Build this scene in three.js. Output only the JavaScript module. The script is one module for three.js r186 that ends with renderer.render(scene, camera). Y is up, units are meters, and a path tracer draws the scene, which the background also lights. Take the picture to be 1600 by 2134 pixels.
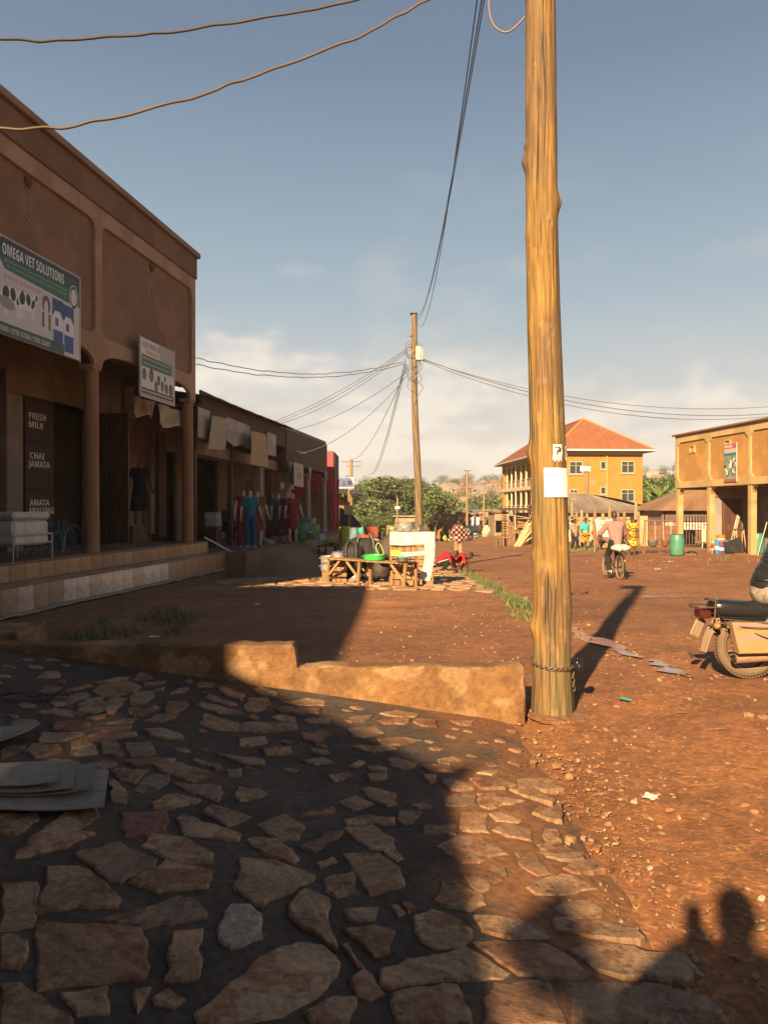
import * as THREE from 'three';
import { mergeGeometries } from 'three/addons/utils/BufferGeometryUtils.js';

// ---------------------------------------------------------------- camera, sky, sun, exposure
const scene = new THREE.Scene();
const EYE = 1.6, F = 1600, HOR = 1060;                       // eye height (m), focal length and horizon in photo pixels
const camera = new THREE.PerspectiveCamera(2 * Math.atan(1067 / F) * 180 / Math.PI, 767 / 1024, 0.05, 4000);
camera.position.set(0, EYE, 0);
camera.rotation.x = -(1067 - HOR) / F;
const SUN_AZ = 21.8 * Math.PI / 180, SUN_EL = 25.85 * Math.PI / 180;
const sunDir = new THREE.Vector3(-Math.sin(SUN_AZ) * Math.cos(SUN_EL), Math.sin(SUN_EL), Math.cos(SUN_AZ) * Math.cos(SUN_EL)); // towards the sun
const sun = new THREE.DirectionalLight(new THREE.Color().setRGB(1, 0.74, 0.43), 5);
sun.position.copy(sunDir).multiplyScalar(120); sun.target.position.set(0, 0, -20);
sun.position.add(sun.target.position);
sun.castShadow = true; sun.shadow.mapSize.set(4096, 4096); sun.shadow.radius = 1.6;
Object.assign(sun.shadow.camera, { left: -60, right: 60, top: 60, bottom: -60, near: 1, far: 320 });
scene.add(sun, sun.target);
const renderer = new THREE.WebGLRenderer({ antialias: true });
renderer.toneMapping = THREE.LinearToneMapping;
renderer.toneMappingExposure = 2.9;
renderer.shadowMap.enabled = true;

// seeded noise helpers
function rng(seed) { let s = seed | 0; return () => { s = (s + 0x6d2b79f5) | 0; let t = Math.imul(s ^ (s >>> 15), 1 | s); t = (t + Math.imul(t ^ (t >>> 7), 61 | t)) ^ t; return ((t ^ (t >>> 14)) >>> 0) / 4294967296; }; }
const hash2 = (x, y, s) => { let h = Math.imul(x, 374761393) + Math.imul(y, 668265263) + Math.imul(s, 1442695041); h = Math.imul(h ^ (h >>> 13), 1274126177); return ((h ^ (h >>> 16)) >>> 0) / 4294967296; };
function vnoise(x, y, s = 0, per = 0, perY = per) {
  const xi = Math.floor(x), yi = Math.floor(y), fx = x - xi, fy = y - yi, u = fx * fx * (3 - 2 * fx), v = fy * fy * (3 - 2 * fy);
  const m = per ? (n) => ((n % per) + per) % per : (n) => n, my = perY ? (n) => ((n % perY) + perY) % perY : (n) => n;
  const a = hash2(m(xi), my(yi), s), b = hash2(m(xi + 1), my(yi), s), c = hash2(m(xi), my(yi + 1), s), d = hash2(m(xi + 1), my(yi + 1), s);
  return a + (b - a) * u + (c - a) * v + (a - b - c + d) * u * v;
}
function fbm(x, y, oct = 4, s = 0, per = 0, perY = per) { let a = 0, w = 0.5, t = 0; for (let i = 0; i < oct; i++) { a += w * vnoise(x, y, s + i * 17, per, perY); t += w; x *= 2; y *= 2; per *= 2; perY *= 2; w *= 0.5; } return a / t; }
const clamp = (x, a = 0, b = 1) => Math.min(b, Math.max(a, x));
const sstep = (a, b, x) => { const t = clamp((x - a) / (b - a)); return t * t * (3 - 2 * t); };
const lerp = (a, b, t) => a + (b - a) * t;
const lin = (c) => c <= 0.04045 ? c / 12.92 : Math.pow((c + 0.055) / 1.055, 2.4);
const rgb = (r, g, b) => [lin(r / 255), lin(g / 255), lin(b / 255)];

// sky: clear dusty blue above, a warm cloud bank along the horizon
function makeSky() {
  const w = 2048, h = 1024, data = new Float32Array(w * h * 4);
  const stops = [[0, rgb(222, 213, 202)], [4, rgb(221, 215, 206)], [9, rgb(200, 206, 207)], [15, rgb(167, 187, 199)], [22, rgb(143, 165, 184)], [30, rgb(118, 139, 163)], [42, rgb(98, 118, 143)], [90, rgb(76, 94, 120)]];
  const warm = rgb(247, 238, 224), greyc = rgb(221, 215, 208);
  for (let j = 0; j < h; j++) for (let i = 0; i < w; i++) {
    const az = ((i + 0.5) / w - 0.25) * 360, el = ((j + 0.5) / h - 0.5) * 180, e = Math.max(0, el);
    let k = 0; while (k < stops.length - 2 && e > stops[k + 1][0]) k++;
    const t = clamp((e - stops[k][0]) / (stops[k + 1][0] - stops[k][0]));
    let c = [0, 1, 2].map((q) => lerp(stops[k][1][q], stops[k + 1][1][q], t));
    if (e < 30) {
      // cloud bank: billowing top edge that drifts with azimuth, streaky inside
      const rot = (az + 720) / 360, P = 36;
      const top = 8.4 + 5.0 * fbm(rot * 36, 0.7, 3, 5, 36) + 2.8 * (fbm(rot * 144, e * 0.5, 3, 9, 144) - 0.5) + (az > -16 && az < 1 ? 1.8 * Math.sin((az + 16) / 17 * Math.PI) : 0) - (az > 12 ? 1.4 : 0);
      const billow = fbm(rot * 180, e * 0.9, 4, 21, 180);
      let m = sstep(-0.4, 3.4, top - e + (billow - 0.5) * 3.4);
      const streak = fbm(rot * 72, e * 0.75, 4, 33, 72);
      const lit = sstep(0.28, 0.6, streak * 0.65 + billow * 0.35);
      const cc = [0, 1, 2].map((q) => lerp(greyc[q], warm[q], lit));
      m *= 0.9 * sstep(-0.5, 3, e) * (0.5 + 0.5 * sstep(0.3, 0.6, streak));
      c = c.map((v, q) => lerp(v, cc[q], m));
      const wisp = sstep(0.58, 0.8, fbm(rot * 54, e * 0.35, 4, 47, 54)) * 0.22 * sstep(28, 14, e);
      c = c.map((v, q) => lerp(v, greyc[q], wisp));
    }
    if (el < 0) { const g = rgb(120, 88, 62); const q2 = sstep(0, -6, el); c = c.map((v, q) => lerp(v, g[q] * 0.6, q2)); }
    const o = (j * w + i) * 4; data[o] = c[0] / 2.9; data[o + 1] = c[1] / 2.9; data[o + 2] = c[2] / 2.9; data[o + 3] = 1;
  }
  const t = new THREE.DataTexture(data, w, h, THREE.RGBAFormat, THREE.FloatType);
  t.mapping = THREE.EquirectangularReflectionMapping; t.magFilter = THREE.LinearFilter; t.minFilter = THREE.LinearFilter; t.wrapS = THREE.RepeatWrapping; t.needsUpdate = true;
  return t;
}
const skyTex = makeSky();
scene.background = skyTex; scene.environment = skyTex; scene.environmentIntensity = 1; scene.backgroundIntensity = 1;

// ---------------------------------------------------------------- textures and materials
function makeTex(n, fn, srgb = true) {
  const d = new Uint8Array(n * n * 4);
  for (let j = 0; j < n; j++) for (let i = 0; i < n; i++) { const c = fn(i / n, j / n), o = (j * n + i) * 4; d[o] = clamp(c[0]) * 255; d[o + 1] = clamp(c[1]) * 255; d[o + 2] = clamp(c[2]) * 255; d[o + 3] = 255; }
  const t = new THREE.DataTexture(d, n, n, THREE.RGBAFormat); t.wrapS = t.wrapT = THREE.RepeatWrapping; t.magFilter = THREE.LinearFilter; t.minFilter = THREE.LinearMipmapLinearFilter; t.generateMipmaps = true;
  if (srgb) t.colorSpace = THREE.SRGBColorSpace; t.needsUpdate = true; return t;
}
const g3 = (v) => [v, v, v];
// grey tints that multiply a material's colour; each tile covers `size` metres
const TEX = {
  blotch: { t: makeTex(512, (u, v) => { const a = fbm(u * 5, v * 5, 5, 3, 5), f = fbm(u * 60, v * 60, 2, 8, 60); const k = sstep(0.35, 0.65, a); return [0.86 + 0.09 * k + 0.08 * (f - 0.5), 0.85 + 0.10 * k + 0.08 * (f - 0.5), 0.83 + 0.12 * k + 0.08 * (f - 0.5)]; }), size: 3 },
  fine: { t: makeTex(256, (u, v) => { const f = fbm(u * 24, v * 24, 4, 11, 24); return g3(0.72 + 0.42 * (f - 0.2)); }), size: 0.5 },
  streak: { t: makeTex(512, (u, v) => { const a = fbm(u * 40, v * 3, 4, 19, 40, 3), b = fbm(u * 6, v * 4, 3, 23, 6, 4); return g3(0.70 + 0.30 * a + 0.16 * (b - 0.5)); }), size: 1.6 },
  wood: { t: makeTex(512, (u, v) => { const w = fbm(u * 3, v * 1, 2, 29, 3, 1) * 3; const a = fbm(u * 50 + w, v * 3, 4, 31, 50, 3); const c = sstep(0.62, 0.7, fbm(u * 70, v * 2, 3, 37, 70, 2)); return [0.62 + 0.42 * a - 0.25 * c, 0.58 + 0.44 * a - 0.27 * c, 0.53 + 0.46 * a - 0.28 * c]; }), size: 1.2 },
  wear: { t: makeTex(512, (u, v) => { const a = fbm(u * 7, v * 7, 5, 41, 7), s = sstep(0.56, 0.62, fbm(u * 16, v * 16, 4, 43, 16)); return [0.92 + 0.12 * (a - 0.5) - 0.06 * s, 0.91 + 0.12 * (a - 0.5) - 0.08 * s, 0.90 + 0.12 * (a - 0.5) - 0.10 * s]; }), size: 1.3 },
};
const BUMP = {
  grit: { t: makeTex(512, (u, v) => g3(0.5 * fbm(u * 16, v * 16, 3, 51, 16) + 0.5 * fbm(u * 90, v * 90, 2, 53, 90)), false), size: 1 },
  grain: { t: makeTex(512, (u, v) => g3(fbm(u * 60 + 2 * fbm(u * 4, v * 2, 2, 57, 4, 2), v * 3, 4, 59, 60, 3)), false), size: 1.2 },
};
const texClone = (e, k = 1) => { const t = e.t.clone(); t.repeat.set(k / e.size, k / e.size); t.needsUpdate = true; return t; };
const texCache = new Map();
const getTex = (pool, name, k = 1) => { const key = name + k; if (!texCache.has(key)) texCache.set(key, texClone(pool[name], k)); return texCache.get(key); };
const matCache = new Map();
function M(color, o = {}) {
  const key = JSON.stringify([color, o]);
  if (matCache.has(key)) return matCache.get(key);
  const p = { roughness: o.rough ?? 0.85, metalness: o.metal ?? 0 };
  const m = o.physical ? new THREE.MeshPhysicalMaterial({ ...p, ...o.physical }) : new THREE.MeshStandardMaterial(p);
  m.color.setRGB(color[0] * 0.82, color[1] * 0.82, color[2] * 0.82);
  if (o.tex) m.map = getTex(TEX, o.tex, o.k ?? 1);
  if (o.bump) { m.bumpMap = getTex(BUMP, o.bumpTex ?? 'grit', o.bk ?? 1); m.bumpScale = o.bump; }
  if (o.vc) m.vertexColors = true;
  if (o.ds) m.side = THREE.DoubleSide;
  matCache.set(key, m); return m;
}
// flat print: a canvas drawn once (lettering, posters)
function printMat(w, h, draw, rough = 0.6) {
  const c = document.createElement('canvas'); c.width = w; c.height = h; draw(c.getContext('2d'), w, h);
  const t = new THREE.CanvasTexture(c); t.colorSpace = THREE.SRGBColorSpace; t.magFilter = THREE.LinearFilter;
  return new THREE.MeshStandardMaterial({ map: t, roughness: rough, color: new THREE.Color().setRGB(0.8, 0.8, 0.8) });
}

// ---------------------------------------------------------------- geometry helpers
const V = (x, y, z) => new THREE.Vector3(x, y, z);
function triUV(g) {                                                // uv in metres from the dominant axis of each face
  if (g.index) g = g.toNonIndexed();
  const p = g.attributes.position, n = p.count, uv = new Float32Array(n * 2);
  const a = V(0, 0, 0), b = V(0, 0, 0), c = V(0, 0, 0), ab = V(0, 0, 0), ac = V(0, 0, 0);
  for (let i = 0; i < n; i += 3) {
    a.fromBufferAttribute(p, i); b.fromBufferAttribute(p, i + 1); c.fromBufferAttribute(p, i + 2);
    ab.subVectors(b, a); ac.subVectors(c, a); ab.cross(ac);
    const x = Math.abs(ab.x), y = Math.abs(ab.y), z = Math.abs(ab.z);
    for (let k = 0; k < 3; k++) { const q = k === 0 ? a : k === 1 ? b : c, o = (i + k) * 2; if (y >= x && y >= z) { uv[o] = q.x; uv[o + 1] = q.z; } else if (x >= z) { uv[o] = q.z; uv[o + 1] = q.y; } else { uv[o] = q.x; uv[o + 1] = q.y; } }
  }
  g.setAttribute('uv', new THREE.BufferAttribute(uv, 2)); return g;
}
const at = (g, x = 0, y = 0, z = 0, rx = 0, ry = 0, rz = 0) => { g.applyMatrix4(new THREE.Matrix4().compose(V(x, y, z), new THREE.Quaternion().setFromEuler(new THREE.Euler(rx, ry, rz)), V(1, 1, 1))); return g; };
// box with chamfered edges, centred on x and z, standing on y = 0 unless moved
function bx(w, h, d, x = 0, y = 0, z = 0, ry = 0, ch = Math.min(0.012, w / 5, h / 5, d / 5)) {
  const hx = w / 2, hy = h / 2, hz = d / 2, P = [], I = [];
  const face = (ax, s) => { const [u, v] = [(ax + 1) % 3, (ax + 2) % 3], H = [hx, hy, hz], b = P.length; for (const [i, j] of [[-1, -1], [1, -1], [1, 1], [-1, 1]]) { const q = [0, 0, 0]; q[ax] = s * H[ax]; q[u] = i * (H[u] - ch); q[v] = j * (H[v] - ch); P.push(q); } s > 0 ? I.push(b, b + 1, b + 2, b, b + 2, b + 3) : I.push(b, b + 2, b + 1, b, b + 3, b + 2); return b; };
  const f = {}; for (let a = 0; a < 3; a++) for (const s of [-1, 1]) f[a + ',' + s] = face(a, s);
  const vid = (ax, s, e) => { const [u, v] = [(ax + 1) % 3, (ax + 2) % 3]; const i = e[u], j = e[v]; return f[ax + ',' + s] + (i < 0 ? (j < 0 ? 0 : 3) : (j < 0 ? 1 : 2)); };
  const quad = (a, b, c, d2) => { const A = V(...P[a]), B = V(...P[b]), C = V(...P[c]); const n = B.clone().sub(A).cross(C.clone().sub(A)); const m = A.clone().add(B).add(C); n.dot(m) > 0 ? I.push(a, b, c, a, c, d2) : I.push(a, c, b, a, d2, c); };
  for (let a = 0; a < 3; a++) { const b = (a + 1) % 3, c = (a + 2) % 3; for (const s of [-1, 1]) for (const t of [-1, 1]) { const e1 = [0, 0, 0], e2 = [0, 0, 0]; e1[a] = s; e1[b] = t; e1[c] = -1; e2[a] = s; e2[b] = t; e2[c] = 1; quad(vid(a, s, e1), vid(a, s, e2), vid(b, t, e2), vid(b, t, e1)); } }
  for (const i of [-1, 1]) for (const j of [-1, 1]) for (const k of [-1, 1]) { const e = [i, j, k]; const A = vid(0, i, e), B = vid(1, j, e), C = vid(2, k, e); const n = V(...P[B]).sub(V(...P[A])).cross(V(...P[C]).sub(V(...P[A]))); n.dot(V(i, j, k)) > 0 ? I.push(A, B, C) : I.push(A, C, B); }
  const g = new THREE.BufferGeometry(); g.setAttribute('position', new THREE.Float32BufferAttribute(P.flat(), 3)); g.setIndex(I);
  const q = triUV(g); q.computeVertexNormals();
  return at(q, x, y + hy, z, 0, ry, 0);
}
const bxc = (w, h, d, x, y, z, rx = 0, ry = 0, rz = 0) => at(bx(w, h, d, 0, -h / 2, 0), x, y, z, rx, ry, rz);   // centred, any turn
function bar(a, b, w, h = w, roll = 0) {                             // square bar from a to b
  const d = b.clone().sub(a), L = d.length(), g = bx(w, L, h, 0, -L / 2, 0); g.rotateY(roll);
  const q = new THREE.Quaternion().setFromUnitVectors(V(0, 1, 0), d.normalize());
  g.applyQuaternion(q); const m = a.clone().add(b).multiplyScalar(0.5); g.translate(m.x, m.y, m.z); return g;
}
function tube(pts, r, seg = 8, n = 0, closed = false) {
  const c = new THREE.CatmullRomCurve3(pts, closed); const g = new THREE.TubeGeometry(c, n || Math.max(8, pts.length * 5), r, seg, closed).toNonIndexed(); return g;
}
function rod(a, b, r0, r1 = r0, seg = 8) {
  const d = b.clone().sub(a), L = d.length(); const g = new THREE.CylinderGeometry(r1, r0, L, seg).toNonIndexed();
  g.applyQuaternion(new THREE.Quaternion().setFromUnitVectors(V(0, 1, 0), d.normalize())); const m = a.clone().add(b).multiplyScalar(0.5); g.translate(m.x, m.y, m.z); return g;
}
const lathe = (pts, seg = 24) => new THREE.LatheGeometry(pts.map(([r, y]) => new THREE.Vector2(r, y)), seg).toNonIndexed();
function extr(pts, depth, bevel = 0) {                                 // outline [[x,y]..] extruded along +z
  const s = new THREE.Shape(pts.map(([x, y]) => new THREE.Vector2(x, y)));
  return triUV(new THREE.ExtrudeGeometry(s, { depth, bevelEnabled: bevel > 0, bevelSize: bevel, bevelThickness: bevel, bevelSegments: 1, steps: 1, curveSegments: 8 }));
}
function merge(list) { const l = list.map((g) => { g = g.index ? g.toNonIndexed() : g; if (!g.attributes.uv) g = triUV(g); if (!g.attributes.normal) g.computeVertexNormals(); for (const k of Object.keys(g.attributes)) if (!['position', 'normal', 'uv'].includes(k)) g.deleteAttribute(k); return g; }); return l.length === 1 ? l[0] : mergeGeometries(l); }
// bent sheet: function (u,v) -> Vector3 on a grid; thickness by doubling
function sheet(nu, nv, fn, th = 0) {
  const P = [], I = [], UV = [];
  const side = (off) => { const b = P.length / 3; for (let j = 0; j <= nv; j++) for (let i = 0; i <= nu; i++) { const p = fn(i / nu, j / nv, off); P.push(p.x, p.y, p.z); UV.push(i / nu, j / nv); } return b; };
  const b0 = side(0);
  for (let j = 0; j < nv; j++) for (let i = 0; i < nu; i++) { const a = b0 + j * (nu + 1) + i; I.push(a, a + 1, a + nu + 2, a, a + nu + 2, a + nu + 1); }
  const g = new THREE.BufferGeometry(); g.setAttribute('position', new THREE.Float32BufferAttribute(P, 3)); g.setAttribute('uv', new THREE.Float32BufferAttribute(UV, 2)); g.setIndex(I); g.computeVertexNormals();
  if (!th) return g;
  const n = g.attributes.normal, g2 = g.clone(), p2 = g2.attributes.position; for (let i = 0; i < p2.count; i++) p2.setXYZ(i, p2.getX(i) - n.getX(i) * th, p2.getY(i) - n.getY(i) * th, p2.getZ(i) - n.getZ(i) * th);
  const idx = Array.from(g2.index.array); for (let i = 0; i < idx.length; i += 3) [idx[i + 1], idx[i + 2]] = [idx[i + 2], idx[i + 1]]; g2.setIndex(idx); g2.computeVertexNormals();
  // rim
  const rim = [], ring = []; for (let i = 0; i <= nu; i++) ring.push(i); for (let j = 1; j <= nv; j++) ring.push(j * (nu + 1) + nu); for (let i = nu - 1; i >= 0; i--) ring.push(nv * (nu + 1) + i); for (let j = nv - 1; j >= 0; j--) ring.push(j * (nu + 1));
  const gp = g.attributes.position; for (let k = 0; k + 1 < ring.length; k++) { const a = ring[k], b = ring[k + 1]; const A = [gp.getX(a), gp.getY(a), gp.getZ(a)], B = [gp.getX(b), gp.getY(b), gp.getZ(b)], C = [p2.getX(b), p2.getY(b), p2.getZ(b)], D = [p2.getX(a), p2.getY(a), p2.getZ(a)]; rim.push(...A, ...D, ...C, ...A, ...C, ...B); }
  const r = new THREE.BufferGeometry(); r.setAttribute('position', new THREE.Float32BufferAttribute(rim, 3)); r.computeVertexNormals();
  return merge([g.toNonIndexed(), g2.toNonIndexed(), triUV(r)]);
}
// surface nets over a signed distance function
function nets(fn, lo, hi, cell) {
  const n = [0, 1, 2].map((k) => Math.max(3, Math.ceil((hi[k] - lo[k]) / cell) + 1)), [nx, ny, nz] = n, f = new Float32Array(nx * ny * nz);
  for (let k = 0, o = 0; k < nz; k++) for (let j = 0; j < ny; j++) for (let i = 0; i < nx; i++, o++) f[o] = fn(lo[0] + i * cell, lo[1] + j * cell, lo[2] + k * cell);
  const P = [], I = [], id = new Int32Array(nx * ny * nz).fill(-1), at3 = (i, j, k) => i + nx * (j + ny * k);
  for (let k = 0; k < nz - 1; k++) for (let j = 0; j < ny - 1; j++) for (let i = 0; i < nx - 1; i++) {
    let sx = 0, sy = 0, sz = 0, c = 0, pos = 0; const val = [];
    for (let q = 0; q < 8; q++) { const v = f[at3(i + (q & 1), j + ((q >> 1) & 1), k + (q >> 2))]; val.push(v); if (v > 0) pos++; }
    if (pos === 0 || pos === 8) continue;
    for (let q = 0; q < 8; q++) for (const bit of [1, 2, 4]) if (!(q & bit)) { const r = q | bit, a = val[q], b = val[r]; if ((a > 0) !== (b > 0)) { const t = a / (a - b); sx += (q & 1) + (bit === 1 ? t : 0); sy += ((q >> 1) & 1) + (bit === 2 ? t : 0); sz += (q >> 2) + (bit === 4 ? t : 0); c++; } }
    id[at3(i, j, k)] = P.length / 3; P.push(lo[0] + (i + sx / c) * cell, lo[1] + (j + sy / c) * cell, lo[2] + (k + sz / c) * cell);
  }
  for (let k = 1; k < nz - 1; k++) for (let j = 1; j < ny - 1; j++) for (let i = 1; i < nx - 1; i++) {
    const v = f[at3(i, j, k)] > 0;
    const emit = (a, b, c, d, flip) => { if (a < 0 || b < 0 || c < 0 || d < 0) return; flip ? I.push(a, c, b, a, d, c) : I.push(a, b, c, a, c, d); };
    if (v !== (f[at3(i + 1, j, k)] > 0)) emit(id[at3(i, j - 1, k - 1)], id[at3(i, j, k - 1)], id[at3(i, j, k)], id[at3(i, j - 1, k)], v);
    if (v !== (f[at3(i, j + 1, k)] > 0)) emit(id[at3(i - 1, j, k - 1)], id[at3(i - 1, j, k)], id[at3(i, j, k)], id[at3(i, j, k - 1)], v);
    if (v !== (f[at3(i, j, k + 1)] > 0)) emit(id[at3(i - 1, j - 1, k)], id[at3(i, j - 1, k)], id[at3(i, j, k)], id[at3(i - 1, j, k)], v);
  }
  const g = new THREE.BufferGeometry(); g.setAttribute('position', new THREE.Float32BufferAttribute(P, 3)); g.setIndex(I); g.computeVertexNormals();
  const nn = g.attributes.normal.array.slice(); const q = triUV(g); // keep smooth normals
  const sm = new Float32Array(I.length * 3); for (let i = 0; i < I.length; i++) sm.set(nn.subarray(I[i] * 3, I[i] * 3 + 3), i * 3); q.setAttribute('normal', new THREE.BufferAttribute(sm, 3));
  return q;
}
const smin = (a, b, k) => { const h = clamp(0.5 + 0.5 * (b - a) / k); return b + (a - b) * h - k * h * (1 - h); };
function sdCap(x, y, z, a, b, ra, rb) { const bx_ = b.x - a.x, by = b.y - a.y, bz = b.z - a.z, px = x - a.x, py = y - a.y, pz = z - a.z; const h = clamp((px * bx_ + py * by + pz * bz) / (bx_ * bx_ + by * by + bz * bz + 1e-9)); const dx = px - bx_ * h, dy = py - by * h, dz = pz - bz * h; return Math.sqrt(dx * dx + dy * dy + dz * dz) - (ra + (rb - ra) * h); }
// one smooth skin over tapered bones [a, b, ra, rb, (flatten axis scale)]
function skin(bones, cell, k = 0.04, grow = 0, clip = null) {
  const lo = [1e9, 1e9, 1e9], hi = [-1e9, -1e9, -1e9];
  for (const [a, b, ra, rb] of bones) for (const [p, r] of [[a, ra], [b, rb]]) { ['x', 'y', 'z'].forEach((q, i) => { lo[i] = Math.min(lo[i], p[q] - r - grow - cell * 3); hi[i] = Math.max(hi[i], p[q] + r + grow + cell * 3); }); }
  return nets((x, y, z) => { let d = 1e3; for (const [a, b, ra, rb] of bones) d = smin(d, sdCap(x, y, z, a, b, ra, rb), k); d -= grow; if (clip) d = Math.max(d, clip(x, y, z)); return d; }, lo, hi, cell);
}

// ---------------------------------------------------------------- object helpers
const used = new Map();
function numbered(n) { const k = used.get(n) ?? 0; used.set(n, k + 1); return k ? n + '_' + String(k).padStart(3, '0') : n; }
function tag(o, label, category, group, kind) { if (label) o.userData.label = label; if (category) o.userData.category = category; if (group) o.userData.group = group; if (kind) o.userData.kind = kind; return o; }
function mesh(name, geos, mat, parent) { const m = new THREE.Mesh(Array.isArray(geos) ? merge(geos) : geos, mat); m.name = parent ? name : numbered(name); m.castShadow = m.receiveShadow = true; (parent ?? scene).add(m); return m; }
function thing(name, label, category, pos = [0, 0, 0], ry = 0, group) { const o = new THREE.Group(); o.name = numbered(name); o.position.set(...pos); o.rotation.y = ry; tag(o, label, category, group); scene.add(o); o.updateMatrixWorld(true); return o; }
function solo(name, geos, mat, label, category, group) { return tag(mesh(name, geos, mat), label, category, group); }
function copy(o, pos, ry, label, group, scale) { const c = o.clone(); c.name = numbered(o.name.replace(/_\d{3}$/, '')); c.position.set(...pos); c.rotation.y = ry; c.userData = { ...o.userData }; if (label) c.userData.label = label; if (group) c.userData.group = group; if (scale) c.scale.set(...scale); scene.add(c); return c; }

// ---------------------------------------------------------------- the ground's height, and pixels to places
const pave = (x) => 0.08 - 0.14 * Math.max(x, -4);
function ground(x, z) {
  const D = -z;
  const near = x < 1.05 ? pave(x) : lerp(pave(1.05), 0.03, sstep(1.05, 3.4, x));
  const S = 1 - sstep(8, 14, x), Dc = Math.max(D, 6);
  let far = 0.04 - 0.016 * (Dc - 7) - 0.01 * (Dc - 7) * S;
  if (D > 85) far -= 0.05 * (D - 85);
  far -= 0.05 * Math.exp(-((x - 2.72) ** 2) / 0.12) * sstep(6.5, 8.5, D) * (1 - sstep(18, 24, D));          // the gutter
  far += 0.06 * (1 - sstep(1.9, 2.45, x)) * sstep(13.5, 16, D) * (1 - sstep(70, 85, D));                       // raised stone footway
  const r = sstep(0.9, 1.4, x), w = lerp(sstep(6.06, 6.14, D), sstep(4.8, 8.5, D), r);
  return lerp(near, far, w);
}
const ray = (px, py) => [(px - 800) / F, -(py - HOR) / F];
const W = (px, py, D) => { const [u, v] = ray(px, py); return V(u * D, EYE + v * D, -D); };
function G(px, py) { const [u, v] = ray(px, py); let a = 0.5; for (let D = 0.5; D < 400; D += 0.02 + D * 0.002) { if (EYE + v * D <= ground(u * D, -D)) { let lo = a, hi = D; for (let i = 0; i < 24; i++) { const m = (lo + hi) / 2; EYE + v * m <= ground(u * m, -m) ? hi = m : lo = m; } return V(u * hi, ground(u * hi, -hi), -hi); } a = D; } return V(u * a, EYE + v * a, -a); }
const onG = (x, z, dy = 0) => [x, ground(x, z) + dy, z];
// foot pixel column and known distance -> ground spot
const spot = (px, D) => { const x = (px - 800) / F * D; return V(x, ground(x, -D), -D); };

// ================================================================ GROUND
const DIRT = [0.355, 0.135, 0.042];
const dirtTex = makeTex(1024, (u, v) => {
  const a = fbm(u * 6, v * 6, 5, 61, 6), b = fbm(u * 40, v * 40, 3, 63, 40), c = fbm(u * 160, v * 160, 2, 67, 160), p = sstep(0.66, 0.74, fbm(u * 90, v * 90, 2, 71, 90));
  const k = 0.80 + 0.30 * (a - 0.5) + 0.26 * (b - 0.5) + 0.22 * (c - 0.5);
  return [k + 0.16 * p, k * 0.985 + 0.19 * p, k * 0.97 + 0.2 * p];
});
dirtTex.repeat.set(1 / 3.1, 1 / 3.1);
const dirtBump = makeTex(1024, (u, v) => g3(0.35 * fbm(u * 9, v * 9, 4, 73, 9) + 0.35 * fbm(u * 50, v * 50, 3, 77, 50) + 0.3 * fbm(u * 180, v * 180, 1, 79, 180)), false);
dirtBump.repeat.set(1 / 3.1, 1 / 3.1);
const dirtMat = new THREE.MeshStandardMaterial({ map: dirtTex, bumpMap: dirtBump, bumpScale: 0.011, roughness: 0.95, vertexColors: true });
// loose patches: damp, trodden, dusty (matter, by noise alone)
function dirtTone(x, z) {
  const a = fbm(x * 0.22 + 40, z * 0.22 + 40, 4, 81), b = fbm(x * 0.9 + 9, z * 0.35 + 9, 3, 83), c = fbm(x * 2.3, z * 2.3, 3, 87);
  const k = 0.86 + 0.5 * (a - 0.5) + 0.3 * (b - 0.5) + 0.22 * (c - 0.5), r = sstep(0.45, 0.75, a);
  return [DIRT[0] * k, DIRT[1] * (k + 0.06 * r), DIRT[2] * (k + 0.12 * r)];
}
{
  const xs = [], ds = [];
  for (let x = -400; x < -60; x += 40) xs.push(x); for (let x = -60; x < -8; x += 4) xs.push(x); for (let x = -8; x < 12; x += 0.14) xs.push(x); for (let x = 12; x < 40; x += 1) xs.push(x); for (let x = 40; x <= 400; x += 30) xs.push(x);
  for (let d = -60; d < -4; d += 6) ds.push(d); for (let d = -4; d < 5.8; d += 0.14) ds.push(d); ds.push(5.9, 6.0, 6.05, 6.09, 6.13, 6.18); for (let d = 6.3; d < 16; d += 0.14) ds.push(d); for (let d = 16; d < 30; d += 0.3) ds.push(d); for (let d = 30; d < 90; d += 1.5) ds.push(d); for (let d = 90; d <= 150; d += 6) ds.push(d);
  const P = [], C = [], UV = [], I = [], nx = xs.length;
  for (const d of ds) for (const x of xs) {
    const z = -d, paved = x < 1.35 && d < 6.3; let y = ground(x, z);
    if (!paved && d < 40 && Math.abs(x) < 30) y += 0.035 * (fbm(x * 1.3 + 50, z * 1.3 + 50, 4, 91) - 0.5) + 0.02 * (fbm(x * 0.5 + 4, z * 3 + 90, 2, 93) - 0.5) * sstep(2.5, 5, x);
    else if (paved) y -= 0.02;
    P.push(x, y, z); C.push(...dirtTone(x, z)); UV.push(x, z);
  }
  for (let j = 0; j + 1 < ds.length; j++) for (let i = 0; i + 1 < nx; i++) { const a = j * nx + i; I.push(a, a + 1, a + nx + 1, a, a + nx + 1, a + nx); }
  const g = new THREE.BufferGeometry(); g.setAttribute('position', new THREE.Float32BufferAttribute(P, 3)); g.setAttribute('color', new THREE.Float32BufferAttribute(C, 3)); g.setAttribute('uv', new THREE.Float32BufferAttribute(UV, 2)); g.setIndex(I); g.computeVertexNormals();
  const m = new THREE.Mesh(g, dirtMat); m.name = 'ground'; m.receiveShadow = true; m.castShadow = true; tag(m, 'red brown bare dirt of the street and yard', null, null, 'structure'); scene.add(m);
}
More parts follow.
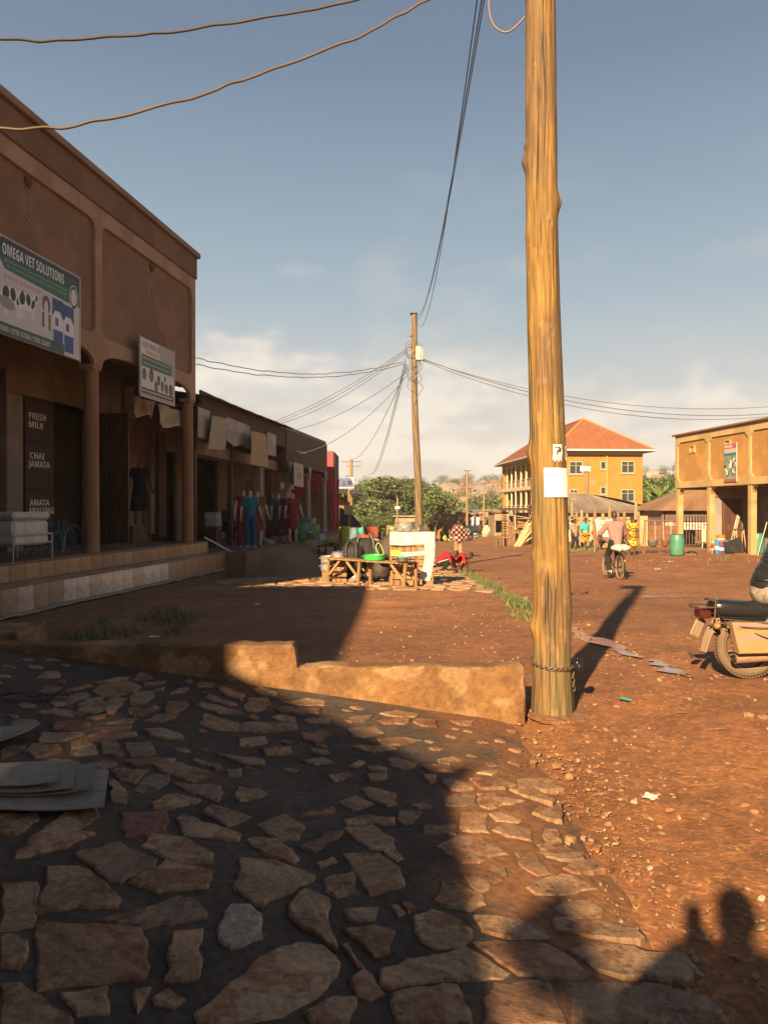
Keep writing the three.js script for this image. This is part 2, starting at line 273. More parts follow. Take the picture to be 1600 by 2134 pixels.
// cement bed of the crazy paving
const pavement = new THREE.Group(); pavement.name = 'pavement'; tag(pavement, 'crazy paving of flat stones set in dark cement on a slope', null, null, 'structure'); scene.add(pavement);
{
  const nx = 90, nd = 150, P = [], C = [], UV = [], I = [], CEM = [0.105, 0.066, 0.043];
  for (let j = 0; j <= nd; j++) for (let i = 0; i <= nx; i++) {
    const d = lerp(-2.6, 5.99, j / nd), edge = 1.02 + 0.16 * (fbm(d * 1.6 + 20, 3, 3, 95) - 0.5) + 0.06 * (fbm(d * 7, 8, 2, 96) - 0.5), x = lerp(-4.2, edge, i / nx), z = -d;
    const e = sstep(0.0, 0.22, edge - x);
    P.push(x, pave(x) + 0.004 + 0.006 * (fbm(x * 3 + 5, d * 3 + 5, 3, 97) - 0.5) * 2 - 0.022 * (1 - e), z);
    // dirt trodden over the cement near the street, in ragged patches
    const t = sstep(0.42, 0.60, 0.34 * sstep(-0.3, 0.9, x) + 0.62 * fbm(x * 2.2 + 7, d * 2.2 + 3, 4, 99) - 0.05), q = 0.85 + 1.1 * (fbm(x * 5 + 60, d * 5 + 60, 4, 101) - 0.5), dt = dirtTone(x, z);
    C.push(lerp(CEM[0] * q, dt[0] * 0.72, t), lerp(CEM[1] * q, dt[1] * 0.72, t), lerp(CEM[2] * q, dt[2] * 0.72, t)); UV.push(x, z);
  }
  for (let j = 0; j < nd; j++) for (let i = 0; i < nx; i++) { const a = j * (nx + 1) + i; I.push(a, a + 1, a + nx + 2, a, a + nx + 2, a + nx + 1); }
  const g = new THREE.BufferGeometry(); g.setAttribute('position', new THREE.Float32BufferAttribute(P, 3)); g.setAttribute('color', new THREE.Float32BufferAttribute(C, 3)); g.setAttribute('uv', new THREE.Float32BufferAttribute(UV, 2)); g.setIndex(I); g.computeVertexNormals();
  const m = new THREE.Mesh(g, new THREE.MeshStandardMaterial({ map: getTex(TEX, 'fine', 0.7), bumpMap: dirtBump, bumpScale: 0.007, roughness: 0.95, vertexColors: true })); m.name = 'cement_bed'; m.receiveShadow = true; pavement.add(m);
}
// the stones, traced from the photograph on to the slope of the footway
const STONES = [
  [0, 1650, 0.5, [[0, 400, 148, 392, 148, 572, 0, 590], [155, 525, 200, 330, 330, 328, 440, 390, 498, 460, 480, 495, 330, 492], [315, 275, 500, 228, 648, 295, 640, 330, 500, 388, 460, 380], [75, 280, 150, 190, 270, 100, 400, 90, 410, 120, 320, 180, 395, 185, 280, 240], [595, 240, 640, 185, 770, 200, 880, 265, 875, 305, 760, 315], [735, 125, 760, 112, 995, 190, 990, 215, 770, 190], [845, 95, 880, 65, 1040, 115, 950, 152], [550, 390, 690, 300, 870, 340, 880, 360, 860, 412, 660, 430], [425, 550, 600, 500, 740, 455, 800, 460, 855, 520, 850, 540, 600, 580], [155, 580, 170, 560, 570, 595, 598, 640, 598, 780, 400, 815, 170, 838], [0, 620, 50, 612, 112, 640, 105, 720, 80, 755, 0, 745], [0, 830, 80, 820, 200, 900, 300, 968, 280, 1010, 0, 1010], [250, 860, 445, 835, 450, 940, 320, 950], [550, 850, 625, 840, 600, 900, 570, 935], [635, 880, 700, 840, 770, 885, 720, 920, 640, 905], [835, 930, 940, 840, 1130, 690, 1240, 652, 1340, 668, 1405, 735, 1390, 790, 1310, 870, 1180, 950, 1000, 985, 850, 975], [720, 600, 840, 590, 830, 790, 690, 800], [905, 590, 960, 490, 1040, 490, 1085, 530, 1090, 620, 960, 665, 910, 630], [975, 410, 995, 380, 1000, 300, 1150, 305, 1300, 370, 1290, 390, 1090, 488, 1060, 480], [1205, 490, 1275, 425, 1365, 465, 1365, 560, 1400, 670, 1300, 600, 1215, 550], [1030, 215, 1050, 205, 1160, 210, 1240, 290, 1210, 310, 1100, 275], [1255, 245, 1350, 190, 1430, 180, 1410, 205, 1310, 260], [1320, 310, 1390, 285, 1405, 305, 1330, 330], [1350, 375, 1470, 350, 1495, 440, 1400, 455, 1360, 430], [1430, 275, 1580, 270, 1660, 330, 1680, 400, 1540, 440, 1480, 350], [1440, 165, 1550, 155, 1640, 210, 1640, 255, 1540, 250, 1500, 220], [1430, 505, 1575, 500, 1555, 550, 1450, 550], [1435, 590, 1560, 575, 1640, 600, 1620, 690, 1560, 698], [1420, 655, 1450, 648, 1515, 745, 1490, 750], [1455, 800, 1520, 760, 1600, 860, 1540, 885, 1490, 870], [1270, 940, 1390, 875, 1480, 880, 1450, 980, 1300, 980], [1075, 150, 1190, 105, 1270, 155, 1240, 210, 1170, 215, 1110, 180], [1250, 105, 1390, 75, 1395, 95, 1300, 108], [1435, 125, 1520, 110, 1640, 120, 1640, 145, 1450, 145], [500, 100, 690, 95, 690, 180, 520, 200], [640, 60, 740, 25, 840, 45, 690, 85], [0, 110, 150, 100, 160, 130, 60, 190, 0, 185], [1410, 55, 1480, 25, 1560, 60, 1470, 92]]],
  [800, 1650, 0.5, [[220, 240, 320, 195, 400, 205, 510, 270, 430, 285, 400, 305, 330, 305], [315, 155, 325, 98, 430, 105, 435, 178, 330, 170], [455, 170, 500, 140, 615, 175, 610, 215, 510, 195], [660, 190, 670, 165, 720, 168, 738, 210, 680, 218], [645, 235, 720, 222, 830, 275, 830, 290, 740, 298, 680, 280], [550, 270, 620, 268, 695, 350, 640, 362, 575, 325], [340, 365, 420, 345, 505, 335, 515, 375, 400, 430, 360, 400], [205, 470, 240, 390, 300, 395, 415, 450, 415, 480, 360, 510, 230, 488], [600, 410, 640, 385, 740, 355, 810, 370, 880, 415, 760, 440, 640, 438], [710, 500, 760, 470, 860, 462, 905, 500, 900, 535, 780, 540], [715, 560, 720, 545, 850, 548, 1050, 590, 1075, 615, 1060, 630, 920, 625, 730, 600], [385, 535, 560, 545, 660, 590, 700, 620, 560, 630, 420, 600], [135, 600, 130, 540, 200, 515, 290, 540, 360, 590, 365, 620, 320, 665, 220, 668, 160, 640], [380, 645, 560, 640, 680, 650, 750, 690, 850, 775, 800, 790, 560, 775, 480, 720], [780, 680, 850, 650, 1040, 665, 1100, 690, 1250, 700, 1300, 760, 1250, 800, 1000, 790, 900, 760], [0, 760, 200, 700, 340, 670, 400, 700, 510, 770, 480, 795, 200, 805, 40, 835, 0, 825], [35, 860, 100, 840, 300, 825, 350, 930, 360, 985, 60, 985, 35, 900], [425, 880, 470, 815, 640, 805, 690, 810, 740, 930, 760, 990, 420, 990], [770, 810, 900, 815, 1150, 825, 1350, 880, 1430, 980, 810, 990, 800, 880], [25, 490, 60, 485, 90, 520, 60, 538], [70, 480, 115, 480, 135, 510, 100, 520], [160, 150, 300, 155, 300, 190, 170, 185], [245, 45, 290, 20, 380, 28, 380, 60, 330, 68, 260, 65], [390, 15, 460, 15, 480, 30, 580, 45, 440, 78, 400, 65], [530, 0, 620, -10, 710, 40, 700, 55, 600, 30], [620, 100, 640, 75, 690, 80, 740, 60, 740, 130, 680, 125], [750, 330, 790, 300, 870, 295, 950, 325, 870, 345, 790, 350], [440, 100, 560, 90, 600, 115, 560, 135, 470, 130], [60, 90, 150, 95, 150, 110, 90, 150, 65, 135], [0, 200, 80, 290, 50, 300, 0, 270]]],
  [500, 1400, 0.4375, [[65, 95, 90, 78, 180, 110, 165, 125, 100, 118], [20, 175, 40, 140, 130, 135, 145, 160, 90, 200, 35, 190], [170, 185, 210, 175, 380, 188, 370, 205, 200, 205], [210, 150, 320, 135, 405, 150, 400, 168, 280, 165], [35, 225, 70, 210, 95, 230, 65, 240], [150, 225, 190, 212, 260, 225, 265, 248, 200, 242], [305, 238, 340, 225, 425, 235, 425, 255, 330, 250], [500, 240, 540, 222, 630, 220, 590, 245, 530, 250], [670, 205, 740, 192, 850, 210, 830, 222, 720, 218], [660, 240, 740, 228, 810, 232, 790, 255, 690, 255], [825, 245, 850, 230, 935, 240, 935, 268, 860, 262], [1005, 240, 1110, 240, 1100, 262, 1050, 262], [0, 260, 50, 250, 260, 258, 270, 285, 100, 300, 0, 290], [0, 330, 120, 320, 130, 345, 60, 365, 0, 360], [290, 300, 400, 290, 430, 310, 360, 345, 300, 330], [520, 280, 640, 270, 680, 300, 600, 320, 540, 315], [540, 365, 700, 360, 740, 375, 640, 392], [100, 375, 240, 370, 250, 400, 130, 405], [660, 330, 780, 320, 860, 335, 770, 356, 680, 352], [520, 460, 570, 432, 595, 440, 560, 462], [605, 465, 660, 455, 700, 470, 690, 485, 620, 480], [700, 425, 750, 420, 835, 445, 830, 460, 770, 475, 720, 455], [870, 455, 930, 452, 1000, 465, 1015, 485, 900, 485], [940, 425, 1010, 412, 1050, 430, 1000, 448, 950, 442], [875, 500, 930, 495, 940, 530, 900, 540], [1100, 520, 1140, 515, 1240, 525, 1310, 550, 1260, 565, 1150, 565], [1325, 520, 1420, 510, 1490, 530, 1535, 565, 1500, 570, 1340, 562], [1280, 440, 1300, 432, 1400, 450, 1330, 458], [1170, 445, 1200, 438, 1225, 455, 1190, 460], [960, 530, 1020, 518, 1110, 565, 1060, 575, 1010, 572], [1130, 490, 1170, 476, 1225, 484, 1200, 498], [580, 570, 620, 560, 740, 590, 742, 640, 700, 650, 640, 625], [420, 500, 520, 490, 540, 510, 450, 530], [600, 500, 700, 498, 690, 525, 620, 530], [290, 430, 400, 420, 440, 440, 360, 455]]],
  [0, 1380, 0.35, [[555, 185, 600, 150, 760, 125, 835, 155, 700, 222, 630, 215], [560, 130, 680, 105, 775, 100, 740, 118, 600, 138], [790, 115, 840, 70, 910, 100, 860, 118], [775, 265, 785, 185, 910, 188, 915, 215, 840, 265], [300, 250, 340, 210, 500, 190, 525, 205, 420, 255, 330, 268], [460, 295, 500, 230, 610, 222, 628, 290, 560, 312], [636, 310, 640, 240, 680, 228, 760, 228, 700, 280, 680, 318], [760, 290, 800, 284, 850, 300, 930, 268, 945, 285, 860, 325, 800, 332], [220, 185, 270, 150, 360, 160, 330, 190, 250, 195], [225, 310, 330, 290, 420, 300, 510, 325, 420, 335], [225, 100, 290, 65, 350, 70, 355, 95, 270, 105], [330, 130, 360, 112, 390, 115, 380, 132], [390, 180, 540, 145, 550, 155, 420, 182], [850, 136, 990, 122, 960, 145, 860, 150], [915, 175, 980, 158, 970, 185], [1015, 195, 1060, 170, 1120, 165, 1110, 185, 1040, 195], [980, 280, 1000, 245, 1110, 245, 1120, 270, 1050, 314, 980, 310], [860, 360, 940, 325, 1060, 324, 1040, 345, 950, 368], [1165, 140, 1180, 125, 1275, 130, 1270, 152, 1180, 155], [1100, 120, 1130, 105, 1150, 120, 1120, 132], [1295, 165, 1320, 152, 1455, 205, 1430, 235, 1340, 205], [1220, 225, 1250, 205, 1410, 265, 1360, 268], [1170, 265, 1200, 248, 1330, 275, 1450, 315, 1300, 312], [1195, 380, 1225, 320, 1300, 340, 1425, 375, 1420, 420, 1300, 410], [860, 410, 960, 405, 1080, 440, 1100, 470, 1000, 465, 900, 450], [60, 380, 110, 355, 215, 360, 210, 380, 100, 390], [320, 410, 330, 370, 430, 362, 540, 370, 535, 395, 430, 418], [515, 345, 560, 332, 630, 322, 625, 345, 570, 352], [225, 480, 250, 435, 400, 432, 500, 432, 490, 455, 350, 488, 240, 487], [430, 488, 560, 440, 690, 430, 800, 430, 805, 455, 650, 470, 480, 486], [560, 405, 680, 394, 780, 386, 770, 408, 620, 422], [640, 375, 740, 348, 815, 346, 780, 375], [150, 545, 190, 500, 240, 498, 290, 510, 350, 505, 370, 530, 365, 555, 210, 580], [0, 540, 60, 510, 150, 510, 120, 545, 10, 590], [420, 560, 430, 500, 545, 495, 585, 558, 480, 568], [592, 495, 690, 488, 735, 570, 690, 574, 610, 555], [740, 495, 890, 490, 925, 555, 860, 572, 775, 574], [745, 600, 880, 585, 1035, 590, 1030, 605, 820, 636], [520, 620, 600, 602, 695, 612, 680, 635, 560, 655], [285, 600, 400, 594, 470, 610, 440, 625, 300, 620], [660, 668, 680, 645, 880, 655, 840, 690, 800, 735, 720, 715], [800, 770, 840, 712, 900, 680, 1010, 690, 1000, 720, 930, 785, 850, 785], [920, 635, 1000, 612, 1080, 620, 1275, 690, 1140, 725, 1000, 680], [1140, 600, 1170, 592, 1300, 620, 1330, 645, 1290, 655], [1340, 655, 1440, 650, 1440, 690, 1360, 700], [650, 725, 680, 720, 740, 770, 765, 830, 740, 862, 660, 840], [905, 850, 1000, 802, 1060, 802, 1190, 832, 1180, 850, 980, 888, 920, 885], [1030, 740, 1060, 732, 1310, 755, 1320, 790, 1290, 845, 1150, 800], [1400, 810, 1420, 760, 1490, 775, 1540, 770, 1590, 800, 1550, 820, 1430, 842], [1290, 565, 1400, 578, 1560, 592, 1570, 632, 1440, 615]]],
];
const stoneTex = makeTex(512, (u, v) => { const a = fbm(u * 5, v * 5, 5, 111, 5), b = fbm(u * 60, v * 60, 3, 113, 60), l = fbm(u * 6, v * 40, 3, 115, 6, 40), d = sstep(0.54, 0.64, fbm(u * 8, v * 8, 4, 117, 8)), c = sstep(0.68, 0.72, fbm(u * 26, v * 26, 3, 119, 26)); const k = 0.80 + 0.34 * (a - 0.5) + 0.3 * (b - 0.5) + 0.2 * (l - 0.5) - 0.14 * c; return [k - 0.10 * d, k - 0.02 - 0.16 * d, k - 0.04 - 0.21 * d]; });
stoneTex.repeat.set(1 / 0.9, 1 / 0.9);
const stoneMats = [[0.44, 0.258, 0.135], [0.40, 0.23, 0.12], [0.475, 0.29, 0.16], [0.37, 0.193, 0.10], [0.34, 0.203, 0.115], [0.43, 0.265, 0.15]].map((c) => { const m = new THREE.MeshStandardMaterial({ map: stoneTex, bumpMap: getTex(BUMP, 'grit', 2), bumpScale: 0.004, roughness: 0.82 }); m.color.setRGB(...c); return m; });
const quartzMat = M([0.58, 0.42, 0.29], { tex: 'fine', rough: 0.6, bump: 0.02, bk: 3 }), brickMat = M([0.30, 0.12, 0.07], { tex: 'fine', rough: 0.9 });
const stoneAreas = [];
function flagstone(poly, rnd, mat, y0, lift, parent, fine = true) {            // poly: [[x,z]..] in world
  // ragged outline: midpoints nudged along each edge
  const out = [], n = poly.length; let area = 0; for (let i = 0; i < n; i++) { const a = poly[i], b = poly[(i + 1) % n]; area += a[0] * b[1] - b[0] * a[1]; }
  if (area < 0) poly = poly.slice().reverse();
  for (let i = 0; i < n; i++) { const a = poly[i], b = poly[(i + 1) % n], L = Math.hypot(b[0] - a[0], b[1] - a[1]); out.push([a[0] + (rnd() - 0.5) * 0.006, a[1] + (rnd() - 0.5) * 0.006]); const k = fine ? Math.min(4, Math.floor(L / 0.055)) : 0; for (let q = 1; q <= k; q++) { const t = (q + (rnd() - 0.5) * 0.5) / (k + 1), o = (rnd() - 0.5) * Math.min(0.03, L * 0.12); out.push([lerp(a[0], b[0], t) - (b[1] - a[1]) / L * o, lerp(a[1], b[1], t) + (b[0] - a[0]) / L * o]); } }
  const m = out.length, cx = out.reduce((s, p) => s + p[0], 0) / m, cz = out.reduce((s, p) => s + p[1], 0) / m, tx = (rnd() - 0.5) * 0.03, tz = (rnd() - 0.5) * 0.03;
  const P = [], UV = [], I = [], c0 = rnd() * 5, inset = 0.010, ca = rnd() * 6.28, cs = Math.cos(ca), sn = Math.sin(ca);
  const put = (x, y, z) => { P.push(x, y, z); UV.push(cs * x - sn * z + c0, sn * x + cs * z + c0); };
  for (const [x, z] of out) { const d = Math.hypot(x - cx, z - cz), k = Math.max(0, 1 - inset / Math.max(d, 0.01)), X = cx + (x - cx) * k, Z = cz + (z - cz) * k; put(X, y0(X) + lift + (X - cx) * tx + (Z - cz) * tz, Z); }
  for (const [x, z] of out) put(x, y0(x) + lift * 0.55, z);
  for (const [x, z] of out) put(x, y0(x) - 0.03, z);
  const tri = THREE.ShapeUtils.triangulateShape(out.map(([x, z]) => new THREE.Vector2(x, z)), []);
  for (const [a, b, c] of tri) I.push(a, c, b);
  for (let r = 0; r < 2; r++) for (let i = 0; i < m; i++) { const a = r * m + i, b = r * m + (i + 1) % m; I.push(a, b, b + m, a, b + m, a + m); }
  let g = new THREE.BufferGeometry(); g.setAttribute('position', new THREE.Float32BufferAttribute(P, 3)); g.setAttribute('uv', new THREE.Float32BufferAttribute(UV, 2)); g.setIndex(I);
  g = g.toNonIndexed(); g.computeVertexNormals();
  if (!parent) return g;
  const o = new THREE.Mesh(g, mat); o.name = 'flagstone'; o.castShadow = o.receiveShadow = true; parent.add(o); return o;
}
{
  const rnd = rng(7);
  const boxes = [];
  for (const [ox, oy, s, polys] of STONES) polys.forEach((p, pi) => {
    const w = []; for (let i = 0; i < p.length; i += 2) { const [u, v] = ray(ox + p[i] * s, oy + p[i + 1] * s), D = -1.52 / (v + 0.14 * u); if (D < 5.985) w.push([u * D, -D]); else w.push([u * D * 5.985 / D, -5.985]); }
    { const cx = w.reduce((a, q) => a + q[0], 0) / w.length, cz = w.reduce((a, q) => a + q[1], 0) / w.length; w.forEach((q) => { q[0] = cx + (q[0] - cx) * 1.07; q[1] = Math.max(-5.985, cz + (q[1] - cz) * 1.09); }); }
    const special = oy === 1650 && ox === 0 ? (pi === 17 ? quartzMat : pi === 34 ? brickMat : null) : null;
    flagstone(w, rnd, special ?? stoneMats[Math.floor(rnd() * stoneMats.length)], pave, 0.012 + 0.007 * rnd(), pavement);
    boxes.push([Math.min(...w.map((q) => q[0])), Math.max(...w.map((q) => q[0])), Math.min(...w.map((q) => q[1])), Math.max(...w.map((q) => q[1]))]);
  });
  // further stones of the same footway beyond the picture's edges, and chips in the free cement
  for (let k = 0, made = 0; k < 900 && made < 120; k++) {
    const x = lerp(-4, 0.95, rnd()), z = lerp(-5.9, 2.2, rnd()), inFrame = -z > 2.2 && Math.abs(x / z) < 0.5;
    const r = inFrame ? 0.03 + 0.045 * rnd() : 0.12 + 0.16 * rnd(), el = inFrame ? 0.7 : 1;
    if (boxes.some((b) => x + r * 1.05 > b[0] && x - r * 1.05 < b[1] && z + r * el > b[2] && z - r * el < b[3])) continue;
    const n = 5 + Math.floor(rnd() * 3), w = [], ph = rnd() * 6.28; for (let i = 0; i < n; i++) { const a = ph + (i + 0.5 * (rnd() - 0.5)) / n * 6.283, q = r * (0.75 + 0.3 * rnd()); w.push([x + Math.cos(a) * q, z + Math.sin(a) * q * el]); }
    if (Math.max(...w.map((q) => q[0])) > 1) continue;
    flagstone(w, rnd, stoneMats[Math.floor(rnd() * stoneMats.length)], pave, 0.011 + 0.006 * rnd(), pavement, !inFrame);
    boxes.push([x - r, x + r, z - r * el, z + r * el]); made++;
  }
}
// stone footway further down the street: many small worn stones, one mass
{
  const rnd = rng(19), list = [[], [], []], boxes = [];
  for (let k = 0; k < 5200 && boxes.length < 900; k++) {
    const d = 14.6 + 26 * rnd() * rnd(), x = lerp(-4.2, 2.35, rnd()), z = -d;
    if (d < 15.6 + 1.2 * fbm(x * 0.8 + 3, 2, 2, 5) + 0.5 * Math.max(0, -x)) continue;
    const r = 0.14 + 0.22 * rnd(); if (boxes.some((b) => Math.hypot(b[0] - x, b[1] - z) < (b[2] + r) * 0.86)) continue; boxes.push([x, z, r]);
    const n = 5 + Math.floor(rnd() * 3), w = [], ph = rnd() * 6.28; for (let i = 0; i < n; i++) { const a = ph + (i + 0.5 * (rnd() - 0.5)) / n * 6.283, q = r * (0.8 + 0.3 * rnd()); w.push([x + Math.cos(a) * q, z + Math.sin(a) * q * 0.9]); }
    const gy = ground(x, z); list[Math.floor(rnd() * 3)].push(flagstone(w, rnd, null, () => gy + 0.012, 0.012 + 0.01 * rnd(), null, false));
  }
  const far = new THREE.Group(); far.name = 'stone_footway'; tag(far, 'raised footway of worn pale flat stones further down the street', null, null, 'structure'); scene.add(far);
  list.forEach((l, i) => { const o = mesh('footway_stones', l, [M([0.50, 0.30, 0.16], { tex: 'blotch' }), M([0.45, 0.26, 0.14], { tex: 'blotch' }), M([0.54, 0.345, 0.20], { tex: 'blotch' })][i], far); o.userData.kind = 'stuff'; });
}
// muddy trickle in the gutter
{
  const P = [], I = [], UV = []; let n = 0;
  const runs = [[[2.62, 17.6], [2.72, 16], [2.66, 14.3], [2.72, 12.9], [2.62, 12.0]], [[2.56, 11.4], [2.70, 10.7], [2.66, 10.0], [2.76, 9.4], [2.70, 8.8], [2.80, 8.35]], [[2.86, 8.2], [2.80, 7.8], [2.86, 7.45], [2.80, 7.1]], [[4.7, 15.6], [5.2, 15.5], [5.8, 15.4], [6.3, 15.2]]];
  const rnd = rng(23);
  runs.forEach((run, ri) => {
    const c = new THREE.CatmullRomCurve3(run.map(([x, d]) => V(x, 0, -d))), N = 90;
    for (let i = 0; i <= N; i++) {
      const t = i / N, p = c.getPoint(t), tn = c.getTangent(t), nx = tn.z, nz = -tn.x, e = Math.sin(t * Math.PI) ** 0.5;
      const wd = (k) => (ri === 3 ? 0.10 : 0.17) * e * Math.max(0.02, 2.2 * fbm(t * 8 + ri * 9, k * 7 + 20, 2, 131) - 0.55), s = 0.12 * (fbm(t * 6 + ri * 5, 9, 2, 133) - 0.5);
      for (const k of [-1, 1]) { const x = p.x + nx * (k * wd(k) + s), z = p.z + nz * (k * wd(k) + s); P.push(x, ground(p.x, p.z) + 0.016, z); UV.push(x, z); }
      if (i) { const a = n + (i - 1) * 2; I.push(a, a + 2, a + 1, a + 1, a + 2, a + 3); }
    }
    n += (N + 1) * 2;
  });
  const g = new THREE.BufferGeometry(); g.setAttribute('position', new THREE.Float32BufferAttribute(P, 3)); g.setAttribute('uv', new THREE.Float32BufferAttribute(UV, 2)); g.setIndex(I); g.computeVertexNormals();
  const m = new THREE.Mesh(g, new THREE.MeshPhysicalMaterial({ color: new THREE.Color().setRGB(0.13, 0.105, 0.095), roughness: 0.07, clearcoat: 0.6, clearcoatRoughness: 0.05, bumpMap: getTex(BUMP, 'grit', 1), bumpScale: 0.008, side: THREE.DoubleSide })); m.name = 'gutter_water'; tag(m, 'thin trickle of grey water lying in the dirt gutter', null, null, 'structure'); m.receiveShadow = true; scene.add(m);
}
// loose gravel and chips of stone
function lump(seed, f = 0.75) { const g = new THREE.IcosahedronGeometry(1, 1), p = g.attributes.position, r = rng(seed), a = [0, 1, 2].map(() => V(r() - 0.5, r() - 0.5, r() - 0.5).normalize()); for (let i = 0; i < p.count; i++) { const v = V(p.getX(i), p.getY(i), p.getZ(i)); let k = 1; for (const q of a) { const d = v.dot(q); if (d > 0.45) k = Math.min(k, 0.45 / d + 0.12); } v.multiplyScalar(k * (0.9 + 0.2 * vnoise(v.x * 3 + 5, v.y * 3 + v.z * 5 + 7, seed))); v.y *= f; p.setXYZ(i, v.x, v.y, v.z); } g.computeVertexNormals(); return g; }
{
  const rnd = rng(29), spots = [];
  const add = (x, z, s, c) => { if (x > -0.2 || -z > 6.3) spots.push([x, z, s, c]); };
  for (let i = 0; i < 520; i++) { const d = 2.6 + 2.6 * rnd(), x = 1.12 + 0.16 * (d - 3) * (rnd()) + (rnd() + rnd() + rnd() - 1.5) * 0.32; add(x, -d, 0.003 + 0.010 * rnd() ** 3.5, rnd()); }
  for (let i = 0; i < 260; i++) { const d = 4.3 + 1.4 * rnd(), x = 1.0 + 1.2 * rnd(); add(x, -d, 0.003 + 0.010 * rnd() ** 3, rnd()); }
  for (let i = 0; i < 1300; i++) { const d = 2.4 + 22 * rnd() ** 1.6, x = lerp(1.1, Math.min(0.52 * d + 0.6, 9), rnd()); add(x, -d, 0.004 + 0.013 * rnd() ** 4, rnd()); }
  for (let i = 0; i < 900; i++) { const d = 6.5 + 9 * rnd(), x = lerp(-2.6, 2.5, rnd()); add(x, -d, 0.004 + 0.014 * rnd() ** 4, rnd()); }
  for (let i = 0; i < 350; i++) { const d = 7 + 9 * rnd(), x = 2.72 + (rnd() + rnd() - 1) * 0.55; add(x, -d, 0.006 + 0.018 * rnd() ** 3, rnd()); }
  for (let i = 0; i < 260; i++) { const d = 26 + 10 * rnd(), x = lerp(8, 15, rnd()); add(x, -d, 0.01 + 0.03 * rnd() ** 3, rnd()); }
  const im = new THREE.InstancedMesh(lump(3), M([1, 1, 1], { tex: 'fine', rough: 0.9 }), spots.length); const o = new THREE.Object3D(), col = new THREE.Color();
  spots.forEach(([x, z, s, c], i) => { o.position.set(x, ground(x, z) + s * 0.25 - (x < 1.35 && -z < 6.3 ? 0 : 0), z); o.rotation.set(rnd() * 0.5, rnd() * 6.28, rnd() * 0.5); o.scale.set(s * (0.8 + 0.9 * rnd()), s * (0.5 + 0.5 * rnd()), s * (0.8 + 0.9 * rnd())); o.updateMatrix(); im.setMatrixAt(i, o.matrix); const k = c < 0.4 ? [0.46, 0.26, 0.12] : c < 0.78 ? [0.38, 0.17, 0.07] : c < 0.95 ? [0.50, 0.33, 0.17] : [0.56, 0.44, 0.31]; col.setRGB(...k); im.setColorAt(i, col); });
  im.name = 'loose_gravel'; im.receiveShadow = im.castShadow = true; tag(im, 'loose gravel and chips of pale stone strewn over the dirt', 'gravel', null, 'stuff'); scene.add(im);
}
// a few larger loose stones and bits of litter, each its own thing
{
  const rnd = rng(31), gs = [lump(5), lump(6, 0.5), lump(8, 0.9)];
  const stones = [[1435, 1332, 0.05], [1395, 1690, 0.05], [1185, 1620, 0.05], [1240, 1647, 0.035], [1352, 1672, 0.04], [1560, 1494, 0.07], [1590, 1497, 0.06], [1403, 1545, 0.03], [1285, 1475, 0.05], [1318, 1465, 0.05], [1352, 1442, 0.04], [1160, 1600, 0.06], [1110, 1590, 0.04], [1552, 1680, 0.05], [1572, 1695, 0.04], [1240, 1770, 0.045], [1130, 1780, 0.04], [1270, 1720, 0.04], [1080, 1510, 0.06], [1000, 1550, 0.04]];
  stones.forEach(([px, py, s], i) => { s *= 0.62; const p = G(px, py); const m = mesh('loose_stone', triUV(gs[i % 3].clone().scale(s * (0.9 + 0.5 * rnd()), s * 0.8, s)), stoneMats[i % 6]); m.position.set(p.x, p.y + s * 0.18, p.z); m.rotation.y = rnd() * 6; tag(m, 'small loose pale stone lying on the red dirt road', 'stone', 'loose stones on the road'); });
  const sticks = [[1405, 1487, 1434, 1488, 0.008], [1470, 1502, 1497, 1507, 0.006], [1474, 1524, 1520, 1522, 0.012], [1202, 1470, 1246, 1476, 0.005], [1180, 1240, 1192, 1239, 0.02], [1210, 1238, 1224, 1236, 0.02], [1030, 1208, 1042, 1207, 0.02]];
  for (const [a, b, c, d, r] of sticks) { const p = G(a, b), q = G(c, d); p.y += r; q.y += r * 1.3; solo('stick', [tube([p, p.clone().lerp(q, 0.5).add(V(0, r * 0.6, r * 2)), q], r, 6)], M([0.24, 0.14, 0.08], { tex: 'wood' }), 'short broken stick lying on the red dirt road', 'stick', 'sticks on the road'); }
  const scraps = [[1303, 1463, 0.05, [0.10, 0.32, 0.30], 'crumpled teal plastic scrap lying in the dirt beside the pole shadow'], [1355, 1668, 0.045, [0.75, 0.68, 0.58], 'crumpled pale paper scrap lying on the open road'], [535, 1262, 0.06, [0.7, 0.62, 0.52], 'pale paper scrap on the shaded dirt behind the low wall'], [321, 1330, 0.06, [0.7, 0.62, 0.52], 'small pale scrap against the shaded end of the low wall'], [415, 1410, 0.03, [0.7, 0.6, 0.45], 'tiny pale chip lying on top of the shaded paving'], [1132, 1335, 0.06, [0.6, 0.5, 0.36], 'flattened tan scrap on the dirt yard beside the pole'], [1395, 1172, 0.12, [0.8, 0.74, 0.66], 'white scrap on the road before the green barrel'], [1370, 1188, 0.1, [0.8, 0.72, 0.62], 'pale scrap on the road right of the cyclist']];
  for (const [px, py, s, c, label] of scraps) { const p = G(px, py); const g = sheet(5, 5, (u, v) => V((u - 0.5) * s * 2, s * 0.35 * vnoise(u * 4 + px, v * 4, 3), (v - 0.5) * s * 1.6)); const m = solo('scrap', [g], M(c, { rough: 0.7, ds: true }), label, 'litter', 'litter on the ground'); m.position.set(p.x, p.y + 0.012, p.z); m.rotation.y = px; }
}
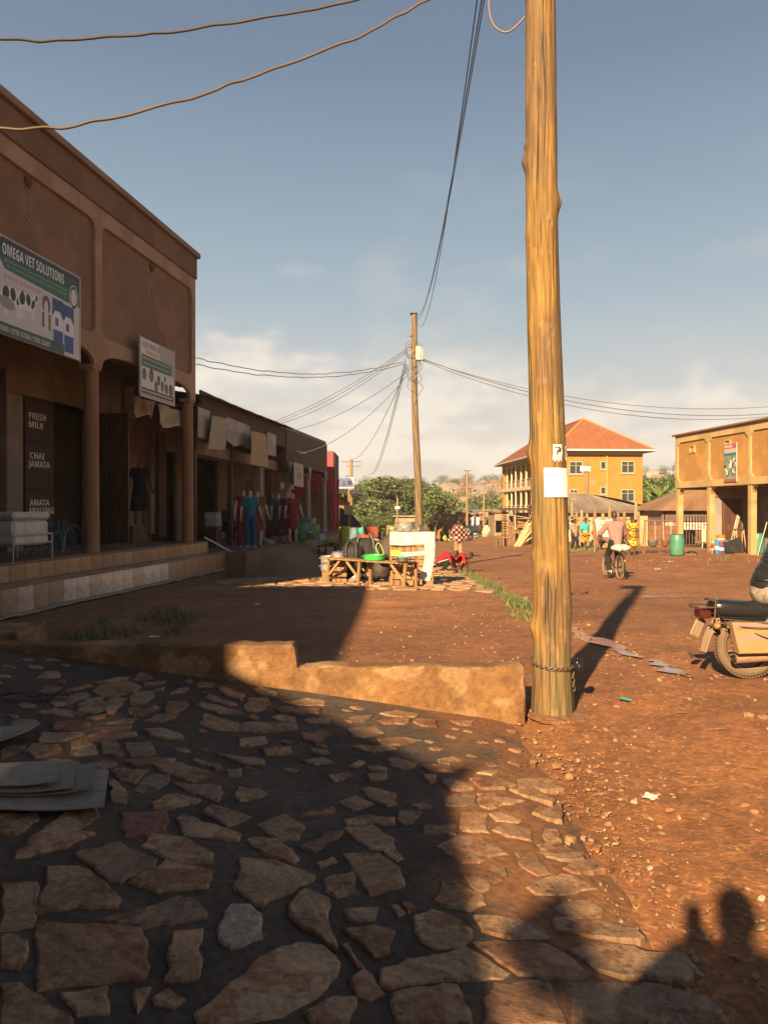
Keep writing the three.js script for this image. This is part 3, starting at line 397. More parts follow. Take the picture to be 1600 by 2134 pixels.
// grass
function grassMass(name, label, pts, h0, h1, cols, seed) {
  const rnd = rng(seed), g = new THREE.BufferGeometry(); g.setAttribute('position', new THREE.Float32BufferAttribute([-0.5, 0, 0, 0.5, 0, 0, 0.28, 0.55, 0.12, -0.5, 0, 0, 0.28, 0.55, 0.12, -0.28, 0.55, 0.12, -0.28, 0.55, 0.12, 0.28, 0.55, 0.12, 0, 1, 0.4], 3)); g.setAttribute('uv', new THREE.Float32BufferAttribute(new Array(18).fill(0), 2)); g.computeVertexNormals();
  const im = new THREE.InstancedMesh(g, M([1, 1, 1], { ds: true, rough: 0.8 }), pts.length), o = new THREE.Object3D(), c = new THREE.Color();
  pts.forEach(([x, z, k], i) => { const h = lerp(h0, h1, rnd()) * (k ?? 1); o.position.set(x, ground(x, z) - 0.005, z); o.rotation.set((rnd() - 0.5) * 0.7, rnd() * 6.28, (rnd() - 0.5) * 0.7); o.scale.set(0.006 + h * 0.05, h, h); o.updateMatrix(); im.setMatrixAt(i, o.matrix); c.setRGB(...cols[Math.floor(rnd() * cols.length)]); im.setColorAt(i, c); });
  im.name = numbered(name); im.castShadow = im.receiveShadow = true; tag(im, label, 'grass', null, 'stuff'); scene.add(im);
}
{
  const rnd = rng(37), gr = [[0.09, 0.13, 0.03], [0.14, 0.17, 0.04], [0.07, 0.10, 0.025], [0.25, 0.2, 0.08]], strip = [], shade = [], lawn = [], tuft = [];
  for (let i = 0; i < 3800; i++) { const t = rnd(), d = lerp(13.2, 25, t), x = lerp(2.42, 2.5, t) + (rnd() + rnd() - 1) * 0.28; if (vnoise(d * 1.2, x * 3, 5) > 0.32) strip.push([x, -d, 0.4 + 0.9 * vnoise(d * 1.6, 3, 9)]); }
  for (let i = 0; i < 500; i++) { const d = 11.2 + 1.4 * rnd(), x = 2.25 + (rnd() + rnd() - 1) * 0.3; strip.push([x, -d, 0.55]); }
  for (let i = 0; i < 2600; i++) { const d = 8 + 5 * rnd(), x = -2.4 - (d - 8) * 0.12 - 1.4 * rnd(); if (vnoise(x * 2, d * 2, 7) > 0.5) shade.push([x, -d]); }
  for (let i = 0; i < 5200; i++) { const d = 41 + 8 * rnd(), x = d * lerp(0.232, 0.335, rnd()); lawn.push([x, -d, 0.8]); }
  for (let i = 0; i < 90; i++) { const p = G(1510 + (rnd() - 0.5) * 20, 1166 + rnd() * 3); tuft.push([p.x, p.z]); }
  grassMass('verge_grass', 'ragged green grass along the edge of the stone footway', strip, 0.08, 0.22, gr, 41);
  grassMass('weed_patch', 'dark weeds in the shaded dirt below the shop steps', shade, 0.06, 0.2, gr, 43);
  grassMass('lawn_grass', 'green grass verge in front of the pale roadside house', lawn, 0.12, 0.3, gr, 47);
  grassMass('grass_tuft', 'small dry tuft at the foot of the yellow arcade', tuft, 0.06, 0.14, gr, 53);
}

// ================================================================ LOW WALL, POLE, CABLES, WHAT STANDS BEHIND THE CAMERA
const wallMat = (() => { const t = makeTex(1024, (u, v) => { const a = fbm(u * 6, v * 6, 5, 141, 6), b = fbm(u * 50, v * 50, 3, 143, 50), s = sstep(0.5, 0.66, fbm(u * 9, v * 9, 5, 145, 9)), e = sstep(0.55, 0.6, fbm(u * 14, v * 14, 4, 147, 14)); const k = 0.76 + 0.35 * (a - 0.5) + 0.2 * (b - 0.5); return [k * lerp(0.92, 1.06, s) - 0.04 * e, k * lerp(0.84, 1.05, s) - 0.05 * e, k * lerp(0.74, 1.02, s) - 0.06 * e]; }); t.repeat.set(0.6, 0.6); return new THREE.MeshStandardMaterial({ color: new THREE.Color().setRGB(0.37, 0.22, 0.105), map: t, bumpMap: getTex(BUMP, 'grit', 1), bumpScale: 0.012, roughness: 0.95 }); })();
{ // rough rendered wall, stepped top
  const topAt = (x) => (x < -0.69 ? 0.535 : 0.365) + 0.012 * (fbm(x * 5 + 9, 2, 3, 151) - 0.5) * 2;
  const xs = []; for (let x = -3.4; x < -0.72; x += 0.045) xs.push(x); xs.push(-0.70, -0.68); for (let x = -0.64; x <= 1.06; x += 0.045) xs.push(x); xs.push(1.085, 1.10);
  const P = [], I = [], rows = 14, ring = 2 * rows + 6;
  xs.forEach((x, xi) => {
    const t = topAt(x), b = -0.25, end = xi >= xs.length - 1 ? 0.012 : 0, n = (y, s) => 0.009 * (fbm(x * 4 + 3, y * 4 + s, 4, 153) - 0.5) + 0.005 * (fbm(x * 18, y * 18 + s, 2, 155) - 0.5);
    const lean = (y) => 0.05 * (1 - sstep(-0.1, t, y));
    for (let k = 0; k <= rows; k++) { const y = lerp(b, t - 0.015, k / rows), rag = xi >= xs.length - 2 ? 0.03 * (fbm(y * 12, 5, 3, 157) - 0.5) : 0; P.push(x + rag, y, -6.0 + n(y, 1) + lean(y) + end * -1); }
    for (let k = 0; k < 4; k++) P.push(x, t + 0.006 * (fbm(x * 12, k * 3, 2, 159) - 0.5), -6.015 - 0.17 * k / 3);
    for (let k = rows; k >= 0; k--) { const y = lerp(b, t - 0.015, k / rows); P.push(x, y, -6.2 + n(y, 40)); }
  });
  const R = P.length / 3 / xs.length; for (let i = 0; i + 1 < xs.length; i++) for (let k = 0; k + 1 < R; k++) { const a = i * R + k; I.push(a, a + R, a + R + 1, a, a + R + 1, a + 1); }
  for (const i of [0, xs.length - 1]) for (let k = 1; k + 1 < R; k++) i ? I.push(i * R, i * R + k + 1, i * R + k) : I.push(0, k, k + 1);
  let g = new THREE.BufferGeometry(); g.setAttribute('position', new THREE.Float32BufferAttribute(P, 3)); g.setIndex(I); g.computeVertexNormals();
  const nn = g.attributes.normal.array, idx = I; const q = triUV(g), sm = new Float32Array(idx.length * 3); idx.forEach((v, i) => sm.set(nn.subarray(v * 3, v * 3 + 3), i * 3)); q.setAttribute('normal', new THREE.BufferAttribute(sm, 3));
  solo('low_wall', q, wallMat, 'low stepped wall of rough brown render between the paving and the dirt yard', 'wall');
  // short return pier at the wall's far end, under the shop steps
  solo('wall_pier', [bx(1.5, 0.62, 0.6, -3.95, -0.1, -7.0)], wallMat, 'squat rendered pier at the shaded end of the low wall', 'pier');
}
// near timber pole
const poleTop = 6.12;
const poleAxis = (y) => V(1.338 - 0.019 * y + 0.012 * Math.sin(y * 1.3), y, -6.12);
const poleR = (y) => lerp(0.152, 0.113, clamp(y / 6)) + 0.012 * Math.exp(-((y + 0.05) ** 2) / 0.06);
const poleTex = makeTex(1024, (u, v) => {
  const s = Math.min(1, Math.min(u, 1 - u) * 14), w = fbm(u * 5, v * 8, 3, 161) * 2;
  const g = fbm(u * 50 + w, v * 18, 4, 163), f = fbm(u * 150 + w, v * 40, 2, 165), pat = fbm(u * 4, v * 14, 4, 167), gr = fbm(u * 3 + 9, v * 9, 4, 169), ck = sstep(0.68, 0.74, fbm(u * 42 + w, v * 9, 3, 171)), pale = sstep(0.68, 0.74, fbm(u * 14, v * 50, 3, 173));
  let c = [0.80, 0.60, 0.29]; const gold = sstep(0.42, 0.62, pat), green = sstep(0.5, 0.66, gr);
  c = [lerp(0.68, 0.80, gold), lerp(0.515, 0.60, gold), lerp(0.33, 0.31, gold)];
  c = [lerp(c[0], 0.60, green * 0.55), lerp(c[1], 0.53, green * 0.55), lerp(c[2], 0.34, green * 0.55)];
  const k = 0.88 + 0.42 * (g - 0.5) * s + 0.34 * (f - 0.5) - 0.38 * ck;
  return [c[0] * k + 0.08 * pale, c[1] * k + 0.07 * pale, c[2] * k + 0.05 * pale];
});
poleTex.repeat.set(1, 1 / 7.2); poleTex.offset.set(0, 0.1);
const poleMat = new THREE.MeshStandardMaterial({ map: poleTex, color: new THREE.Color().setRGB(0.47, 0.485, 0.49), bumpMap: getTex(BUMP, 'grain', 1), bumpScale: 0.011, roughness: 0.85 });
function trunkGeo(axis, rad, y0, y1, nA, nY, extra) {
  const P = [], UV = [], I = [];
  for (let j = 0; j <= nY; j++) for (let i = 0; i <= nA; i++) { const y = lerp(y0, y1, j / nY), a = i / nA * Math.PI * 2, c = axis(y), r = rad(y) + extra(a, y); P.push(c.x + Math.cos(a) * r, y, c.z + Math.sin(a) * r); UV.push(i / nA, y); }
  for (let j = 0; j < nY; j++) for (let i = 0; i < nA; i++) { const a = j * (nA + 1) + i; I.push(a, a + nA + 1, a + nA + 2, a, a + nA + 2, a + 1); }
  const t = P.length / 3, c = axis(y1); P.push(c.x, y1, c.z); UV.push(0.5, y1); for (let i = 0; i < nA; i++) I.push(nY * (nA + 1) + i, t, nY * (nA + 1) + i + 1);
  const g = new THREE.BufferGeometry(); g.setAttribute('position', new THREE.Float32BufferAttribute(P, 3)); g.setAttribute('uv', new THREE.Float32BufferAttribute(UV, 2)); g.setIndex(I); g.computeVertexNormals(); return g.toNonIndexed();
}
const pole = thing('utility_pole', 'thick weathered timber pole with knots, chained and papered, at the end of the low wall', 'pole');
{
  const yAt = (py) => EYE - (py - HOR) * 6.0 / F;
  // [angle (pi = left, pi/2 = towards the paving, 0 = right), height, size, angular width, vertical width]
  const knots = [[Math.PI, yAt(325), 0.034, 0.4, 0.06], [Math.PI, yAt(290), 0.016, 0.4, 0.03], [0.05, yAt(412), 0.032, 0.4, 0.07], [Math.PI, yAt(940), 0.034, 0.45, 0.08], [Math.PI * 0.97, yAt(1160), 0.018, 0.4, 0.05], [Math.PI * 0.98, yAt(1310), 0.030, 0.4, 0.06], [1.2, yAt(465), 0.012, 0.2, 0.05], [1.2, yAt(465), -0.022, 0.08, 0.018], [1.75, yAt(1198), 0.010, 0.28, 0.07], [1.75, yAt(1200), -0.012, 0.10, 0.03], [0.1, yAt(1275), 0.014, 0.5, 0.16], [0.0, yAt(1470), 0.016, 0.5, 0.12], [2.4, yAt(215), 0.006, 0.3, 0.06], [Math.PI, yAt(480), 0.008, 0.4, 0.06]];
  const extra = (a, y) => { let e = 0.006 * (fbm(a * 2.2 + 3, y * 1.1 + 9, 3, 181) - 0.5) * Math.min(1, Math.min(a, 6.283 - a) * 4) * 2; for (const [ka, ky, s, wa, wy] of knots) { let da = Math.abs(a - ka); da = Math.min(da, 6.283 - da); e += s * Math.exp(-((da / wa) ** 2) - ((y - ky) / wy) ** 2); } 
    for (const [ca, y0, y1, w] of [[1.93, 3.4, 5.0, 0.028], [1.35, 1.2, 2.6, 0.02], [2.15, 0.35, 1.4, 0.02], [1.1, 0.5, 1.7, 0.02]]) if (y > y0 && y < y1) { const d = a - ca - 0.05 * (fbm(y * 3, ca * 7, 2, 183) - 0.5) * 2; e -= 0.02 * Math.exp(-((d / (w * 1.3)) ** 2)) * sstep(0, 0.15, y - y0) * sstep(0, 0.15, y1 - y); } return e; };
  mesh('shaft', trunkGeo(poleAxis, poleR, -0.5, poleTop, 128, 300, extra), poleMat, pole);
  // fuse box, bracket and insulators at the head of the pole (above the picture; their shadow falls on the road)
  const top = poleAxis(5.75);
  mesh('meter_box', [bx(0.30, 0.36, 0.2, top.x - 0.27, 5.76, top.z)], M([0.42, 0.43, 0.42], { tex: 'wear', rough: 0.5, metal: 0.4 }), pole);
  mesh('bracket', [bxc(0.5, 0.05, 0.05, top.x - 0.2, 5.72, top.z + 0.13), rod(V(top.x - 0.36, 5.74, top.z), V(top.x - 0.36, 6.2, top.z), 0.012)], M([0.25, 0.24, 0.22], { metal: 0.7, rough: 0.5 }), pole);
}
const onPole = (a, y, off) => { const c = poleAxis(y), r = poleR(y) + off; return V(c.x + Math.cos(a) * r, y, c.z + Math.sin(a) * r); };
{ // papers stuck on the pole
  const yAt = (py) => EYE - (py - HOR) * 5.98 / F, paper = (a0, a1, y0, y1, off, cut) => sheet(14, 12, (u, v) => { let a = lerp(a0, a1, u), y = lerp(y0, y1, v); if (cut) { [a, y] = cut(a, y, u, v); } return onPole(a, y, off + 0.004 * vnoise(u * 4 + 3, v * 4, 191)); });
  const white = printMat(128, 128, (c) => { c.fillStyle = '#f4f1ea'; c.fillRect(0, 0, 128, 128); c.fillStyle = 'rgba(150,140,120,.13)'; for (let i = 0; i < 9; i++) c.fillRect(16, 60 + i * 6, 84 - (i * 37) % 30, 2); }, 0.8); white.side = THREE.DoubleSide;
  solo('paper_notice', [paper(2.02, 0.42, yAt(1036), yAt(975), 0.011, (a, y, u, v) => [u > 0.8 ? a + 0.22 * (1 - Math.abs(v - 0.55) * 2) * Math.max(0, u - 0.8) * 5 * 0.6 : a, y])], white, 'blank white paper notice with a torn edge stuck round the near timber pole', 'notice');
  const torn = printMat(96, 160, (c) => { c.fillStyle = '#efe9dc'; c.fillRect(0, 0, 96, 160); c.fillStyle = '#1d1a17'; c.fillRect(14, 22, 62, 12); c.fillRect(60, 34, 26, 40); c.fillStyle = '#5a5148'; c.beginPath(); c.ellipse(54, 80, 20, 30, 0, 0, 7); c.fill(); c.fillStyle = '#e6ddce'; c.beginPath(); c.ellipse(60, 92, 9, 16, 0, 0, 7); c.fill(); c.fillStyle = '#2a2520'; c.fillRect(20, 118, 60, 5); c.fillRect(20, 128, 48, 4); }, 0.8); torn.side = THREE.DoubleSide;
  solo('torn_poster', [paper(1.52, 0.98, yAt(960), yAt(926), 0.009, (a, y, u, v) => [a + (v < 0.4 ? 0.12 * (0.4 - v) : 0), y + (v === 0 ? 0.012 * Math.sin(u * 17) : 0)])], torn, 'small torn black and white poster above the white notice on the pole', 'poster');
  solo('poster_remnant', [paper(0.72, 0.34, yAt(958), yAt(930), 0.009, (a, y, u) => [a, y + 0.01 * Math.sin(u * 23)])], torn, 'thin strip left of a ripped poster on the right side of the pole', 'poster');
  // chain with padlock bag
  const ch = thing('chain', 'rusty steel chain looped round the foot of the timber pole', 'chain'), link = new THREE.TorusGeometry(0.013, 0.0034, 6, 14); link.scale(1.55, 1, 1); const lg = link.toNonIndexed(), N = 46, lm = M([0.32, 0.22, 0.15], { metal: 0.7, rough: 0.5, tex: 'wear' });
  for (let i = 0; i < N; i++) { const a = i / N * Math.PI * 2, y = 0.372 - 0.022 * Math.sin(a) - 0.014 * Math.cos(a), p = onPole(a, y, 0.012), q = onPole(a + 0.02, y, 0.012); const m = new THREE.Mesh(lg, lm); m.name = 'link'; m.position.copy(p); m.quaternion.setFromRotationMatrix(new THREE.Matrix4().makeBasis(q.clone().sub(p).normalize(), i % 2 ? V(0, 1, 0) : V(Math.cos(a), 0, Math.sin(a)), V(0, 0, 0).crossVectors(q.clone().sub(p).normalize(), i % 2 ? V(0, 1, 0) : V(Math.cos(a), 0, Math.sin(a))))); m.castShadow = true; ch.add(m); }
  for (let i = 0; i < 6; i++) { const m = new THREE.Mesh(lg, lm); m.name = 'link'; m.position.copy(onPole(0.16, 0.34 - i * 0.034, 0.012)); m.rotation.set(0, i % 2 ? 0.2 : 1.7, Math.PI / 2); ch.add(m); }
  const bag = nets((x, y, z) => Math.hypot(x / 0.9, y / 1.25, z / 0.9) - 0.05 - 0.013 * (fbm(x * 40 + 9, y * 30 + z * 30 + 9, 3, 195) - 0.5) * 2 + 0.0 * y, [-0.09, -0.11, -0.09], [0.09, 0.11, 0.09], 0.008);
  const b = solo('plastic_bag', [bag], M([0.012, 0.012, 0.013], { rough: 0.25 }), 'crumpled black plastic bag wrapped over the padlock on the pole chain', 'bag'); b.position.copy(onPole(0.25, 0.36, 0.055));
  // heap of soil and splinters at the foot
  const hp = G(1150, 1514); const heap = lump(13, 0.35); heap.scale(0.34, 0.14, 0.22); const h = solo('soil_heap', triUV(heap), M([0.33, 0.15, 0.065], { tex: 'fine', bump: 0.02 }), 'little heap of loose red soil at the foot of the pole', 'soil'); h.position.set(poleAxis(0).x + 0.03, ground(1.34, -6) - 0.02, -6.05);
}
// cables
function cable(pts, r, mat, label, group, sub = 0) { return solo('cable', [tube(pts, r, 6, sub || pts.length * 10)], mat, label, 'cable', group); }
const blackCable = M([0.03, 0.028, 0.028], { rough: 0.6 }), tanCable = M([0.21, 0.135, 0.085], { rough: 0.5, tex: 'fine' }), greyCable = M([0.14, 0.13, 0.12], { rough: 0.6 });
const wob = (pts, a, s) => { const c = new THREE.CatmullRomCurve3(pts), n = 40, out = []; for (let i = 0; i <= n; i++) { const p = c.getPoint(i / n); p.y += a * (vnoise(i * 0.9, s, 201) - 0.5) * (i && i < n ? 1 : 0); p.x += a * (vnoise(i * 0.9, s + 9, 203) - 0.5) * (i && i < n ? 1 : 0); out.push(p); } return out; };
{
  const head = V(poleAxis(5.8).x - 0.1, 5.82, -6.1);
  cable(wob([head, W(905, 0, 5.95), W(760, 75, 5.85), W(560, 150, 5.7), W(400, 205, 5.55), W(170, 260, 5.35), W(0, 270, 5.2), V(-4.46, 4.3, -4.9)], 0.03, 1), 0.0095, tanCable, 'thick tan service cable sagging low from the near pole to the left', 'cables from the near pole', 200);
  cable(wob([head.clone().add(V(0, 0.08, 0)), W(760, 0, 5.95), W(500, 48, 5.8), W(290, 75, 5.6), W(0, 83, 5.3), V(-4.46, 4.95, -4.6)], 0.02, 5), 0.0095, M([0.085, 0.06, 0.05], { rough: 0.55 }), 'thick dark service cable strung above the tan one to the left', 'cables from the near pole', 200);
  cable([V(head.x - 0.29, 5.78, -6.1), W(1018, 20, 6.1), W(1030, 58, 6.08), W(1055, 70, 6.05), W(1080, 52, 6.03), W(1092, 38, 6.02)], 0.008, M([0.22, 0.13, 0.08], { rough: 0.5 }), 'short brown cable looped against the side of the near pole', null, 60);
  const a0 = V(head.x - 0.30, 6.05, -6.1);
  const span = (a, b, sag, n = 24) => Array.from({ length: n + 1 }, (_, i) => { const t = i / n; return a.clone().lerp(b, t).add(V(0, -sag * 4 * t * (1 - t), 0)); });
  const p2 = W(862, 655, 25);
  const lb = 'black overhead wire strung between the two timber poles', gb = 'wires between the poles';
  cable(span(a0, p2.clone().add(V(0.06, -0.05, 0)), 0.85), 0.0055, blackCable, lb, gb, 80);
  cable(span(a0.clone().add(V(0.03, 0.05, 0)), W(869, 668, 25), 0.70), 0.0055, blackCable, lb, gb, 80);
  cable(span(a0.clone().add(V(-0.045, 0.02, 0)), W(870, 675, 25), 1.05), 0.0055, blackCable, lb, gb, 80);
  // second pole
  const sp = thing('utility_pole', 'slender timber pole with a grey meter box and tangled wires, behind the white board', 'pole'), base = spot(873, 25), ax = (y) => V(lerp(base.x, p2.x, (y - base.y) / (p2.y - base.y)) + 0.03 * Math.sin(y * 0.9), y, -25);
  mesh('shaft', trunkGeo(ax, (y) => lerp(0.135, 0.085, clamp(y / 8)), base.y - 0.4, p2.y, 20, 60, (a, y) => 0.008 * (fbm(a * 2, y * 2, 3, 205) - 0.5) * Math.min(1, Math.min(a, 6.283 - a) * 3)), M([0.31, 0.215, 0.135], { tex: 'wood', bump: 0.01, bumpTex: 'grain' }), sp);
  const bp = W(873, 735, 24.86); mesh('meter_box', [bx(0.17, 0.44, 0.17, bp.x - 0.02, bp.y - 0.25, bp.z), bx(0.05, 0.40, 0.13, bp.x + 0.1, bp.y - 0.25, bp.z - 0.03)], M([0.62, 0.60, 0.50], { rough: 0.5, tex: 'wear' }), sp);
  const rnd = rng(61), tw = []; for (let i = 0; i < 16; i++) { const y = lerp(p2.y - 2.5, p2.y - 0.4, rnd()), c = ax(y), s = rnd() < 0.6 ? -1 : 1; tw.push(tube([V(c.x + s * 0.1, y, -24.9), V(c.x + s * (0.16 + 0.16 * rnd()), y - 0.1 - 0.2 * rnd(), -24.88), V(c.x + s * (0.12 + 0.1 * rnd()), y - 0.3 - 0.3 * rnd(), -24.9), V(c.x, y - 0.35 - 0.5 * rnd(), -24.88)], 0.011, 5, 18)); } mesh('wire_tangle', tw, greyCable, sp);
  mesh('cap', [bx(0.24, 0.035, 0.24, p2.x, p2.y, -25)], M([0.2, 0.1, 0.07]), sp);
  for (let i = 0; i < 3; i++) { const y = p2.y - 0.75 - i * 0.35, c = ax(y); mesh('insulator', [at(lathe([[0, 0], [0.035, 0], [0.045, 0.03], [0.03, 0.05], [0.04, 0.08], [0, 0.1]], 10), c.x - 0.13, y, -24.92)], M([0.25, 0.14, 0.1], { rough: 0.3 }), sp); }
  // wires leaving it
  const L = (px, py, D) => W(px, py, D), g2 = 'wires from the second pole', lr = 'thin wire running right from the meter box pole', ll = 'thin wire drooping left from the meter box pole to a shop roof', tl = 'wire strung from the meter box pole towards the tall shop';
  cable(span(L(880, 748, 25), L(1800, 834, 27), 1.1), 0.014, greyCable, lr, g2, 60); cable(span(L(880, 750, 25), L(1800, 820, 27), 1.0), 0.011, greyCable, lr, g2, 60); cable(span(L(880, 752, 25), L(1800, 832, 27.5), 1.25), 0.011, greyCable, lr, g2, 60);
  cable(span(L(848, 726, 25), L(555, 884, 28.5), 0.22), 0.011, greyCable, ll, g2); cable(span(L(848, 730, 25), L(562, 886, 28.5), 0.25), 0.011, greyCable, ll, g2); cable(span(L(848, 733, 25), L(568, 888, 28.6), 0.32), 0.011, greyCable, ll, g2);
  cable(span(L(848, 776, 25), L(602, 899, 31.5), 0.3), 0.010, greyCable, ll, g2); cable(span(L(850, 781, 25), L(575, 948, 29.2), 0.75), 0.010, greyCable, ll, g2);
  cable(wob(span(L(846, 752, 25), L(409, 746, 19.8), 0.42), 0.04, 21), 0.011, greyCable, tl, g2, 80); cable(wob(span(L(846, 757, 25), L(409, 759, 19.8), 0.4), 0.04, 27), 0.011, greyCable, tl, g2, 80);
  const fp = L(732, 957, 62); cable(span(L(848, 765, 25), fp, 0.8), 0.012, greyCable, 'thin wire falling away to the small pole behind the red shop', g2); cable(span(L(842, 760, 25), L(765, 985, 80), 1.4), 0.013, greyCable, 'thin wire dropping towards the trees in the valley', g2); cable(span(L(846, 758, 25), L(772, 985, 80), 1.2), 0.013, greyCable, 'thin wire dropping towards the trees in the valley', g2);
}
// ---- off the picture to the left and behind: the block whose shade lies over the paving and the yard
{
  const pl = M([0.42, 0.30, 0.19], { tex: 'blotch', bump: 0.01 }), iron = M([0.30, 0.17, 0.11], { tex: 'wear', rough: 0.7, metal: 0.2 });
  const nb = thing('corner_shop', 'flat topped shop block beside the paving, left of the camera', 'building');
  mesh('wall', [bx(7, 5.3, 9.2, -8.0, 0, -2.3)], pl, nb); mesh('roof_slab', [bx(7.02, 0.16, 9.21, -8.0, 5.14, -2.3)], pl, nb); mesh('added_rear_block', [bx(7, 4.05, 7, -8.02, 0, 5.82)], pl, nb); mesh('door', [bx(0.05, 2.2, 1.6, -4.48, 0.5, 0.5)], M([0.1, 0.16, 0.2]), nb);  // rear block added out of view to stop sun reaching the paving
  const corr = (x0, x1, y0, y1, z0, z1, n) => sheet(2, n * 6, (u, v) => V(lerp(x0, x1, u), lerp(y0, y1, u) + 0.02 * Math.sin(v * n * Math.PI * 2), lerp(z0, z1, v)), 0.004);
  const v = thing('veranda_roof', 'rusty corrugated lean-to roof over the paving, left of the camera', 'roof');
  mesh('iron_sheet', [corr(-1.60, -4.48, 2.60, 4.02, 0.36, 6.4, 48)], iron, v);
  for (const z of [1.0, 3.6]) mesh('post', [bx(0.1, 2.66, 0.1, -1.78, pave(-1.78), z)], M([0.3, 0.18, 0.1], { tex: 'wood' }), v);
  mesh('rafter', [bar(V(-1.7, 2.58, 1.0), V(-4.48, 3.95, 1.0), 0.06), bar(V(-1.7, 2.58, 3.6), V(-4.48, 3.95, 3.6), 0.06)], M([0.3, 0.18, 0.1], { tex: 'wood' }), v);
  const s = thing('kiosk', 'low roofed kiosk standing behind the camera', 'building');
  mesh('wall', [bx(5.2, 2.7, 2.6, 1.0, -0.2, 4.9)], pl, s);
  mesh('iron_roof', [sheet(2, 80, (u, w) => V(lerp(-1.7, 3.9, w), lerp(2.92, 3.7, u) + 0.02 * Math.sin(w * 150), lerp(3.02, 6.6, u)), 0.004)], iron, s);
  // unseen triangle added over the eave to cast the pointed shadow
  mesh('added_shadow_sheet', [extr([[0, 0], [-0.02, 0.80], [-0.34, 0.42], [-0.30, 0]], 0.01).rotateX(-Math.PI / 2).translate(-1.45, 2.90, 3.10)], iron, s);
}

// ================================================================ THE TALL SHOP ON THE LEFT
function hitL(grp, px, py, Z) { // pixel ray meets the plane z = Z of a thing's own frame
  const o = grp.worldToLocal(V(0, EYE, 0)), [u, v] = ray(px, py), p = grp.worldToLocal(V(u, EYE + v, -1)), d = p.sub(o), t = (Z - o.z) / d.z; return o.add(d.multiplyScalar(t));
}
const TAN = [0.30, 0.163, 0.088], CREAM = [0.47, 0.295, 0.18], BRN = [0.24, 0.128, 0.07];
const plasterTan = M(TAN, { tex: 'blotch', bump: 0.012 }), plasterCream = M(CREAM, { tex: 'blotch', bump: 0.01 }), plasterBrn = M(BRN, { tex: 'blotch', bump: 0.012 });
const darkWood = M([0.12, 0.055, 0.03], { tex: 'wood', rough: 0.7 }), darkIn = M([0.24, 0.145, 0.09], { tex: 'blotch' }), steelGrey = M([0.34, 0.35, 0.36], { metal: 0.6, rough: 0.45 });
const shop = thing('shop_building', 'tall tan rendered shop with a blank panelled parapet, round columns and tiled steps', 'building', [-6.006, 0, -12], Math.acos(0.1479));
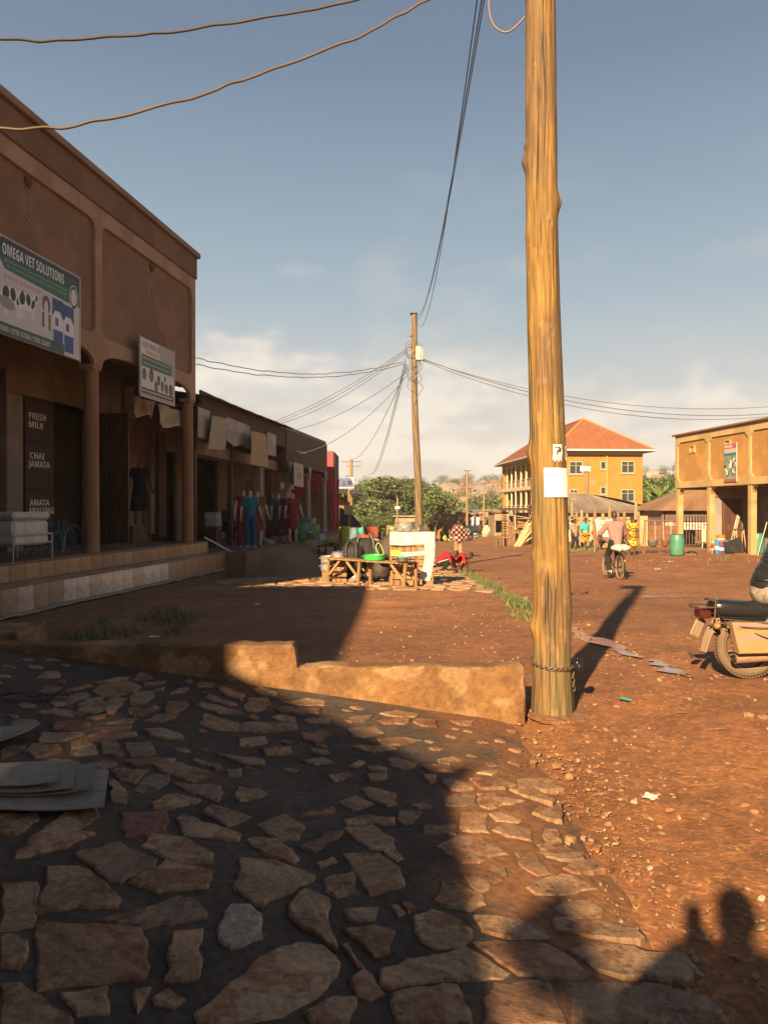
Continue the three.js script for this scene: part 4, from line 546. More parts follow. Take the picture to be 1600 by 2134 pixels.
{
  const X0 = -3.75, X1 = 7.83, hit = (px, py, Z) => hitL(shop, px, py, Z);
  const rr = (x0, x1, y0, y1, r) => { const p = new THREE.Path(); p.moveTo(x0 + r, y0); p.lineTo(x1 - r, y0); p.quadraticCurveTo(x1, y0, x1, y0 + r); p.lineTo(x1, y1 - r); p.quadraticCurveTo(x1, y1, x1 - r, y1); p.lineTo(x0 + r, y1); p.quadraticCurveTo(x0, y1, x0, y1 - r); p.lineTo(x0, y0 + r); p.quadraticCurveTo(x0, y0, x0 + r, y0); return p; };
  // cream frame: two rounded panels cut out, two basket arches along its lower edge
  const s = new THREE.Shape(); s.moveTo(X0, 7.48); s.lineTo(X0, 4.38); s.lineTo(-3.6, 4.38);
  const arch = (a, b) => { const y0 = 4.38, y1 = 4.70, r = 0.75; s.lineTo(a, y0); s.bezierCurveTo(a, lerp(y0, y1, 0.7), a + r * 0.6, y1, a + r * 1.6, y1); s.lineTo(b - r * 1.6, y1); s.bezierCurveTo(b - r * 0.6, y1, b, lerp(y0, y1, 0.7), b, y0); };
  arch(-3.58, -1.53); s.lineTo(-1.25, 4.38); arch(-1.25, 2.86); s.lineTo(3.14, 4.38); arch(3.14, 7.55); s.lineTo(X1, 4.38); s.lineTo(X1, 7.48); s.lineTo(X0, 7.48);
  s.holes.push(rr(-3.6, -1.5, 4.97, 7.18, 0.24), rr(-1.28, 2.90, 4.97, 7.18, 0.24), rr(3.14, 7.62, 4.97, 7.18, 0.24));
  mesh('parapet_frame', triUV(new THREE.ExtrudeGeometry(s, { depth: 0.07, bevelEnabled: true, bevelSize: 0.012, bevelThickness: 0.012, bevelSegments: 1, curveSegments: 10 })).translate(0, 0, -0.07), plasterCream, shop);
  for (const [a, b] of [[X0 + 0.02, -1.39], [-1.38, 3.0], [3.02, X1 - 0.02]]) mesh('wall_panel', [bx(b - a, 2.42, 0.14, (a + b) / 2, 4.9, -0.125)], plasterTan, shop);
  mesh('beam', [bx(X1 - X0 - 0.02, 0.3, 0.26, (X0 + X1) / 2, 4.72, -0.30)], plasterTan, shop);
  mesh('fascia', [bx(X1 - X0 + 0.06, 0.53, 0.2, (X0 + X1) / 2, 7.485, -0.05)], plasterBrn, shop);
  mesh('coping', [bx(X1 - X0 + 0.14, 0.13, 0.34, (X0 + X1) / 2, 8.02, -0.04)], M([0.34, 0.22, 0.15], { tex: 'blotch' }), shop);
  // small vent slits with chipped render under them
  for (const px of [60, 317]) { const p = hit(px, px === 60 ? 400 : 572, -0.05); const v = mesh('vent', [bx(0.2, 0.11, 0.06, p.x, p.y + 0.12, -0.055), bx(0.12, 0.05, 0.05, p.x, p.y + 0.07, -0.05)], M([0.07, 0.04, 0.025]), shop); const chips = []; const r = rng(px); for (let i = 0; i < 9; i++) { const k = lump(20 + i, 0.6); k.scale(0.02 + 0.04 * r(), 0.03 + 0.07 * r(), 0.012); chips.push(k.translate(p.x + (r() - 0.5) * 0.16, p.y + 0.05 - i * 0.075, -0.05)); } mesh('chipped_render', chips.map(triUV), M([0.34, 0.225, 0.14], { tex: 'fine' }), v); }
  // body of the building behind the veranda
  mesh('roof_slab', [bx(X1 - X0, 0.16, 8.8, (X0 + X1) / 2, 6.7, -4.6)], plasterBrn, shop);
  mesh('end_wall', [bx(0.22, 6.9, 7.0, X1 - 0.12, -0.2, -5.5)], plasterTan, shop); mesh('end_wall', [bx(0.22, 6.9, 7.0, X0 + 0.12, -0.2, -5.5)], plasterTan, shop);
  mesh('rear_wall', [bx(X1 - X0, 6.9, 0.2, (X0 + X1) / 2, -0.2, -9)], plasterTan, shop);
  mesh('end_gable', [bx(0.2, 2.2, 1.8, X1 - 0.13, 4.75, -1.25)], plasterTan, shop); mesh('end_gable', [bx(0.2, 6.2, 1.75, X0 + 0.13, 0.75, -1.22)], plasterTan, shop);  // the near, taller piece is added out of view to keep sun off the veranda
  mesh('veranda_ceiling', [bx(X1 - X0 - 0.5, 0.05, 1.75, (X0 + X1) / 2, 5.02, -1.25)], M([0.20, 0.11, 0.065], { tex: 'wood' }), shop);
  // columns
  for (const x of [-3.65, -1.39, 3.0, 7.69]) { const c = mesh('column', [at(lathe([[0.15, 0], [0.148, 0.2], [0.138, 1.6], [0.134, 3.66]], 22), x, 0.74, -0.14)], M([0.40, 0.205, 0.10], { tex: 'blotch', bump: 0.008 }), shop); mesh('column_head', [bx(0.32, 0.1, 0.3, x, 4.30, -0.16)], plasterCream, c); }
  // veranda, steps and their tiles
  const S1 = 8.15, S2 = 9.25, cem = M([0.22, 0.14, 0.09], { tex: 'blotch', bump: 0.012 });
  mesh('veranda_floor', [bx(S1 - X0, 1.0, 2.2, (S1 + X0) / 2, -0.26, -0.87)], M([0.27, 0.16, 0.10], { tex: 'blotch', rough: 0.6 }), shop);
  mesh('step', [bx(S2 - X0, 0.88, 0.42, (S2 + X0) / 2, -0.44, 0.435)], cem, shop);
  mesh('plinth', [bx(10.2 - X0, 0.72, 0.5, (10.2 + X0) / 2, -0.72, 0.50)], M([0.20, 0.115, 0.07], { tex: 'blotch', bump: 0.02 }), shop);
  const rnd = rng(71); let lipP = []; for (let i = 0; i < 38; i++) { const x = lerp(X0, 7.9, i / 38); lipP.push(bx(0.33, 0.035 + 0.02 * rnd(), 0.08 + 0.12 * rnd(), x + 0.16, 0.015 + 0.015 * rnd(), 0.72)); } mesh('cement_lip', lipP, M([0.40, 0.31, 0.24], { tex: 'blotch', bump: 0.02 }), shop);
  const tileW = [M([0.80, 0.70, 0.59], { rough: 0.15, tex: 'wear' }), M([0.66, 0.53, 0.42], { rough: 0.18, tex: 'wear' }), M([0.46, 0.33, 0.23], { rough: 0.28, tex: 'wear' })], tileT = [M([0.42, 0.25, 0.14], { rough: 0.35, tex: 'wear' }), M([0.37, 0.215, 0.12], { rough: 0.4, tex: 'wear' }), M([0.46, 0.29, 0.17], { rough: 0.35, tex: 'wear' })];
  for (let x = X0, i = 0; x < S1 - 0.2; x += 0.405, i++) { mesh('riser_tile', [bx(0.395, 0.255, 0.014, x + 0.2, 0.462, 0.237)], tileT[Math.floor(rnd() * 3)], shop); mesh('edge_tile', [bx(0.395, 0.012, 0.30, x + 0.2, 0.741, 0.092)], tileT[Math.floor(rnd() * 3)], shop); }
  for (let x = X0, i = 0; x < S2 - 0.2; x += 0.405, i++) { const wht = x < 5.4, m = wht ? tileW[x > 0.6 && x < 4.6 ? (i % 4 === 1 ? 1 : 0) : 1 + Math.floor(rnd() * 2)] : tileT[Math.floor(rnd() * 3)]; mesh('step_riser_tile', [bx(0.395, 0.375, 0.014, x + 0.2, 0.055 + (wht ? 0 : 0.005), 0.655)], m, shop); mesh('tread_tile', [bx(0.395, 0.012, 0.36, x + 0.2, 0.441, 0.470)], tileT[Math.floor(rnd() * 3)], shop); }
  for (const [z, y] of [[0.85, 0.0]]) mesh('lower_step', [bx(3.3, 0.55, 0.4, 10.2, -0.65, 0.55)], cem, shop);
  // back wall of the veranda with its door openings, dark rooms behind
  const Z = -1.9, wallPiece = (x0, x1, y0, y1, m = plasterTan) => mesh('back_wall', [bx(x1 - x0, y1 - y0, 0.18, (x0 + x1) / 2, y0, Z - 0.09)], m, shop);
  const d0 = hit(113, 1000, Z).x, d1 = hit(186, 1000, Z).x, e0 = hit(262, 1000, Z).x, e1 = Math.min(hit(392, 1000, Z).x, 9.5);
  wallPiece(X0, d0, 0.74, 5.0, M([0.26, 0.17, 0.115], { tex: 'blotch' })); wallPiece(d0, d1, 3.95, 5.0); wallPiece(d1, e0 + 0.3, 0.74, 5.0); wallPiece(e0 + 0.3, X1 - 0.25, 3.9, 5.0);
  mesh('room_wall', [bx(X1 - X0 - 0.5, 4.2, 0.1, (X0 + X1) / 2, 0.74, -4.8), bx(0.1, 4.2, 2.8, d1 + 0.35, 0.74, -3.4)], darkIn, shop); mesh('room_side', [bx(0.1, 4.2, 2.8, X0 + 0.3, 0.74, -3.4), bx(0.1, 4.2, 2.8, X1 - 0.3, 0.74, -3.4)], darkIn, shop); mesh('room_floor', [bx(X1 - X0 - 0.5, 0.1, 3.0, (X0 + X1) / 2, 0.645, -3.45)], darkIn, shop); mesh('room_ceiling', [bx(X1 - X0 - 0.5, 0.1, 3.0, (X0 + X1) / 2, 4.98, -3.45)], darkIn, shop);
  // the milk shop's open door leaf, hand lettered in white
  const letter = printMat(256, 1024, (c, w, h) => { c.fillStyle = '#3a2114'; c.fillRect(0, 0, w, h); const r = rng(5); for (let i = 0; i < 260; i++) { c.fillStyle = `rgba(${20 + r() * 60},${12 + r() * 30},${8 + r() * 20},.25)`; c.fillRect(r() * w, r() * h, 2 + r() * 14, 20 + r() * 90); } c.fillStyle = '#d8d0c2'; c.font = 'bold 62px sans-serif'; const T = (t, x, y, s) => { c.save(); c.translate(x, y); c.scale(s, 1); c.fillText(t, 0, 0); c.restore(); }; T('FRESH', 26, 130, 0.86); T('MILK', 26, 192, 0.86); T('CHAI', 34, 415, 0.9); T('JAMATA', 26, 475, 0.82); T('AMATA', 34, 755, 0.84); T('AMALUNGI', 26, 812, 0.70); }, 0.7);
  { const a = hit(53, 1000, Z + 0.05), b = hit(112, 1000, Z + 0.05), g = new THREE.PlaneGeometry(b.x - a.x, 2.95); const door = mesh('door', [bx(b.x - a.x + 0.02, 3.12, 0.05, (a.x + b.x) / 2, 0.80, Z + 0.035)], M([0.075, 0.035, 0.02], { tex: 'wood' }), shop); const m = new THREE.Mesh(g, letter); m.name = 'lettered_panel'; m.position.set((a.x + b.x) / 2, 2.36, Z + 0.0655); door.add(m); door.userData.label = 'dark brown door leaf lettered in white'; for (const y of [1.98, 2.98]) mesh('ledge', [bx(b.x - a.x - 0.1, 0.035, 0.012, (a.x + b.x) / 2, y, Z + 0.068)], M([0.06, 0.03, 0.018], { tex: 'wood' }), door); }
  { const a = hit(10, 1000, Z + 0.1), b = hit(44, 1000, Z + 0.1); mesh('pilaster', [bx(b.x - a.x, 3.15, 0.16, (a.x + b.x) / 2, 0.74, Z + 0.08)], M([0.30, 0.225, 0.165], { tex: 'blotch' }), shop); mesh('pilaster_head', [bx(b.x - a.x + 0.35, 0.45, 0.2, (a.x + b.x) / 2 + 0.1, 3.88, Z + 0.1)], plasterTan, shop); }
  // glazed poster case and half open steel door between the shops
  { const a = hit(217, 1000, Z + 0.1), b = hit(236, 1000, Z + 0.1); const pc = mesh('poster_case', [bx(b.x - a.x, 2.9, 0.05, (a.x + b.x) / 2, 0.8, Z + 0.10)], M([0.10, 0.06, 0.04], { rough: 0.3 }), shop); for (let i = 0; i < 3; i++) mesh('framed_photo', [bx((b.x - a.x) * 0.8, 0.72, 0.03, (a.x + b.x) / 2, 1.0 + i * 0.95, Z + 0.14)], [M([0.40, 0.34, 0.27], { tex: 'blotch' }), M([0.28, 0.24, 0.2], { tex: 'blotch' }), M([0.33, 0.28, 0.22], { tex: 'blotch' })][i], pc); const c = hit(243, 1000, Z + 0.6), e = hit(256, 1000, Z + 0.3); mesh('steel_door', [bar(V(c.x, 0.78, Z + 0.9), V(c.x, 3.9, Z + 0.9), 0.03), bx(0.04, 3.1, 0.85, c.x + 0.03, 0.78, Z + 0.48)], M([0.15, 0.085, 0.05], { tex: 'wood', rough: 0.5 }), shop); }
  // second shop: lattice partition, counter, rails of clothes
  { const a = hit(272, 1000, -3), b = hit(326, 1000, -3), la = []; for (let i = 0; i <= 4; i++) la.push(bx(0.04, 2.6, 0.04, lerp(a.x, b.x, i / 4), 0.8, -3)); for (let i = 0; i < 5; i++) la.push(bx(b.x - a.x, 0.04, 0.03, (a.x + b.x) / 2, 1.0 + i * 0.55, -3.0)); la.push(bx(b.x - a.x, 2.7, 0.02, (a.x + b.x) / 2, 0.8, -3.06)); mesh('lattice_partition', la, M([0.42, 0.27, 0.19], { tex: 'blotch' }), shop); const c0 = hit(262, 1100, -1.5), c1 = hit(398, 1100, -1.5); mesh('counter', [bx(Math.min(c1.x, 7.5) - c0.x, 0.42, 0.4, (Math.min(c1.x, 7.5) + c0.x) / 2, 0.74, -1.5)], M([0.20, 0.11, 0.065], { tex: 'wood' }), shop); mesh('partition', [bx(0.5, 3.1, 0.1, hit(340, 1000, -2).x, 0.75, -2.05)], M([0.16, 0.075, 0.04], { tex: 'wood' }), shop); }
  shop.updateMatrixWorld(true);
}
// things at the tall shop
function inFrame(grp, o) { o.position.applyMatrix4(grp.matrixWorld); o.rotation.y += grp.rotation.y; return o; }
{
  // vet shop sign
  const vet = printMat(1024, 600, (c, w, h) => {
    c.fillStyle = '#cfc6c2'; c.fillRect(0, 0, w, h);
    c.fillStyle = '#1d3a2c'; c.beginPath(); c.moveTo(30, 0); c.lineTo(w, 0); c.lineTo(w, 215); c.lineTo(860, 215); c.lineTo(70, 190); c.lineTo(0, 120); c.lineTo(0, 30); c.fill();
    c.fillStyle = '#141a17'; c.fillRect(30, 0, w, 36); c.fillStyle = '#2d5f45'; c.beginPath(); c.moveTo(20, 112); c.lineTo(880, 112); c.lineTo(860, 210); c.lineTo(80, 190); c.fill();
    c.fillStyle = '#e6e4dc'; c.font = 'bold 96px sans-serif'; c.save(); c.translate(40, 100); c.scale(0.70, 1); c.fillText('OMEGA VET SOLUTIONS', 0, 0); c.restore();
    c.fillStyle = 'rgba(170,190,170,.6)'; c.font = '30px sans-serif'; for (let i = 0; i < 14; i++) { c.fillRect(60 + i * 56, 130, 44, 9); c.fillRect(90 + i * 54, 160, 40, 9); }
    c.fillStyle = 'rgba(190,120,130,.55)'; c.font = 'bold 40px serif'; for (let i = 0; i < 10; i++) c.fillRect(60 + i * 44, 222, 32, 26);
    c.lineWidth = 7; c.strokeStyle = '#e8e6e0'; c.beginPath(); c.ellipse(940, 160, 62, 84, 0, 0, 7); c.fillStyle = '#20382c'; c.fill(); c.stroke(); c.beginPath(); c.ellipse(940, 160, 44, 60, 0, 0, 7); c.fillStyle = '#d6d2c6'; c.fill();
    const cow = (x, y, s) => { c.save(); c.translate(x, y); c.scale(s, s); c.fillStyle = '#e7e1dc'; c.beginPath(); c.ellipse(0, 0, 120, 62, 0, 0, 7); c.ellipse(118, -46, 34, 30, 0.4, 0, 7); c.fill(); for (const q of [-80, -50, 60, 90]) c.fillRect(q, 30, 18, 90); c.fillStyle = '#1b1513'; c.beginPath(); c.ellipse(-60, -12, 36, 46, 0.3, 0, 7); c.fill(); c.beginPath(); c.ellipse(20, -20, 30, 42, -0.2, 0, 7); c.fill(); c.beginPath(); c.ellipse(84, 0, 20, 40, 0.5, 0, 7); c.fill(); c.beginPath(); c.ellipse(128, -54, 14, 22, 0.2, 0, 7); c.fill(); c.restore(); };
    cow(140, 350, 1); cow(320, 340, 0.9); c.fillStyle = '#9a9088'; c.beginPath(); c.ellipse(90, 400, 90, 40, 0.1, 0, 7); c.fill();
    c.fillStyle = '#5b4a3d'; c.beginPath(); c.ellipse(560, 300, 52, 62, 0, 0, 7); c.fill(); c.fillStyle = '#d9d1c6'; c.beginPath(); c.ellipse(560, 320, 26, 48, 0, 0, 7); c.fill(); c.fillRect(525, 350, 76, 140); c.fillStyle = '#4c3d32'; c.fillRect(508, 360, 26, 100); c.fillRect(590, 360, 24, 110);
    for (const [x, y] of [[640, 230], [790, 240]]) { c.fillStyle = '#1f3f7d'; c.fillRect(x, y, 150, 120); c.fillStyle = '#e3e1de'; c.beginPath(); c.moveTo(x + 6, y + 120); c.lineTo(x + 40, y + 80); c.lineTo(x + 110, y + 84); c.lineTo(x + 144, y + 130); c.lineTo(x + 144, y + 215); c.lineTo(x + 6, y + 210); c.fill(); c.fillStyle = '#55538a'; c.fillRect(x + 38, y + 130, 46, 56); c.fillStyle = '#234a8f'; c.fillRect(x + 14, y + 214, 130, 120); }
    c.fillStyle = '#2b4a38'; c.fillRect(0, 528, 800, 72); c.fillStyle = '#c9cdbf'; c.font = 'bold 46px sans-serif'; c.save(); c.translate(6, 582); c.scale(0.82, 1); c.fillText('10003 / 0778 137284 / 0785 322807', 0, 0); c.restore();
  }, 0.5);
  const sg = thing('shop_sign', 'wide printed veterinary shop sign with cows, a dog and blue bottles on the tall parapet', 'sign'); sg.rotation.y = shop.rotation.y; const a = hitL(shop, 0, 600, 0.1), b = hitL(shop, 163, 600, 0.1), o = shop.localToWorld(V((a.x + b.x) / 2 - 0.02, 4.30, 0.10)); sg.position.copy(o);
  const w = b.x - a.x + 0.1; mesh('board', [bx(w, 1.52, 0.05, 0, 0, 0)], M([0.4, 0.4, 0.4], { metal: 0.3 }), sg); const f = new THREE.Mesh(new THREE.PlaneGeometry(w - 0.03, 1.49), vet); f.name = 'printed_face'; f.position.set(0, 0.76, 0.0275); sg.add(f); mesh('frame', [bx(w + 0.03, 0.025, 0.03, 0, 1.515, 0.02), bx(0.025, 1.56, 0.03, w / 2 + 0.005, -0.03, 0.02)], M([0.55, 0.5, 0.46], { rough: 0.5 }), sg);
  const sal = printMat(640, 460, (c, w2, h) => {
    c.fillStyle = '#a79f8c'; c.fillRect(0, 0, w2, h); c.fillStyle = '#d8d2c4'; c.fillRect(0, 0, 340, 130); c.fillStyle = '#151310'; c.font = 'bold 58px serif'; c.save(); c.translate(16, 66); c.scale(0.72, 1); c.fillText('GODS MIRACLE', 0, 0); c.restore(); c.fillStyle = '#c2a878'; c.fillRect(90, 84, 230, 34);
    c.fillStyle = '#2f5a2c'; c.fillRect(20, 132, 560, 96); c.fillStyle = 'rgba(200,215,190,.7)'; for (let i = 0; i < 9; i++) { c.fillRect(36 + i * 58, 148, 44, 14); c.fillRect(50 + i * 56, 190, 40, 12); }
    c.fillStyle = '#d4cfc6'; c.fillRect(16, 228, 610, 170); for (const [x, y, r] of [[60, 290, 34], [190, 280, 40], [330, 300, 30], [400, 340, 30], [480, 350, 32], [570, 350, 38], [450, 270, 18], [280, 360, 32]]) { c.fillStyle = '#211a17'; c.beginPath(); c.ellipse(x, y, r, r * 1.4, 0, 0, 7); c.fill(); c.fillStyle = '#7d5a45'; c.beginPath(); c.ellipse(x, y + r * 0.3, r * 0.5, r * 0.7, 0, 0, 7); c.fill(); }
    c.fillStyle = '#262320'; c.fillRect(16, 400, 610, 46); c.fillStyle = '#bdb7aa'; for (let i = 0; i < 12; i++) c.fillRect(30 + i * 48, 414, 36, 16);
  }, 0.5);
  const s2 = thing('shop_sign', 'small salon sign with hairstyle portraits and a green band, hung over the second arch', 'sign'); s2.rotation.y = shop.rotation.y; const a2 = hitL(shop, 291, 770, 0.18), b2 = hitL(shop, 362, 790, 0.18); s2.position.copy(shop.localToWorld(V((a2.x + b2.x) / 2, 4.02, 0.18))); const w3 = b2.x - a2.x;
  mesh('board', [bx(w3, 1.25, 0.05)], M([0.5, 0.48, 0.44], { metal: 0.3 }), s2); const f2 = new THREE.Mesh(new THREE.PlaneGeometry(w3 - 0.04, 1.21), sal); f2.name = 'printed_face'; f2.position.set(0, 0.625, 0.0275); s2.add(f2); mesh('frame', [bx(w3 + 0.03, 0.03, 0.03, 0, -0.03, 0.02), bx(0.03, 1.3, 0.03, -w3 / 2, -0.03, 0.02), bx(0.03, 1.3, 0.03, w3 / 2, -0.03, 0.02)], M([0.6, 0.52, 0.42], { rough: 0.5 }), s2);
  // hanging cloths over the second shop front
  const cloth = (px0, py0, px1, py1, Z, col, label) => { const p = hitL(shop, px0, py0, Z), q = hitL(shop, px1, py1, Z); const g = sheet(20, 16, (u, v) => V(lerp(p.x, q.x, u), lerp(p.y, q.y - 0.12 * Math.sin(u * 7) * 0.5, v), Z + 0.05 * Math.sin(u * 9 + v * 2) + 0.02 * Math.sin(u * 23)), 0.006); g.applyMatrix4(shop.matrixWorld); solo('hanging_cloth', g, M(col, { tex: 'blotch', rough: 0.9 }), label, 'cloth', 'cloths over the shop front'); };
  cloth(276, 824, 322, 874, -0.5, [0.42, 0.32, 0.22], 'plain beige cloth hung under the second arch of the tall shop'); cloth(330, 842, 390, 898, -0.35, [0.52, 0.44, 0.28], 'worn printed cloth hung beside the end column of the tall shop');
  // white chest fridge on a steel stand
  const fr = thing('cool_box', 'white plastic chest cooler on a thin metal stand on the shop veranda', 'cooler'); { const p = hitL(shop, 32, 1145, -0.25); fr.position.copy(shop.localToWorld(V(p.x, 0.752, -0.25))); fr.rotation.y = shop.rotation.y; }
  const wp = M([0.62, 0.60, 0.57], { rough: 0.4, tex: 'wear' }); mesh('body', [bx(0.98, 0.42, 0.62, 0, 0.24, 0, 0, 0.05)], wp, fr); mesh('lid', [bx(1.02, 0.13, 0.66, 0, 0.665, 0, 0, 0.04)], wp, fr); mesh('stand', [bxc(1.08, 0.03, 0.03, 0, 0.42, 0.33), bxc(1.08, 0.03, 0.03, 0, 0.28, 0.33), bxc(1.08, 0.03, 0.03, 0, 0.28, -0.33)], steelGrey, fr); for (const [x, z] of [[-0.54, 0.33], [0.54, 0.33], [-0.54, -0.33], [0.54, -0.33]]) mesh('leg', [rod(V(x, 0, z), V(x, 0.44, z), 0.014)], steelGrey, fr);
  // fan of hose pipes standing on the veranda
  const hs = thing('hose_bundle', 'springy fan of blue and green hose pipes on the shop veranda', 'hose'); { const p = hitL(shop, 128, 1148, -0.5); hs.position.copy(shop.localToWorld(V(p.x, 0.76, -0.5))); hs.rotation.y = shop.rotation.y; } const r = rng(77);
  for (let i = 0; i < 15; i++) { const s = i < 8 ? -1 : 1, w2 = (0.25 + 0.75 * r()), h = 0.45 + 0.3 * r(), z = (r() - 0.5) * 0.5; mesh('hose', [tube([V(0.1 * (r() - 0.5), 0.06, z * 0.3), V(s * w2 * 0.3, h * 0.85, z * 0.6), V(s * w2 * 0.75, h * 0.7, z), V(s * w2, 0.02, z)], 0.012, 6, 22)], [M([0.04, 0.10, 0.16], { rough: 0.4 }), M([0.03, 0.09, 0.06], { rough: 0.4 }), M([0.08, 0.16, 0.24], { rough: 0.4 })][i % 3], hs); }
  // a broken length of pipe leaning at the end of the steps
  const q = shop.localToWorld(V(8.2, 0.85, 0.1)), q2 = shop.localToWorld(V(9.0, 0.45, 0.5)); solo('pipe', [rod(q, q2, 0.025)], M([0.6, 0.55, 0.5], { rough: 0.4 }), 'pale pipe sloping down the end of the shop steps', 'pipe');
}

// ================================================================ FIGURES
const SKIN = [0.075, 0.038, 0.022];
const headGeo = (() => { // face towards +z, chin at about y = -0.11, crown at y = 0.12
  const ell = (x, y, z, cx, cy, cz, a, b, c) => { const k = Math.hypot((x - cx) / a, (y - cy) / b, (z - cz) / c); return (k - 1) * Math.min(a, b, c); };
  return nets((x, y, z) => { let d = ell(x, y, z, 0, 0.03, -0.012, 0.074, 0.092, 0.094); d = smin(d, ell(x, y, z, 0, -0.05, 0.022, 0.054, 0.062, 0.064), 0.03); d = smin(d, ell(x, y, z, 0, -0.012, 0.088, 0.016, 0.026, 0.016), 0.014); d = smin(d, ell(x, y, z, 0, -0.056, 0.078, 0.026, 0.011, 0.012), 0.01); d = smin(d, ell(x, y, z, 0, 0.028, 0.072, 0.05, 0.010, 0.014), 0.014); const ax = Math.abs(x); d = smin(d, ell(ax, y, z, 0.078, 0.0, -0.012, 0.011, 0.030, 0.02), 0.008); d = Math.max(d, -ell(ax, y, z, 0.030, 0.010, 0.088, 0.017, 0.009, 0.010)); d = Math.max(d, -ell(x, y, z, 0, -0.057, 0.093, 0.020, 0.003, 0.008)); return d; }, [-0.1, -0.13, -0.12], [0.1, 0.14, 0.12], 0.0085);
})();
const hairGeo = (h) => nets((x, y, z) => { const a = Math.hypot(x / 0.081, (y - 0.035) / (0.092 + h), (z + 0.016) / 0.099); let d = (a - 1) * 0.08; d = Math.max(d, -(y - 0.035 + 0.9 * Math.min(0, z + 0.03) - 0.25 * Math.max(0, z - 0.03) * -1 - (z > 0.045 ? 0.02 : 0))); return d + 0.004 * (fbm(x * 60 + 9, y * 60 + z * 50 + 9, 2, 7) - 0.5); }, [-0.12, -0.12, -0.14], [0.12, 0.2, 0.12], 0.011);
const hairShort = hairGeo(0.004), hairHigh = hairGeo(0.03);
const handGeo = (() => { // wrist at the origin, fingers along -y, palm facing +x, thumb towards +z
  const b = [[V(0, 0, 0), V(0, -0.075, 0.002), 0.020, 0.024]], F0 = [[-0.026, 0.066, 0.0075], [-0.009, 0.078, 0.0085], [0.010, 0.074, 0.0085], [0.027, 0.058, 0.0075]];
  F0.forEach(([z, L, r]) => { const a = V(0, -0.082, z), m = V(0.010, -0.082 - L * 0.55, z * 1.1), e = V(0.030, -0.082 - L * 0.92, z * 1.12); b.push([a, m, r + 0.0015, r], [m, e, r, r - 0.0015]); });
  b.push([V(0.004, -0.022, 0.018), V(0.016, -0.060, 0.046), 0.012, 0.0095], [V(0.016, -0.060, 0.046), V(0.026, -0.088, 0.050), 0.0095, 0.008]);
  return skin(b, 0.0065, 0.006);
})();
const basePose = () => ({ head: V(0, 1.60, 0.02), neck: V(0, 1.46, -0.01), chest: V(0, 1.30, 0), waist: V(0, 1.08, 0), pelvis: V(0, 0.94, 0), shL: V(0.185, 1.41, 0), elL: V(0.235, 1.13, -0.03), wrL: V(0.245, 0.88, 0.03), shR: V(-0.185, 1.41, 0), elR: V(-0.235, 1.13, -0.03), wrR: V(-0.245, 0.88, 0.03), hipL: V(0.095, 0.90, 0), knL: V(0.105, 0.49, 0.02), anL: V(0.105, 0.08, -0.02), toL: V(0.125, 0.035, 0.15), hipR: V(-0.095, 0.90, 0), knR: V(-0.105, 0.49, 0.02), anR: V(-0.105, 0.08, -0.02), toR: V(-0.125, 0.035, 0.15) });
function bonesOf(J, b = 1) {
  const arm = (s) => [[J['sh' + s], J['el' + s], 0.050 * b, 0.040 * b], [J['el' + s], J['wr' + s], 0.040 * b, 0.027 * b]], leg = (s) => [[J['hip' + s], J['kn' + s], 0.082 * b, 0.056 * b], [J['kn' + s], J['an' + s], 0.055 * b, 0.036 * b]], foot = (s) => [[J['an' + s], J['to' + s], 0.036, 0.030]];
  const sh = [[J.shL.clone().lerp(J.neck, 0.2), J.shR.clone().lerp(J.neck, 0.2), 0.062 * b, 0.062 * b]];
  const cL = J.chest.clone().lerp(J.shL, 0.45), cR = J.chest.clone().lerp(J.shR, 0.45), wL = J.waist.clone().lerp(J.hipL, 0.35), wR = J.waist.clone().lerp(J.hipR, 0.35);
  const torso = [...sh, [cL, wL, 0.100 * b, 0.098 * b], [cR, wR, 0.100 * b, 0.098 * b], [J.chest, J.waist, 0.11 * b, 0.10 * b], [J.waist, J.pelvis, 0.105 * b, 0.115 * b]], hips = [[J.waist.clone().lerp(J.pelvis, 0.5), J.pelvis, 0.11 * b, 0.118 * b], [J.hipL, J.hipR, 0.098 * b, 0.098 * b]];
  return { arm, leg, foot, torso, hips, neck: [[J.chest.clone().lerp(J.neck, 0.7), J.head, 0.06, 0.050]] };
}
function place(g, pos, up, fwd) { // orient g: its +y along up, its +z towards fwd
  const y = up.clone().normalize(), x = V(0, 0, 0).crossVectors(y, fwd).normalize(), z = V(0, 0, 0).crossVectors(x, y); const q = g.clone(); q.applyMatrix4(new THREE.Matrix4().makeBasis(x, y, z).setPosition(pos)); return q;
}
